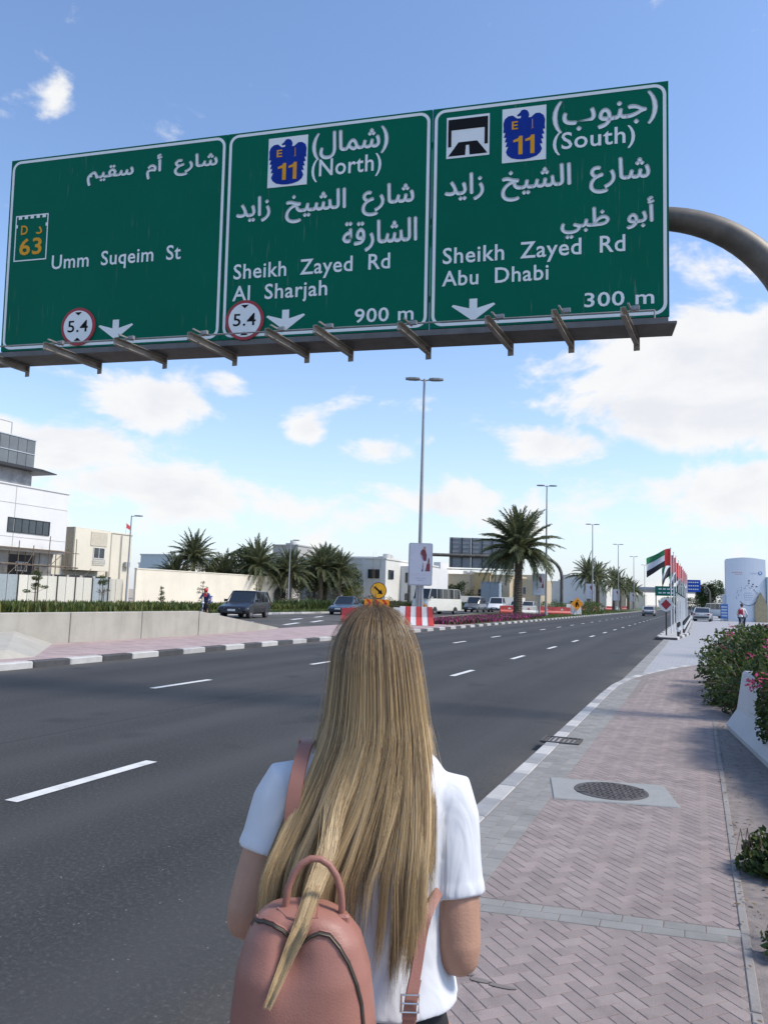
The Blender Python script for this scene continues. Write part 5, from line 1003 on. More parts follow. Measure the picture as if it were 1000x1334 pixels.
sapling(-38.6, 49.2, 1.75, 'short bare sapling left of the middle of the cream wall', 3, .7); sapling(-38.6, 54.6, 2.4, 'sapling directly behind the motorcyclist', 4, 1.0); sapling(-38.8, 63.5, 2.6, 'sparse sapling behind the roof of the dark SUV', 5, .6)
# ground planting: uncountable blades
def planting(name, lab, cat, x0f, x1f, y0, y1, n, h, wd, ms_, seed, z=.12, lean=.5, fl=0.):
    rn = random.Random(seed); b = MB()
    for _ in range(n):
        y = y0+(y1-y0)*rn.random(); x = x0f(y)+(x1f(y)-x0f(y))*rn.random(); hh = h*rn.uniform(.55, 1.15)*(1+.3*noise.noise(Vector((x*.8, y*.8, 0)))); a = rn.uniform(0, 6.28); d_ = Vector((math.cos(a), math.sin(a), 0)); s_ = Vector((-d_.y, d_.x, 0))*wd; tp = Vector((x, y, z+hh))+d_*hh*lean*rn.uniform(.2, 1)
        b.m = 1 if fl and rn.random() < fl else 0
        p0 = Vector((x, y, z)); b.add([p0-s_*.5, p0+s_*.5, (p0+tp)/2+s_*.8+Vector((0, 0, hh*.1)), tp, (p0+tp)/2-s_*.8+Vector((0, 0, hh*.1))], [(0, 1, 2, 3, 4)])
    o = b.build(name, ms_); tag(o, lab, cat, kind='stuff'); return o
planting('hedge_plants', 'long strip of upright green plants in the far verge behind the parapet', 'plants', lambda y: -39.2, lambda y: -35.2, 26, 66, 9000, .62, .075, [lg2, lg3], 1, z=.1, fl=.3)
planting('hedge_plants', 'low green hedge and grass beyond the far kerb between the SUV and the minibus', 'plants', lambda y: -38.5, lambda y: -36, 66, 130, 9000, .95, .10, [lg2, lg1], 2, z=.1, fl=.5)
planting('verge_grass', 'bright grass of the verge along the far kerb', 'grass', lambda y: -35, lambda y: -31.0, 40, 120, 9000, .14, .07, [grassm], 3)
planting('flower_bed', 'bed of magenta flowers beside the striped kerb of the median', 'flowers', lambda y: max(-17.3-.05*(y-60), -17.2) if y > 60 else -16.4, lambda y: -13.15-(max(0, y-66)*.09), 43.5, 79, 16000, .28, .055, [ppl, lg1], 4, z=.13, lean=.8, fl=.5)
planting('median_grass', 'grass around the foot of the tall palm in the median', 'grass', lambda y: -21 if y > 80 else -18, lambda y: -12.8, 62, 190, 16000, .10, .06, [grassm], 5, z=.125)
# ------------------------------------------------------------------ bougainvillea and the barrier on the right
JB = thing('concrete_barrier', 'smooth grey concrete jersey barrier half covered by the bougainvillea on the right', 'barrier', (.6, 9.9, SZ))
jm = mat('smooth_concrete', (.47, .47, .47), .8, var=.08, scale=1.5, bump=.2, grime=.25)
def jb(p0, p1):
    p0 = Vector(p0); p1 = Vector(p1); d_ = (p1-p0).normalized(); s_ = Vector((-d_.y, d_.x)); b = MB(); rings = []
    pf = [(-.28, 0), (.28, 0), (.28, .07), (.16, .25), (.10, .72), (.075, .75), (-.075, .75), (-.10, .72), (-.17, .27), (-.30, .07)]
    for q in (p0, p1): rings.append([(q.x+s_.x*a, q.y+s_.y*a, SZ+z) for a, z in pf])
    b.loft(rings); b.build('barrier_body', jm, JB, world=True)
jb((.62, 11.0), (1.02, 7.55)); jb((1.05, 7.5), (1.45, 4.0)); jb((1.47, 3.95), (1.9, .5))
def bougain(lab, blobs, n, sz, seed, stems, grp=None, fln=.10):
    c0 = blobs[0]; g = thing('bougainvillea', lab, 'bush', (c0[0], c0[1], SZ), 0, grp); rn = random.Random(seed); b = MB()
    for _ in range(stems):
        q = rn.choice(blobs); s0 = Vector((q[0]+rn.uniform(-.3, .3)*q[3], q[1]+rn.uniform(-.3, .3)*q[4], SZ)); d_ = Vector((rn.gauss(0, 1), rn.gauss(0, 1), abs(rn.gauss(0, .8)))).normalized(); rt = min(1., q[3]*2.5); e = Vector((q[0]+d_.x*q[3]*1.16, q[1]+d_.y*q[4]*1.16, max(SZ+.05, q[2]+d_.z*q[5]*1.18)))
        b.tube([s0, (s0+e)/2+Vector((0, 0, .2)), e], [.014*rt, .009*rt, .003*rt], 4)
    b.build('stems', twig, g, world=True, kind='stuff')
    leaves('foliage', [lg1, lg2], g, [q[:6]+(.45,) for q in blobs], n, sz, seed, shell=.45)
    tops = [q for q in blobs if q[6] > 0]
    if tops:
        rn2 = random.Random(seed+1); cl_ = []
        for _ in range(int(34*fln*10)):
            q = rn2.choice(tops); a = rn2.uniform(0, 6.28); ph_ = rn2.uniform(-.1, 1.3); d_ = Vector((math.cos(a)*math.cos(ph_), math.sin(a)*math.cos(ph_), math.sin(ph_))); cl_.append((q[0]+d_.x*q[3]*1.02, q[1]+d_.y*q[4]*1.02, q[2]+d_.z*q[5]*1.05, .09, .09, .07, 0))
        leaves('bracts', [flm], g, cl_, int(len(cl_)*16), .05, seed+2, shell=.1)
    return g
bougain('large bougainvillea bush with pink bracts at the bend of the pavement beyond the barrier',
 [(.75, 14.4, .52, .80, 1.3, .55, 0), (1.6, 15.4, .80, 1.3, 1.6, .60, 1), (2.9, 15.6, .95, 1.5, 1.6, .62, 1), (1.2, 16.8, .75, 1.2, 1.5, .60, 1), (.75, 13.1, .40, .60, .9, .50, 0), (1.35, 12.4, .62, .65, .9, .5, 0), (4.2, 16, .9, 1.4, 1.6, .6, 1), (2.4, 13.4, .80, 1.2, 1.5, .62, 1), (3.9, 13.4, .85, 1.4, 1.6, .62, 1), (2.6, 18.2, .8, 1.8, 1.6, .6, 1), (.45, 13.6, .24, .42, .8, .28, 0), (.62, 12.3, .45, .42, .7, .42, 0), (1.5, 12.2, .85, .8, .9, .45, 1)], 85000, .078, 31, 140, fln=.14)
bougain('bougainvillea with crimson bracts hanging over the grey barrier at the right edge', [(.98, 10.2, .92, .40, 1.1, .36, 1), (.90, 9.0, .78, .36, 1.0, .42, 1), (.72, 8.9, .55, .20, .5, .34, 1), (1.5, 9.6, .95, .6, 1.6, .45, 1), (1.15, 7.8, .6, .34, .7, .46, 0)], 26000, .06, 33, 60, fln=.06)
bougain('small low leafy bush on the dusty bed at the right edge, below the barrier', [(.40, 5.25, .21, .17, .22, .13, 0), (.56, 5.3, .24, .20, .25, .18, 0), (.29, 5.2, .15, .11, .12, .055, 0)], 2600, .05, 35, 10)
bougain('dry twiggy low bush nearest the camera at the right edge', [(.34, 4.05, .16, .09, .12, .07, 0), (.44, 4.2, .2, .12, .14, .10, 0)], 700, .045, 36, 26)
# fallen leaves
fallm = mat('dry_leaf', (.14, .09, .05), .9, island=.4); b = MB(); rn = random.Random(8)
for _ in range(260):
    y = 2.8+rn.random()**.8*9; x = XE+.0+abs(rn.gauss(0, .25)); z = SZ+.012; a = rn.uniform(0, 6.3); s_ = rn.uniform(.008, .022); b.add([(x+s_*math.cos(a+q)*(.5 if k % 2 else 1), y+s_*math.sin(a+q)*(.5 if k % 2 else 1), z+rn.uniform(0, .008)) for k, q in enumerate((0, 1.57, 3.14, 4.71))], [(0, 1, 2, 3)])
o = b.build('fallen_leaves', fallm); tag(o, 'dry fallen leaves scattered along the right edging of the pavement', 'leaves', kind='stuff')
# ------------------------------------------------------------------ vehicles
tyre = rubber; rimm = mat('wheel_rim', (.40, .41, .42), .3, .8); lampm = mat('headlamp', (.55, .58, .62), .12, spec=.8); rlamp = mat('tail_lamp', (.30, .01, .01), .2); plate = mat('number_plate', (.7, .7, .68), .5)
def cg(n, col): return mat(n, col, .25, .1, .05, 1.5, coat=.35, spec=.4)
carglass = mat('car_glass', (.015, .018, .022), .05, 0, .1, 1, spec=.9)
def car(name, lab, cat, loc, rz, paint, L_=4.7, W_=1.85, H_=1.7, kind='suv', grp=None, trim=None):
    # front faces -y
    g = thing(name, lab, cat, loc, rz, grp); hw = W_/2; trim = trim or darkm
    belt = H_*.60; z0 = .28
    if kind == 'suv': st = [(-.5, .38, .60, .86), (-.485, .30, .70, .95), (-.44, .26, .76, 1.0), (-.25, .26, .98*belt/1.02, 1.0), (-.20, .26, belt, 1.0), (.30, .26, belt*1.02, 1.0), (.44, .28, belt*1.02, .98), (.485, .34, belt*.98, .94), (.5, .42, belt*.9, .88)]; gh = [(-.22, belt, .97), (-.06, H_, .80), (.38, H_*.985, .80), (.48, belt*1.02, .92)]
    elif kind == 'sedan': st = [(-.5, .34, .52, .84), (-.48, .24, .62, .94), (-.42, .2, .70, 1.0), (-.22, .2, .86*belt/.9, 1.0), (-.17, .2, belt, 1.0), (.25, .2, belt*1.02, 1.0), (.40, .22, belt*1.05, .98), (.48, .26, belt*1.02, .94), (.5, .36, belt*.92, .88)]; gh = [(-.20, belt*.98, .95), (-.04, H_, .76), (.18, H_*.99, .76), (.38, belt*1.03, .9)]
    else: st = [(-.5, .38, 1.0, .90), (-.49, .30, 1.15, .97), (-.45, .28, belt, 1.0), (.48, .28, belt, 1.0), (.5, .32, belt*.98, .97)]; gh = [(-.475, belt, .99), (-.41, H_*.96, .90), (.44, H_*.96, .90), (.495, belt, .97)]
    rings = []
    for q, zl, zh, wf in st:
        y = q*L_; w_ = hw*wf; rings.append([(-w_*.86, y, zl), (w_*.86, y, zl), (w_*.98, y, zl+.12), (w_, y, (zl+zh)*.5), (w_*.965, y, zh-.07), (w_*.84, y, zh), (-w_*.84, y, zh), (-w_*.965, y, zh-.07), (-w_, y, (zl+zh)*.5), (-w_*.98, y, zl+.12)])
    b = MB(); b.loft(rings); body = b.build('body', paint, g, smooth=True)
    (ya, za, wa), (yb, zb, wb), (yc, zc, wc), (yd, zd, wd) = gh; ya, yb, yc, yd = (q*L_ for q in (ya, yb, yc, yd))
    b = MB(); b.loft([[(-hw*wa*.86, ya, za-.06), (hw*wa*.86, ya, za-.06), (hw*wa*.80, ya, za+.0), (-hw*wa*.80, ya, za+.0)], [(-hw*.93, yb, za-.06), (hw*.93, yb, za-.06), (hw*wb, yb, zb-.045), (-hw*wb, yb, zb-.045)], [(-hw*.93, yc, zd-.06), (hw*.93, yc, zd-.06), (hw*wc, yc, zc-.045), (-hw*wc, yc, zc-.045)], [(-hw*wd*.9, yd, zd-.06), (hw*wd*.9, yd, zd-.06), (hw*wd*.84, yd, zd+.0), (-hw*wd*.84, yd, zd+.0)]])
    b.build('windows', carglass, g)
    b = MB(); b.loft([[(-hw*wb*.9, yb-.05, zb-.05), (hw*wb*.9, yb-.05, zb-.05), (hw*wb*1.01, yb, zb-.04), (hw*wb*.85, yb+.05, zb), (-hw*wb*.85, yb+.05, zb), (-hw*wb*1.01, yb, zb-.04)], [(-hw*wc*.9, yc+.05, zc-.05), (hw*wc*.9, yc+.05, zc-.05), (hw*wc*1.01, yc, zc-.04), (hw*wc*.85, yc-.05, zc), (-hw*wc*.85, yc-.05, zc), (-hw*wc*1.01, yc, zc-.04)]]); b.build('roof', paint, g, smooth=True)
    npl = 3 if kind != 'van' else 5
    for s_ in (-1, 1):
        b = MB(); b.tube([(s_*hw*.90, ya+.02, za-.02), (s_*hw*wb*1.0, yb, zb-.04)], .035, 5); b.build('pillar', paint, g); b = MB(); b.tube([(s_*hw*.90, yd-.02, zd-.02), (s_*hw*wc*1.0, yc, zc-.04)], .05, 5); b.build('pillar', paint, g)
        for k in range(1, npl): q = yb+(yc-yb)*k/npl; b = MB(); b.tube([(s_*hw*.94, q, belt-.02), (s_*hw*(wb+.005), q, zb-.05)], .03, 4); b.build('pillar', paint if kind == 'van' else darkm, g)
        b = MB(); b.box((s_*(hw+.09), ya+.28, belt+.06), (.2, .12, .15)); b.build('mirror', paint, g)
        b = MB(); z_ = st[1][2]-.10; y_ = -.497*L_; b.loft([[(s_*hw*.48, y_, z_-.08), (s_*hw*.80, y_+.05, z_-.07), (s_*hw*.82, y_+.06, z_+.05), (s_*hw*.48, y_, z_+.04)], [(s_*hw*.5, y_+.3, z_-.06), (s_*hw*1.0, y_+.36, z_-.03), (s_*hw*.985, y_+.36, z_+.07), (s_*hw*.5, y_+.3, z_+.06)]]); b.build('headlight', lampm, g)
        b = MB(); b.box((s_*hw*.78, .492*L_, belt*.86), (.22, .12, .16)); b.build('tail_light', rlamp, g)
        for yy in (-.31, .30):
            r_ = .36 if kind != 'sedan' else .32; b = MB(); b.tube([(s_*(hw-.24), yy*L_, r_), (s_*(hw-.02), yy*L_, r_)], r_, 20); w_ = b.build('wheel', tyre, g)
            b = MB(); b.tube([(s_*(hw-.03), yy*L_, r_), (s_*(hw+.002), yy*L_, r_)], [r_*.66, r_*.62], 12); b.build('rim', rimm, w_)
            b = MB(); b.prism([((r_+.07)*math.cos(R(18*i))+yy*L_, r_+(r_+.07)*math.sin(R(18*i))) for i in range(11)], lambda y, z: (s_*(hw-.25), y, z), lambda y, z: (s_*(hw+.006), y, z)); b.build('wheel_arch', darkm, g)
    b = MB(); b.box((0, -.497*L_, st[1][2]-.12), (hw*.85, .05, .17)); b.build('grille', darkm, g)
    b = MB(); b.box((0, -.497*L_, .43), (hw*1.5, .06, .16)); b.build('bumper', trim, g); b = MB(); b.box((0, .497*L_, .45), (hw*1.6, .06, .18)); b.build('bumper', trim, g)
    for s_ in (-1, 1): b = MB(); b.box((0, s_*.505*L_, .52 if s_ < 0 else .75), (.5, .02, .12)); b.build('number_plate', plate, g)
    b = MB(); b.box((0, -.5*L_, st[1][2]-.12), (.16, .02, .05)); b.build('badge', rimm, g)
    return g
def toward(x, y, off=0.): return math.atan2(x, -y)+0 if False else math.atan2(-x, y)*-1*0+0
def head(x, y, off):   # rotation that turns local -y towards the camera, plus an offset
    return math.atan2(y, x)-math.pi/2+R(off)
navy = cg('paint_black', (.012, .013, .018)); silver = cg('paint_silver', (.42, .44, .46)); dkblue = cg('paint_steel_blue', (.05, .075, .11)); whitec = mat('paint_white', (.70, .70, .69), .3, 0, .04, 1, coat=.5); greyc = cg('paint_grey', (.12, .13, .14))
car('parked_suv' if False else 'suv', 'black sport utility vehicle with tinted windows turning on the service road left of the masts', 'car', (-27.3, 43.4, 0), head(-27.3, 43.4, -21), navy, 4.8, 1.95, 1.75)
car('saloon_car', 'steel-blue car with bright headlights left of the red barrier and yellow sign', 'car', (-28.0, 60.5, 0), head(-28, 60.5, -18), dkblue, 4.6, 1.85, 1.55, 'sedan')
vanm = mat('bus_cream', (.66, .65, .58), .4, 0, .04, 1, coat=.3)
car('minibus', 'cream and white minibus with dark windscreen behind the nearest poster panel', 'bus', (-25.2, 77, 0), head(-25.2, 77, -32), vanm, 6.6, 2.1, 2.75, 'van')
car('off_road_car', 'dark boxy off-road car facing the camera beyond the flower bed', 'car', (-26.6, 97, 0), head(-26.6, 97, -16), greyc, 4.7, 1.9, 1.95)
car('suv', 'white four-wheel drive with dark lower body left of the red barriers and palm', 'car', (-25.2, 103, 0), head(-25.2, 103, -8), whitec, 5.0, 1.95, 2.0)
car('pickup_truck' if False else 'white_car', 'white car half hidden behind the barrier right of the palm trunk', 'car', (-23.5, 116, 0), head(-23.5, 116, -10), whitec, 4.8, 1.9, 1.6)
car('saloon_car', 'silver car driving away in the lane left of the flags', 'car', (-6.7, 122, 0), R(180), silver, 4.5, 1.8, 1.45, 'sedan')
car('saloon_car', 'small dark car farther ahead beside the first flag pole', 'car', (-3.6, 172, 0), R(180), greyc, 4.5, 1.8, 1.45, 'sedan')
car('saloon_car', 'silver saloon seen from behind on the pale pavers left of the booth', 'car', (.55, 93, .035), R(176), silver, 4.6, 1.85, 1.5, 'sedan')
car('saloon_car', 'distant dark car under the blue overhead sign', 'car', (-.2, 150, .035), 0, greyc, 4.5, 1.8, 1.45, 'sedan')
car('delivery_van', 'white van with a dark lower front parked left of the blue info board', 'van', (3.4, 122, .035), R(40), whitec, 5.2, 1.95, 2.2, 'van')
for i, (x, y, m_, k, lb) in enumerate(((-27, 150, whitec, 'suv', 'white car on the service road left of the second poster panel'), (-25, 176, whitec, 'van', 'white van between the trunks of the first row palms'), (-27, 205, silver, 'suv', 'silver car behind the barriers of the third row palm'),
     (-24.5, 232, whitec, 'van', 'small distant white van right of the third row palm'), (-28, 128, silver, 'sedan', 'silver car just left of the grey utility box'), (1.2, 210, whitec, 'suv', 'tiny white car far along the pale side entrance'))):
    car('distant_car', lb, 'car', (x, y, 0), head(x, y, -15), m_, 4.8, 1.9, 2.2 if k == 'van' else 1.6, k)
# ------------------------------------------------------------------ small figures
skin = mat('skin', (.42, .235, .158), .52, var=.12, scale=9, bump=.12, bscale=260); jersey_ = mat('jersey_red', (.35, .03, .05), .8); clothd = mat('cloth_dark', (.02, .025, .045), .85); clothw = mat('cloth_white', (.62, .62, .62), .85); hairk = mat('hair_dark', (.02, .015, .012), .6)
def remesh(ob, vox, smooth_it=3, fac=.6):
    md = ob.modifiers.new('r', 'REMESH'); md.mode = 'VOXEL'; md.voxel_size = vox; md.use_smooth_shade = True
    if smooth_it: s_ = ob.modifiers.new('s', 'SMOOTH'); s_.iterations = smooth_it; s_.factor = fac
    bpy.context.view_layer.update(); dg_ = bpy.context.evaluated_depsgraph_get(); me = bpy.data.meshes.new_from_object(ob.evaluated_get(dg_)); ms = list(ob.data.materials); ob.modifiers.clear(); ob.data = me
    if not me.materials:
        for m in ms: me.materials.append(m)
    me.polygons.foreach_set('use_smooth', [True]*len(me.polygons)); return ob
def rider(g, seat, shirt, trs, lean=.25, reach=(.22, -.45, .98), foot=(.14, -.12, .30), vox=.022):
    b = MB(); hx, hy, hz = seat; ch = Vector((hx, hy-lean, hz+.52)); b.tube([(hx, hy, hz-.02), (hx, hy-lean*.4, hz+.22), ch, (ch.x, ch.y-.03, ch.z+.1)], [.15, .14, .17, .07], 10)
    b.ell((ch.x, ch.y-.06, ch.z+.24), (.085, .10, .125), 12, 8); b.tube([(ch.x-.2, ch.y, ch.z), (ch.x+.2, ch.y, ch.z)], .075, 8)
    for s_ in (-1, 1):
        sh = ch+Vector((s_*.2, 0, -.01)); hd = Vector((s_*reach[0], reach[1]+hy, reach[2])); el_ = (sh+hd)/2+Vector((s_*.08, .02, -.1)); b.tube([sh, el_, hd], [.055, .045, .033], 8)
        for q in range(4): b.tube([hd+Vector((s_*(.0+.018*q-.03), 0, 0)), hd+Vector((s_*(.018*q-.03), -.07, -.01)), hd+Vector((s_*(.018*q-.03), -.07, -.05))], .011, 5)
        kn = Vector((s_*.17, hy-.40, hz-.02)); ft = Vector((s_*foot[0], foot[1]+hy, foot[2])); b.tube([(s_*.1, hy, hz), kn, ft], [.09, .065, .045], 8); b.tube([ft, ft+Vector((0, -.18, -.03))], [.05, .035], 8)
    o = b.build('body', [skin], g); remesh(o, vox, 2)
    b = MB(); b.tube([(hx, hy, hz-.03), (hx, hy-lean*.4, hz+.22), (ch.x, ch.y, ch.z), (ch.x, ch.y-.02, ch.z+.04)], [.165, .155, .19, .11], 12); b.tube([(ch.x-.21, ch.y, ch.z), (ch.x+.21, ch.y, ch.z)], .09, 8)
    for s_ in (-1, 1): sh = ch+Vector((s_*.2, 0, -.01)); hd = Vector((s_*reach[0], reach[1]+hy, reach[2])); b.tube([sh, (sh+hd)/2+Vector((s_*.08, .02, -.1))], [.07, .06], 8)
    o = b.build('shirt', shirt, g); remesh(o, .025, 2)
    b = MB()
    for s_ in (-1, 1): kn = Vector((s_*.17, hy-.40, hz-.02)); ft = Vector((s_*foot[0], foot[1]+hy, foot[2])); b.tube([(s_*.09, hy+.04, hz), kn, (kn+ft*2)/3], [.12, .082, .062], 8)
    o = b.build('trousers', trs, g); remesh(o, .025, 2); return ch
# motorcycle with its rider
mc = thing('motorcycle', 'dark delivery motorcycle with a blue and white box beside the black SUV', 'motorcycle', (-28.9, 41.2, 0), head(-28.9, 41.2, -15))
def wheel2(par, y, r_, wd, nm='wheel'):
    b = MB(); b.tube([(wd*0+.0, y+r_*math.cos(R(20*i)), r_+.02+r_*math.sin(R(20*i))) for i in range(19)], wd, 6, False); w_ = b.build(nm, tyre, par); b = MB(); b.tube([(-.05, y, r_+.02), (.05, y, r_+.02)], .07, 8)
    for i in range(6): b.tube([(0, y, r_+.02), (0, y+r_*.9*math.cos(R(60*i)), r_+.02+r_*.9*math.sin(R(60*i)))], .012, 4)
    b.build('rim', rimm, w_)
wheel2(mc, -.65, .28, .06); wheel2(mc, .62, .28, .07)
b = MB(); b.loft([[(-.1, .5, .55), (.1, .5, .55), (.1, .5, .75), (-.1, .5, .75)], [(-.16, .1, .4), (.16, .1, .4), (.14, .1, .78), (-.14, .1, .78)], [(-.16, -.25, .45), (.16, -.25, .45), (.16, -.25, .88), (-.16, -.25, .88)], [(-.12, -.5, .75), (.12, -.5, .75), (.1, -.52, 1.0), (-.1, -.52, 1.0)]]); b.build('body', navy, mc, smooth=True)
b = MB(); b.loft([[(-.13, .65, .77), (.13, .65, .77), (.12, .62, .86), (-.12, .62, .86)], [(-.14, 0, .79), (.14, 0, .79), (.12, 0, .86), (-.12, 0, .86)]]); b.build('seat', darkm, mc)
b = MB(); b.tube([(-.36, -.42, 1.05), (0, -.52, 1.0), (.36, -.42, 1.05)], .018, 6); b.build('handlebar', darkm, mc)
b = MB(); b.tube([(0, -.45, .95), (0, -.65, .32)], .04, 6); b.tube([(0, .1, .5), (0, .62, .32)], .05, 6); b.build('fork', rimm, mc); b = MB(); b.ell((0, -.58, .9), (.1, .07, .1)); b.build('headlight', lampm, mc)
b = MB(); b.bev((0, .66, 1.12), (.46, .46, .46), .03); b.build('top_box', mat('box_blue', (.05, .10, .28), .5), mc); b = MB(); b.box((.235, .66, 1.12), (.01, .3, .3)); b.box((0, .425, 1.12), (.3, .01, .3)); b.build('box_label', whitep, mc)
rd1 = thing('person', 'motorcyclist in a red and blue jacket and helmet riding beside the black SUV', 'person', (-28.9, 41.2, 0), mc.rotation_euler.z)
ch = rider(rd1, (0, .22, .92), mat('jacket_blue', (.03, .05, .16), .8), clothd, .15, (.30, -.58, 1.06), (.16, -.15, .38)); b = MB(); b.ell((ch.x, ch.y-.06, ch.z+.26), (.13, .15, .15), 12, 8); b.build('helmet', redp, rd1, smooth=True); b = MB(); b.box((0, ch.y-.2, ch.z-.05), (.24, .02, .22)); b.build('jacket_panel', redp, rd1)
# cyclist beyond the hedge
bc = thing('bicycle', 'dark bicycle ridden away beyond the bougainvillea in front of the booth', 'bicycle', (2.75, 57.5, .035), R(165))
wheel2(bc, -.52, .34, .02); wheel2(bc, .52, .34, .02)
for a, c_ in (((0, .52, .36), (0, .15, .85)), ((0, .52, .36), (0, 0, .32)), ((0, 0, .32), (0, .15, .85)), ((0, 0, .32), (0, -.4, .85)), ((0, .12, .8), (0, -.4, .88)), ((0, -.4, .95), (0, -.52, .36))): b = MB(); b.cyl(a, c_, .018, 6); b.build('frame_tube', darkm, bc)
b = MB(); b.box((0, .18, .92), (.14, .26, .06)); b.build('saddle', darkm, bc); b = MB(); b.tube([(-.3, -.36, 1.0), (0, -.42, .98), (.3, -.36, 1.0)], .016, 6); b.build('handlebar', darkm, bc)
cy_ = thing('person', 'cyclist in a white shirt wearing a red backpack in front of the booth', 'person', (2.75, 57.5, .035), R(165))
ch = rider(cy_, (0, .2, .98), clothw, clothd, .28, (.26, -.52, 1.04), (.12, -.28, .22)); b = MB(); b.ell((ch.x, ch.y-.05, ch.z+.28), (.10, .115, .12), 12, 8); b.build('hair', hairk, cy_, smooth=True)
rb_ = thing('backpack', 'small red backpack worn by the distant cyclist', 'backpack', (2.75, 57.5, .035), R(165)); b = MB(); b.bev((0, .16, 1.27), (.32, .20, .46), .06); b.build('bag_body', jersey_, rb_, smooth=True)
for s_ in (-1, 1): b = MB(); b.tube([(s_*.1, .1, 1.52), (s_*.12, -.12, 1.58), (s_*.14, -.2, 1.45)], .02, 5); b.build('strap', jersey_, rb_)

# ------------------------------------------------------------------ the woman
FH = Vector((-math.sin(YAW), math.cos(YAW), 0)); OW = FH*1.45
WO = thing('person', 'woman seen from behind with very long blond hair, white T-shirt and black trousers', 'person', (OW.x, OW.y, SZ), YAW)
# local frame: x right, y away from the camera, z up from the pavement (z = world height - SZ)
def Z(h): return h-SZ
b = MB()
def ring(cx, cy, z, rx, ry, n=20, p_=2.3):
    out = []
    for i in range(n):
        a = 2*math.pi*i/n; c_, s_ = math.cos(a), math.sin(a); out.append((cx+rx*math.copysign(abs(c_)**(2/p_), c_), cy+ry*math.copysign(abs(s_)**(2/p_), s_), z))
    return out
XB = -.012      # body axis
tors = [(1.375, .05, .055, .01), (1.362, .075, .06, .01), (1.335, .115, .070, .005), (1.30, .14, .082, .0), (1.24, .142, .092, 0), (1.16, .138, .10, 0), (1.06, .122, .09, .005), (.99, .112, .082, .0), (.93, .120, .084, -.002), (.86, .140, .098, -.004), (.80, .145, .10, -.004)]
b.loft([ring(XB, .03+cy, Z(z), rx, ry) for z, rx, ry, cy in tors])
b.tube([(XB, .03, Z(1.33)), (XB, .035, Z(1.40)), (XB, .05, Z(1.47))], [.062, .052, .05], 14)                # neck
hc = Vector((XB+.004, .055, Z(1.515)))
b.ell(hc, (.072, .088, .105), 20, 14); b.ell(hc+Vector((0, .035, -.045)), (.052, .055, .062), 14, 10)
b.tube([hc+Vector((0, .085, .01)), hc+Vector((0, .108, -.02)), hc+Vector((0, .09, -.032))], [.008, .013, .011], 8)   # nose
b.ell(hc+Vector((0, .088, -.052)), (.022, .012, .009), 8, 6)
for s_ in (-1, 1): b.ell(hc+Vector((s_*.073, 0, -.01)), (.008, .016, .028), 8, 6)
LEG = {}
for s_ in (-1, 1):
    b.tube([(XB+s_*.078, .02, Z(.88)), (XB+s_*.082, .02, Z(.70)), (XB+s_*.08, .025, Z(.50)), (XB+s_*.082, .0, Z(.36)), (XB+s_*.085, -.01, Z(.165))], [.092, .078, .055, .052, .034], 14)
    b.tube([(XB+s_*.085, -.03, Z(.145)), (XB+s_*.088, .06, Z(.135)), (XB+s_*.09, .16, Z(.12))], [.035, .036, .022], 10)
ARM = {}
shL = Vector((XB-.152, .02, Z(1.298))); elL = Vector((-.222, -.015, Z(1.07))); wrL = Vector((-.13, .20, Z(1.10)))
shR = Vector((XB+.147, .02, Z(1.286))); elR = Vector((.158, -.02, Z(1.022))); wrR = Vector((.07, .20, Z(1.06)))
for s_, sh, el_, wr in ((-1, shL, elL, wrL), (1, shR, elR, wrR)):
    up = (el_-sh); b.tube([sh+Vector((-s_*.03, 0, .0)), sh, sh+up*.35, sh+up*.7, sh+up*.93, el_+Vector((0, .0, -.005))], [.042, .046, .045, .043, .040, .033], 14)
    b.ell(el_+Vector((0, .004, .002)), (.036, .036, .034), 12, 8)
    b.tube([el_, el_.lerp(wr, .3), el_.lerp(wr, .7), wr], [.036, .037, .030, .024], 12)
    d_ = (wr-el_).normalized(); side = Vector((0, 0, 1)).cross(d_).normalized()*-s_; pc = wr+d_*.05
    b.loft([[wr+side*.022*math.cos(a)+Vector((0, 0, 1))*.02*math.sin(a) for a in [R(45*i) for i in range(8)]], [pc+side*.034*math.cos(a)+Vector((0, 0, 1))*.016*math.sin(a) for a in [R(45*i) for i in range(8)]], [wr+d_*.085+side*.036*math.cos(a)+Vector((0, 0, 1))*.013*math.sin(a) for a in [R(45*i) for i in range(8)]]])
    for q, ln in enumerate((.062, .074, .068, .052)):
        r0 = wr+d_*.075+side*(-.027+.018*q); b.tube([r0, r0+d_*ln*.45, r0+d_*ln*.75+Vector((0, 0, -.014)), r0+d_*ln*.85+Vector((0, 0, -.036))], [.009, .0085, .008, .0065], 8)
    th = wr+d_*.025-side*.02; b.tube([th, th+d_*.03-side*.022, th+d_*.062-side*.026+Vector((0, 0, -.01))], [.012, .0105, .008], 8)
bd = b.build('body', [skin], WO); remesh(bd, .0048, 5, .6)
ey = mat('eye_white', (.7, .7, .68), .3); 
for s_ in (-1, 1):
    b = MB(); b.ell(hc+Vector((s_*.028, .079, .012)), (.011, .008, .0075), 10, 8); e_ = b.build('eye', ey, WO); b = MB(); b.ell(hc+Vector((s_*.028, .0855, .012)), (.0045, .0022, .0045), 8, 6); b.build('iris', mat('iris', (.08, .12, .15), .2), e_)
    b = MB(); b.tube([hc+Vector((s_*(.016+.009*i), .086-.003*i, .030+.003*math.sin(i*.9))) for i in range(4)], .0022, 5); b.build('eyebrow', mat('brow', (.12, .08, .05), .8), WO)
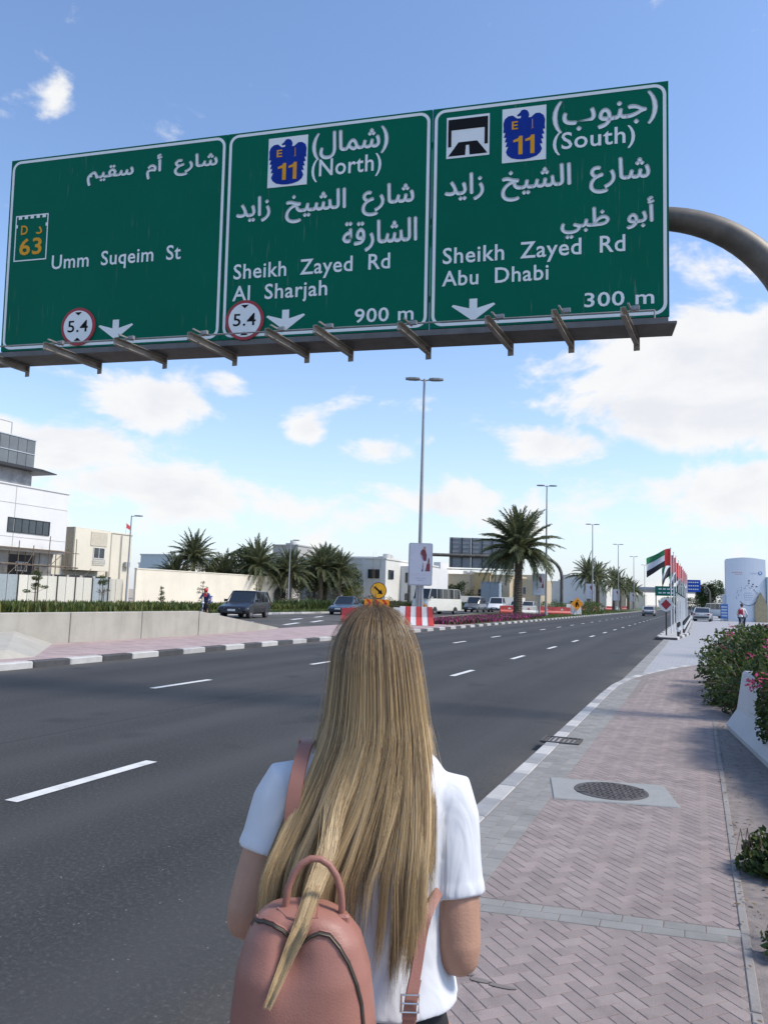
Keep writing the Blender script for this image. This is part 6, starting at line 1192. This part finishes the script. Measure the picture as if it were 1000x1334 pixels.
# T-shirt
tee = mat('tee_cotton', (.64, .65, .67), .85, var=.03, scale=3, bump=.08, bscale=600, spec=.2)
t = tee.node_tree; L = t.links.new; tco = t.nodes.new('ShaderNodeTexCoord'); mpn = t.nodes.new('ShaderNodeMapping'); mpn.inputs['Scale'].default_value = (1, 1, .45); L(tco.outputs['Object'], mpn.inputs[0]); nz = t.nodes.new('ShaderNodeTexNoise'); nz.inputs['Scale'].default_value = 11; nz.inputs['Detail'].default_value = 2.5; nz.inputs['Distortion'].default_value = 1.2; L(mpn.outputs[0], nz.inputs['Vector'])
bp2 = t.nodes.new('ShaderNodeBump'); bp2.inputs['Strength'].default_value = .3; bp2.inputs['Distance'].default_value = .05; L(nz.outputs['Fac'], bp2.inputs['Height']); pn = t.nodes['Principled BSDF']; old = pn.inputs['Normal'].links[0].from_node; L(bp2.outputs[0], old.inputs['Normal'])
b = MB()
ts = [(1.392, .062, .06, .012, 0), (1.380, .085, .066, .01, 0), (1.366, .105, .072, .006, 0), (1.348, .125, .080, .004, 0), (1.318, .146, .092, 0, 0), (1.27, .156, .104, 0, 0), (1.21, .156, .112, 0, 0), (1.16, .148, .114, -.002, .002), (1.08, .138, .108, -.004, .006), (1.02, .140, .108, -.006, .010), (.985, .148, .112, -.008, .013), (.955, .158, .118, -.01, .015), (.944, .159, .119, -.01, .015)]
b.loft([ring(XB+dx, .028+cy, Z(z), rx, ry, 28) for z, rx, ry, cy, dx in ts])
for s_, sh, el_ in ((-1, shL, elL), (1, shR, elR)):
    up = el_-sh; k_ = .50 if s_ < 0 else .62
    b.tube([sh+Vector((-s_*.07, 0, -.015)), sh+Vector((-s_*.03, 0, -.004)), sh+Vector((s_*.002, 0, -.006)), sh+up*.12, sh+up*.28, sh+up*(k_-.12), sh+up*(k_-.085), sh+up*(k_-.08), sh+up*k_], [.044, .050, .052, .053, .053, .0525, .0515, .054, .0545], 24)
tb = b.build('t_shirt', tee, WO); remesh(tb, .0046, 9, .5)
me = tb.data    # drape: broad folds pulled along the back, never inwards past the body
nv = len(me.vertices); co_ = [0.]*(nv*3); no_ = [0.]*(nv*3); me.vertices.foreach_get('co', co_); me.vertices.foreach_get('normal', no_)
for i in range(nv):
    x, y, z = co_[3*i:3*i+3]; f_ = noise.noise(Vector((x*9+2*z, y*9, z*7)))*.006+noise.noise(Vector((x*22+6*z, y*22, z*9)))*.003
    f_ *= .5+2.4*max(0, Z(1.2)-z); f_ += .001
    for q in range(3): co_[3*i+q] += no_[3*i+q]*f_
me.vertices.foreach_set('co', co_); me.update()
# trousers
trm = mat('trousers_black', (.012, .012, .014), .85, var=.2, scale=6, bump=.3)
b = MB(); b.loft([ring(XB, .028, Z(z), rx, ry) for z, rx, ry in ((.965, .136, .102), (.93, .148, .110), (.86, .166, .122), (.80, .168, .125))])
for s_ in (-1, 1): b.tube([(XB+s_*.08, .02, Z(.86)), (XB+s_*.084, .02, Z(.68)), (XB+s_*.082, .025, Z(.48)), (XB+s_*.084, .0, Z(.34)), (XB+s_*.086, -.01, Z(.20))], [.098, .085, .064, .060, .046], 16)
o = b.build('trousers', trm, WO); remesh(o, .009, 3)
for s_ in (-1, 1):
    b = MB(); b.loft([[(XB+s_*.09+a*w_, y, z) for a, z in ((-1, .0), (1, .0), (1, h_*.5), (.6, h_), (-.6, h_), (-1, h_*.5))] for y, w_, h_ in ((-.07, .030, .07), (-.03, .036, .085), (.06, .040, .07), (.14, .042, .045), (.19, .030, .03))]); b.build('shoe', clothw, WO, smooth=True)
# ------------------------------------------------------------------ leather backpack
lea = mat('rose_leather', (.31, .140, .105), .46, var=.13, scale=7, bump=.12, bscale=380, spec=.4); zipm = mat('zip_tape', (.05, .042, .035), .6, .2); zipt = mat('zip_teeth', (.16, .13, .09), .35, .8); stitch = mat('stitching', (.52, .30, .24), .8); bkl = mat('buckle_metal', (.62, .60, .56), .25, .9)
BP = thing('backpack', 'small rose-pink leather backpack with two curved zips hanging low on her back', 'backpack', (OW.x, OW.y, SZ), YAW)
BX = -.103
bpr = [(1.178, .026, .026, -.005), (1.174, .048, .040, -.006), (1.162, .068, .052, -.003), (1.136, .087, .064, 0), (1.09, .101, .074, 0), (1.03, .108, .078, .0), (.95, .112, .08, .0), (.90, .107, .076, .0), (.885, .09, .06, .0)]
def bagpt(a, z):
    for (z0, x0, y0, d0), (z1, x1, y1, d1) in zip(bpr, bpr[1:]):
        if z >= z1: f_ = (z0-z)/(z0-z1); break
    else: f_ = 1
    rx, ry, dx = x0+(x1-x0)*f_, y0+(y1-y0)*f_, d0+(d1-d0)*f_; c_, s_ = math.cos(a), math.sin(a); p_ = 2.6
    return Vector((BX+dx-.0+(1.2-z)*.03+rx*math.copysign(abs(c_)**(2/p_), c_), -.215+ry*math.copysign(abs(s_)**(2/p_), s_), Z(z)))
def dent(p):      # sculpted hollow between the zips, as soft leather falls in
    if p.y > -.20: return p
    gx = p.x-(BX-.005); zz = p.z-Z(1.135); q = math.exp(-((gx+.01)/.034)**2-((zz+.01)/.045)**2); r2 = math.exp(-((gx+.075)/.022)**2-((zz+.0)/.03)**2)*.5; r3 = math.exp(-((gx-.045)/.02)**2-((zz-.002)/.022)**2)*.45
    f_ = noise.noise(Vector((p.x*14, p.y*9, p.z*11)))*.004
    rg = math.exp(-((gx+.032)/.014)**2)*math.exp(-((zz+.02)/.05)**2)*.006
    return p+Vector((0, .026*q+.010*r2+.010*r3+f_-rg, -.004*q))
b = MB(); zs = [1.178-(1.178-.885)*i/46 for i in range(47)]
b.loft([[dent(bagpt(2*math.pi*j/64, z)) for j in range(64)] for z in zs]); bag = b.build('bag_body', lea, BP, smooth=True)
def surf(x, z):   # front point of the bag surface (towards the camera) at x, z
    for (z0, x0, y0, d0), (z1, x1, y1, d1) in zip(bpr, bpr[1:]):
        if z >= z1: f_ = max(0, (z0-z)/(z0-z1)); break
    else: f_ = 1
    rx, ry, dx = x0+(x1-x0)*f_, y0+(y1-y0)*f_, d0+(d1-d0)*f_; q = (x-(BX+dx+(1.2-z)*.03))/rx; q = max(-.995, min(.995, q))
    return dent(Vector((BX+dx+(1.2-z)*.03+q*rx, -.215-ry*(1-abs(q)**2.6)**(1/2.6), Z(z))))
def zipline(pts):
    P2 = []
    for (x0, z0), (x1, z1) in zip(pts, pts[1:]):
        for i in range(6): P2.append((x0+(x1-x0)*i/6, z0+(z1-z0)*i/6))
    P2.append(pts[-1]); V = [surf(x, z) for x, z in P2]
    b = MB(); b.tube([v+Vector((0, -.0012, 0)) for v in V], .0030, 8); z_ = b.build('zip', zipm, BP, smooth=True)
    b = MB(); b.tube([v+Vector((0, -.0036, .0003)) for v in V], .0010, 6); b.build('zip_teeth', zipt, z_)
    for s_ in (-1, 1): b = MB(); b.tube([v+Vector((s_*.001, -.0005, s_*.0042)) for v in V], .0018, 6); b.build('zip_piping', lea, z_, smooth=True)
    b = MB()
    for i in range(0, len(V)-1):
        for h_ in (0, .5): m_ = V[i].lerp(V[i+1], h_); d_ = (V[i+1]-V[i]).normalized(); n_ = Vector((-d_.z, 0, d_.x)); n_ = n_ if n_.z < 0 else -n_; c_ = m_+n_*.0095; s0 = surf(c_.x, max(Z(0)+.8, c_.z)+SZ) if False else c_+Vector((0, -.0022, 0)); b.tube([s0-d_*.0017, s0+d_*.0017], .0006, 4)
    b.build('stitching', stitch, z_, kind='stuff')
cvz = lambda L0: L0
zipline([(-.186, 1.148), (-.175, 1.158), (-.160, 1.164), (-.145, 1.164), (-.130, 1.158), (-.119, 1.149), (-.111, 1.141)])
zipline([(-.101, 1.142), (-.089, 1.152), (-.076, 1.157), (-.060, 1.153), (-.044, 1.138), (-.030, 1.117), (-.018, 1.090), (-.010, 1.062), (-.006, 1.032), (-.005, 1.0), (-.006, .96), (-.010, .92)])
b = MB(); b.tube([surf(x, z)+Vector((0, .001, .0)) for x, z in ((-.062, 1.178), (-.08, 1.172), (-.10, 1.170), (-.125, 1.172), (-.142, 1.176))], .0024, 6); b.build('top_seam', lea, BP, smooth=True)
b = MB(); hp = [(-.128, -.215, Z(1.160))]+[(-.088-.043*math.cos(R(a)), -.222, Z(1.178)+.070*math.sin(R(a))) for a in (0, 20, 40, 60, 80, 100, 120, 140, 160, 180)]+[(-.046, -.215, Z(1.160))]; b.tube(hp, [.0056]+[.0054]*10+[.0056], 12); hd_ = b.build('top_handle', lea, BP, smooth=True)
for x in (-.130, -.043): b = MB(); b.bev((x, -.224, Z(1.160)), (.020, .016, .018), .003); b.build('handle_tab', lea, hd_)
def strap(pts, wd, name='strap', par=BP, th=.0026, m=lea):
    b = MB(); rings = []; pts = [Vector(q) for q in pts]
    P2 = []
    for i in range(len(pts)-1):
        p0, p1, p2, p3 = pts[max(i-1, 0)], pts[i], pts[i+1], pts[min(i+2, len(pts)-1)]
        for k in range(5): u = k/5; P2.append(.5*((2*p1)+(p2-p0)*u+(2*p0-5*p1+4*p2-p3)*u*u+(3*p1-p0-3*p2+p3)*u**3))
    P2.append(pts[-1])
    for i, q in enumerate(P2):
        tg = (P2[min(i+1, len(P2)-1)]-P2[max(i-1, 0)]).normalized(); out = Vector((q.x+.012, q.y-.03, .0)).normalized() if False else Vector((0, -1, .35 if q.z > Z(1.33) else 0)).normalized()
        if q.z > Z(1.365): out = Vector((0, -.35, 1)).normalized()
        sd = tg.cross(out).normalized(); nn = sd.cross(tg).normalized(); rings.append([q+sd*wd/2*a+nn*th*c_ for a, c_ in ((-1, -.6), (-.9, 1), (.9, 1), (1, -.6))])
    b.loft(rings); return b.build(name, m, par, smooth=True)
strap([(-.06, .13, Z(1.20)), (-.13, .135, Z(1.31)), (-.140, .085, Z(1.365)), (-.128, .03, Z(1.376)), (-.132, -.02, Z(1.368)), (-.138, -.056, Z(1.328)), (-.143, -.068, Z(1.28)), (-.143, -.070, Z(1.22)), (-.135, -.10, Z(1.165))], .026)
st_ = strap([(.100, .12, Z(1.19)), (.136, .04, Z(1.165)), (.118, -.040, Z(1.145)), (.096, -.084, Z(1.12)), (.086, -.098, Z(1.09)), (.078, -.116, Z(1.05)), (.070, -.133, Z(1.01)), (.066, -.14, Z(.96)), (.05, -.16, Z(.91))], .018)
strap([(.075, -.128, Z(1.035)), (.068, -.140, Z(1.005)), (.064, -.142, Z(.96)), (.062, -.14, Z(.935))], .021, 'strap_end')
b = MB(); c0 = Vector((.066, -.146, Z(1.005))); q = [(-.014, -.013), (.014, -.013), (.014, .013), (-.014, .013), (-.014, -.013)]; b.tube([c0+Vector((a, 0, c_)) for a, c_ in q], .0019, 8); b.tube([c0+Vector((-.014, 0, 0)), c0+Vector((.014, 0, 0))], .0015, 6); b.build('buckle', bkl, BP)
b = MB(); b.bev((.066, -.143, Z(.985)), (.024, .006, .010), .001); b.build('keeper_loop', lea, BP)
strap([(-.20, -.19, Z(1.00)), (-.225, -.20, Z(.975)), (-.25, -.22, Z(.955)), (-.262, -.23, Z(.948))], .008, 'loose_strap_end')
strap([(.004, -.20, Z(1.0)), (.02, -.19, Z(.97)), (.045, -.165, Z(.945)), (.056, -.15, Z(.925))], .016, 'side_tab')
# hair: thousands of strands gathered in locks, over a thin under-layer
hm_ = bpy.data.materials.new('blond_hair'); hm_.use_nodes = True; t = hm_.node_tree; p = t.nodes['Principled BSDF']; L = t.links.new
at = t.nodes.new('ShaderNodeAttribute'); at.attribute_name = 'tone'; cr = t.nodes.new('ShaderNodeValToRGB'); L(at.outputs['Fac'], cr.inputs[0]); e = cr.color_ramp.elements
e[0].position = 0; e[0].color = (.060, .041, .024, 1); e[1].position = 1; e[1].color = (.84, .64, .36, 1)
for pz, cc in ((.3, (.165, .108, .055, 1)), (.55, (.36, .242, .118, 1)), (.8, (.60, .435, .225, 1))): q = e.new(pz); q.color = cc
L(cr.outputs[0], p.inputs['Base Color']); p.inputs['Roughness'].default_value = .42; p.inputs['Specular IOR Level'].default_value = .45; p.inputs['Anisotropic'].default_value = .3
tl = t.nodes.new('ShaderNodeBsdfTranslucent'); L(cr.outputs[0], tl.inputs[0]); msx = t.nodes.new('ShaderNodeMixShader'); msx.inputs[0].default_value = .22; L(p.outputs[0], msx.inputs[1]); L(tl.outputs[0], msx.inputs[2]); L(msx.outputs[0], t.nodes['Material Output'].inputs[0])
# outline of the hair seen from behind: height, left edge, right edge, depth of the back surface
PRF = [(1.632, -.012, -.010, .03), (1.626, -.038, .016, .0), (1.605, -.063, .041, -.035), (1.576, -.080, .057, -.056), (1.545, -.089, .069, -.068), (1.48, -.094, .081, -.075), (1.43, -.099, .089, -.078), (1.375, -.108, .099, -.088), (1.33, -.120, .108, -.098), (1.284, -.133, .115, -.106), (1.23, -.147, .119, -.112), (1.18, -.158, .120, -.115), (1.10, -.166, .118, -.115), (1.0, -.17, .11, -.11)]
def prof(z):
    for (z0, a0, b0, d0), (z1, a1, b1, d1) in zip(PRF, PRF[1:]):
        if z >= z1: f_ = max(0, (z0-z)/(z0-z1)); return a0+(a1-a0)*f_, b0+(b1-b0)*f_, d0+(d1-d0)*f_
    return PRF[-1][1:]
def endz(s):     # where locks end across the back, s from -1 (left) to 1 (right)
    pts = [(-1, 1.14), (-.8, 1.10), (-.55, 1.08), (-.3, 1.10), (-.1, 1.10), (.1, 1.07), (.22, 1.06), (.35, 1.16), (.5, 1.14), (.62, 1.08), (.74, 1.08), (.88, 1.10), (1, 1.18)]
    for (a, za), (c_, zc) in zip(pts, pts[1:]):
        if s <= c_: return za+(zc-za)*(s-a)/(c_-a)
    return 1.2
import numpy as np
rh = random.Random(77); rg_ = np.random.default_rng(77)
LOCKS = [(-1+2*(i+.5)/64+rh.uniform(-.02, .02), rh.uniform(0, 1)**1.3, rh.uniform(.45, 1.), rh.uniform(0, 6)) for i in range(64)]
rows = []       # phi, layer, lock (s, tone, pull, phase), tone, width, end height, over the bag
for k in range(27000):
    phi = R(rh.uniform(-112, 112)) if k % 5 else R(rh.uniform(-70, 70)); s = math.sin(phi) if abs(phi) < math.pi/2 else math.copysign(1, phi)
    i_ = int((s+rh.uniform(-.03, .03)+1)*32); lock = LOCKS[max(0, min(63, i_))]; lay = rh.random()**1.5
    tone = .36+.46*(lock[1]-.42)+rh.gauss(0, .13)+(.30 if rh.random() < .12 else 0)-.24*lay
    zend = endz(lock[0])+.05*math.sin(lock[3]*3.1)+rh.gauss(0, .022)+(abs(rh.gauss(0, .09)) if rh.random() < .5 else 0)
    if .18 < lock[0] < .60 and rh.random() < .80: zend += rh.uniform(.10, .24)
    if lock[0] > .78 and rh.random() < .5: zend += .12
    if lock[0] > .22 and rh.random() < .25: zend += .1
    rows.append((phi, lay, *lock, tone, rh.uniform(.00022, .0005), zend, 0))
for k in range(1400): rows.append((R(rh.uniform(-50, -4)), rh.random()*.25, -.35, .6, .9, 1.0, .55+rh.gauss(0, .14), rh.uniform(.00022, .00045), 1.072+rh.uniform(-.006, .016)+(rh.uniform(0, .05) if rh.random() < .2 else 0), 1))
for k in range(320): rows.append((R(rh.uniform(-112, 112)), -1.1*rh.random(), rh.uniform(-1.15, 1.12), .7, .25, rh.uniform(0, 6), .6, .00022, rh.uniform(1.08, 1.4), 0))
A = np.array(rows); n = 22; u = np.linspace(0, 1, n+1)[None]; col = lambda i: A[:, i][:, None]
phi, lay, ls, lt, lk, lp, tone, wd, zend, bagf = (col(i) for i in range(10)); jit = rg_.normal(size=(len(A), 1)); xo = rg_.uniform(-.006, .006, (len(A), 1))
z = 1.630-.012*lay-.004*np.abs(phi)+(zend-(1.630-.012*lay-.004*np.abs(phi)))*u**1.12
PZ = np.array([q[0] for q in PRF])[::-1]; pa, pc_, pd = (np.interp(z, PZ, np.array([q[i] for q in PRF])[::-1]) for i in (1, 2, 3))
s_ = np.where(np.abs(phi) < math.pi/2, np.sin(phi), np.sign(phi)); back = np.cos(phi); m_ = (pa+pc_)/2; hw = (pc_-pa)/2
below = np.clip((1.44-z)/.25, 0, 1); crown = np.clip((1.62-z)/.12, 0, 1)*.22; pull = lk*np.maximum(.80*below, crown); ss = s_*(1-pull)+ls*pull; ss = ss-.40*np.clip((1.40-z)/.22, 0, 1)*(1-np.clip(np.abs(ss), 0, 1)**2)
x = m_+ss*(hw-lay*.013)+xo*u+(.005*np.sin(11*z+lp)+.022*np.sin(lp*2.3)*u)*below
d140 = np.interp(1.40, PZ, np.array([q[3] for q in PRF])[::-1])
yh = .045+(pd-.045)*back*(1-.12*lay)+np.where(back < 0, .02, 0)-.004*crown*np.cos(lp*3)
f_ = np.clip((1.40-z)/.2, 0, 1); y0_ = .045+(d140-.045)*back*(1-.12*lay); y1_ = pd+.026*np.abs(ss)**2.4+.010*lay-.018*lt+2.2*np.minimum(.09, np.abs(s_-ls))**2*below
y = np.where(z > 1.40, yh, y0_*(1-f_)+y1_*f_)
BZ = np.array([q[0] for q in bpr])[::-1]; brx, bry, bdx = (np.interp(z, BZ, np.array([q[i] for q in bpr])[::-1]) for i in (1, 2, 3))
f2 = np.clip((1.35-z)/.15, 0, 1); f2 = f2*f2*(3-2*f2)*bagf
xt = -.070-.066*np.clip((1.245-z)/.16, 0, 1.1)+jit*.0075*(1.12-u**2); x = x*(1-f2)+xt*f2
bq = np.clip((x-(BX+bdx+(1.2-z)*.03))/brx, -.97, .97); by = -.215-bry*(1-np.abs(bq)**2.6)**(1/2.6)
gx = x-(BX-.005); zz = z-1.135; by = by+.026*np.exp(-((gx+.01)/.034)**2-((zz+.01)/.045)**2)+.010*np.exp(-((gx+.075)/.022)**2-(zz/.03)**2)*.5-np.exp(-((gx+.032)/.014)**2)*np.exp(-((zz+.02)/.05)**2)*.006
yt = np.where(z < 1.176, by-.008-.003*np.abs(jit), -.212+np.clip((z-1.176)/.10, 0, 1)*.07); f3 = np.clip((1.34-z)/.12, 0, 1)**1.2*bagf; y = y*(1-f3)+yt*f3
PT = np.stack([x+.0012*jit, y-.0009*jit, z-SZ], -1); TG = np.gradient(PT, axis=1); TG /= np.linalg.norm(TG, axis=-1, keepdims=True)+1e-9
OUT = np.where((z > 1.40)[..., None], np.stack([x*.8, y-.05, z*0], -1), np.stack([.15*s_+z*0, z*0-1, z*0], -1)); OUT /= np.linalg.norm(OUT, axis=-1, keepdims=True)+1e-9
SDv = np.cross(TG, OUT); SDv /= np.linalg.norm(SDv, axis=-1, keepdims=True)+1e-9; an = rg_.uniform(-.6, .6, (len(A), 1, 1)); SDv = SDv*np.cos(an)+OUT*np.sin(an)
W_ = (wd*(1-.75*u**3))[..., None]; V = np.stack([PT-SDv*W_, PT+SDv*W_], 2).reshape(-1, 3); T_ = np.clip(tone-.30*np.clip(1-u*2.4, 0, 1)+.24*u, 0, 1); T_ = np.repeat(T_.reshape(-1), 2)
bs = (np.arange(len(A))*(2*(n+1)))[:, None]+(np.arange(n)*2)[None]; bs = bs.reshape(-1); F_ = np.stack([bs, bs+1, bs+3, bs+2], 1)
me = bpy.data.meshes.new('hair'); me.vertices.add(len(V)); me.vertices.foreach_set('co', V.astype(np.float32).ravel()); me.loops.add(F_.size); me.loops.foreach_set('vertex_index', F_.astype(np.int32).ravel()); me.polygons.add(len(F_)); me.polygons.foreach_set('loop_start', np.arange(0, F_.size, 4, dtype=np.int32))
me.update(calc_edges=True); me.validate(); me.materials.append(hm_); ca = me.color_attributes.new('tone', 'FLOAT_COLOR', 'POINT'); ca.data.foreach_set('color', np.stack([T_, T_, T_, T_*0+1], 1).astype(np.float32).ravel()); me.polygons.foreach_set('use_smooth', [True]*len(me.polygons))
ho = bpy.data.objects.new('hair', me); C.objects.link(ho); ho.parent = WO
# under-layer so that no light shows through the scalp
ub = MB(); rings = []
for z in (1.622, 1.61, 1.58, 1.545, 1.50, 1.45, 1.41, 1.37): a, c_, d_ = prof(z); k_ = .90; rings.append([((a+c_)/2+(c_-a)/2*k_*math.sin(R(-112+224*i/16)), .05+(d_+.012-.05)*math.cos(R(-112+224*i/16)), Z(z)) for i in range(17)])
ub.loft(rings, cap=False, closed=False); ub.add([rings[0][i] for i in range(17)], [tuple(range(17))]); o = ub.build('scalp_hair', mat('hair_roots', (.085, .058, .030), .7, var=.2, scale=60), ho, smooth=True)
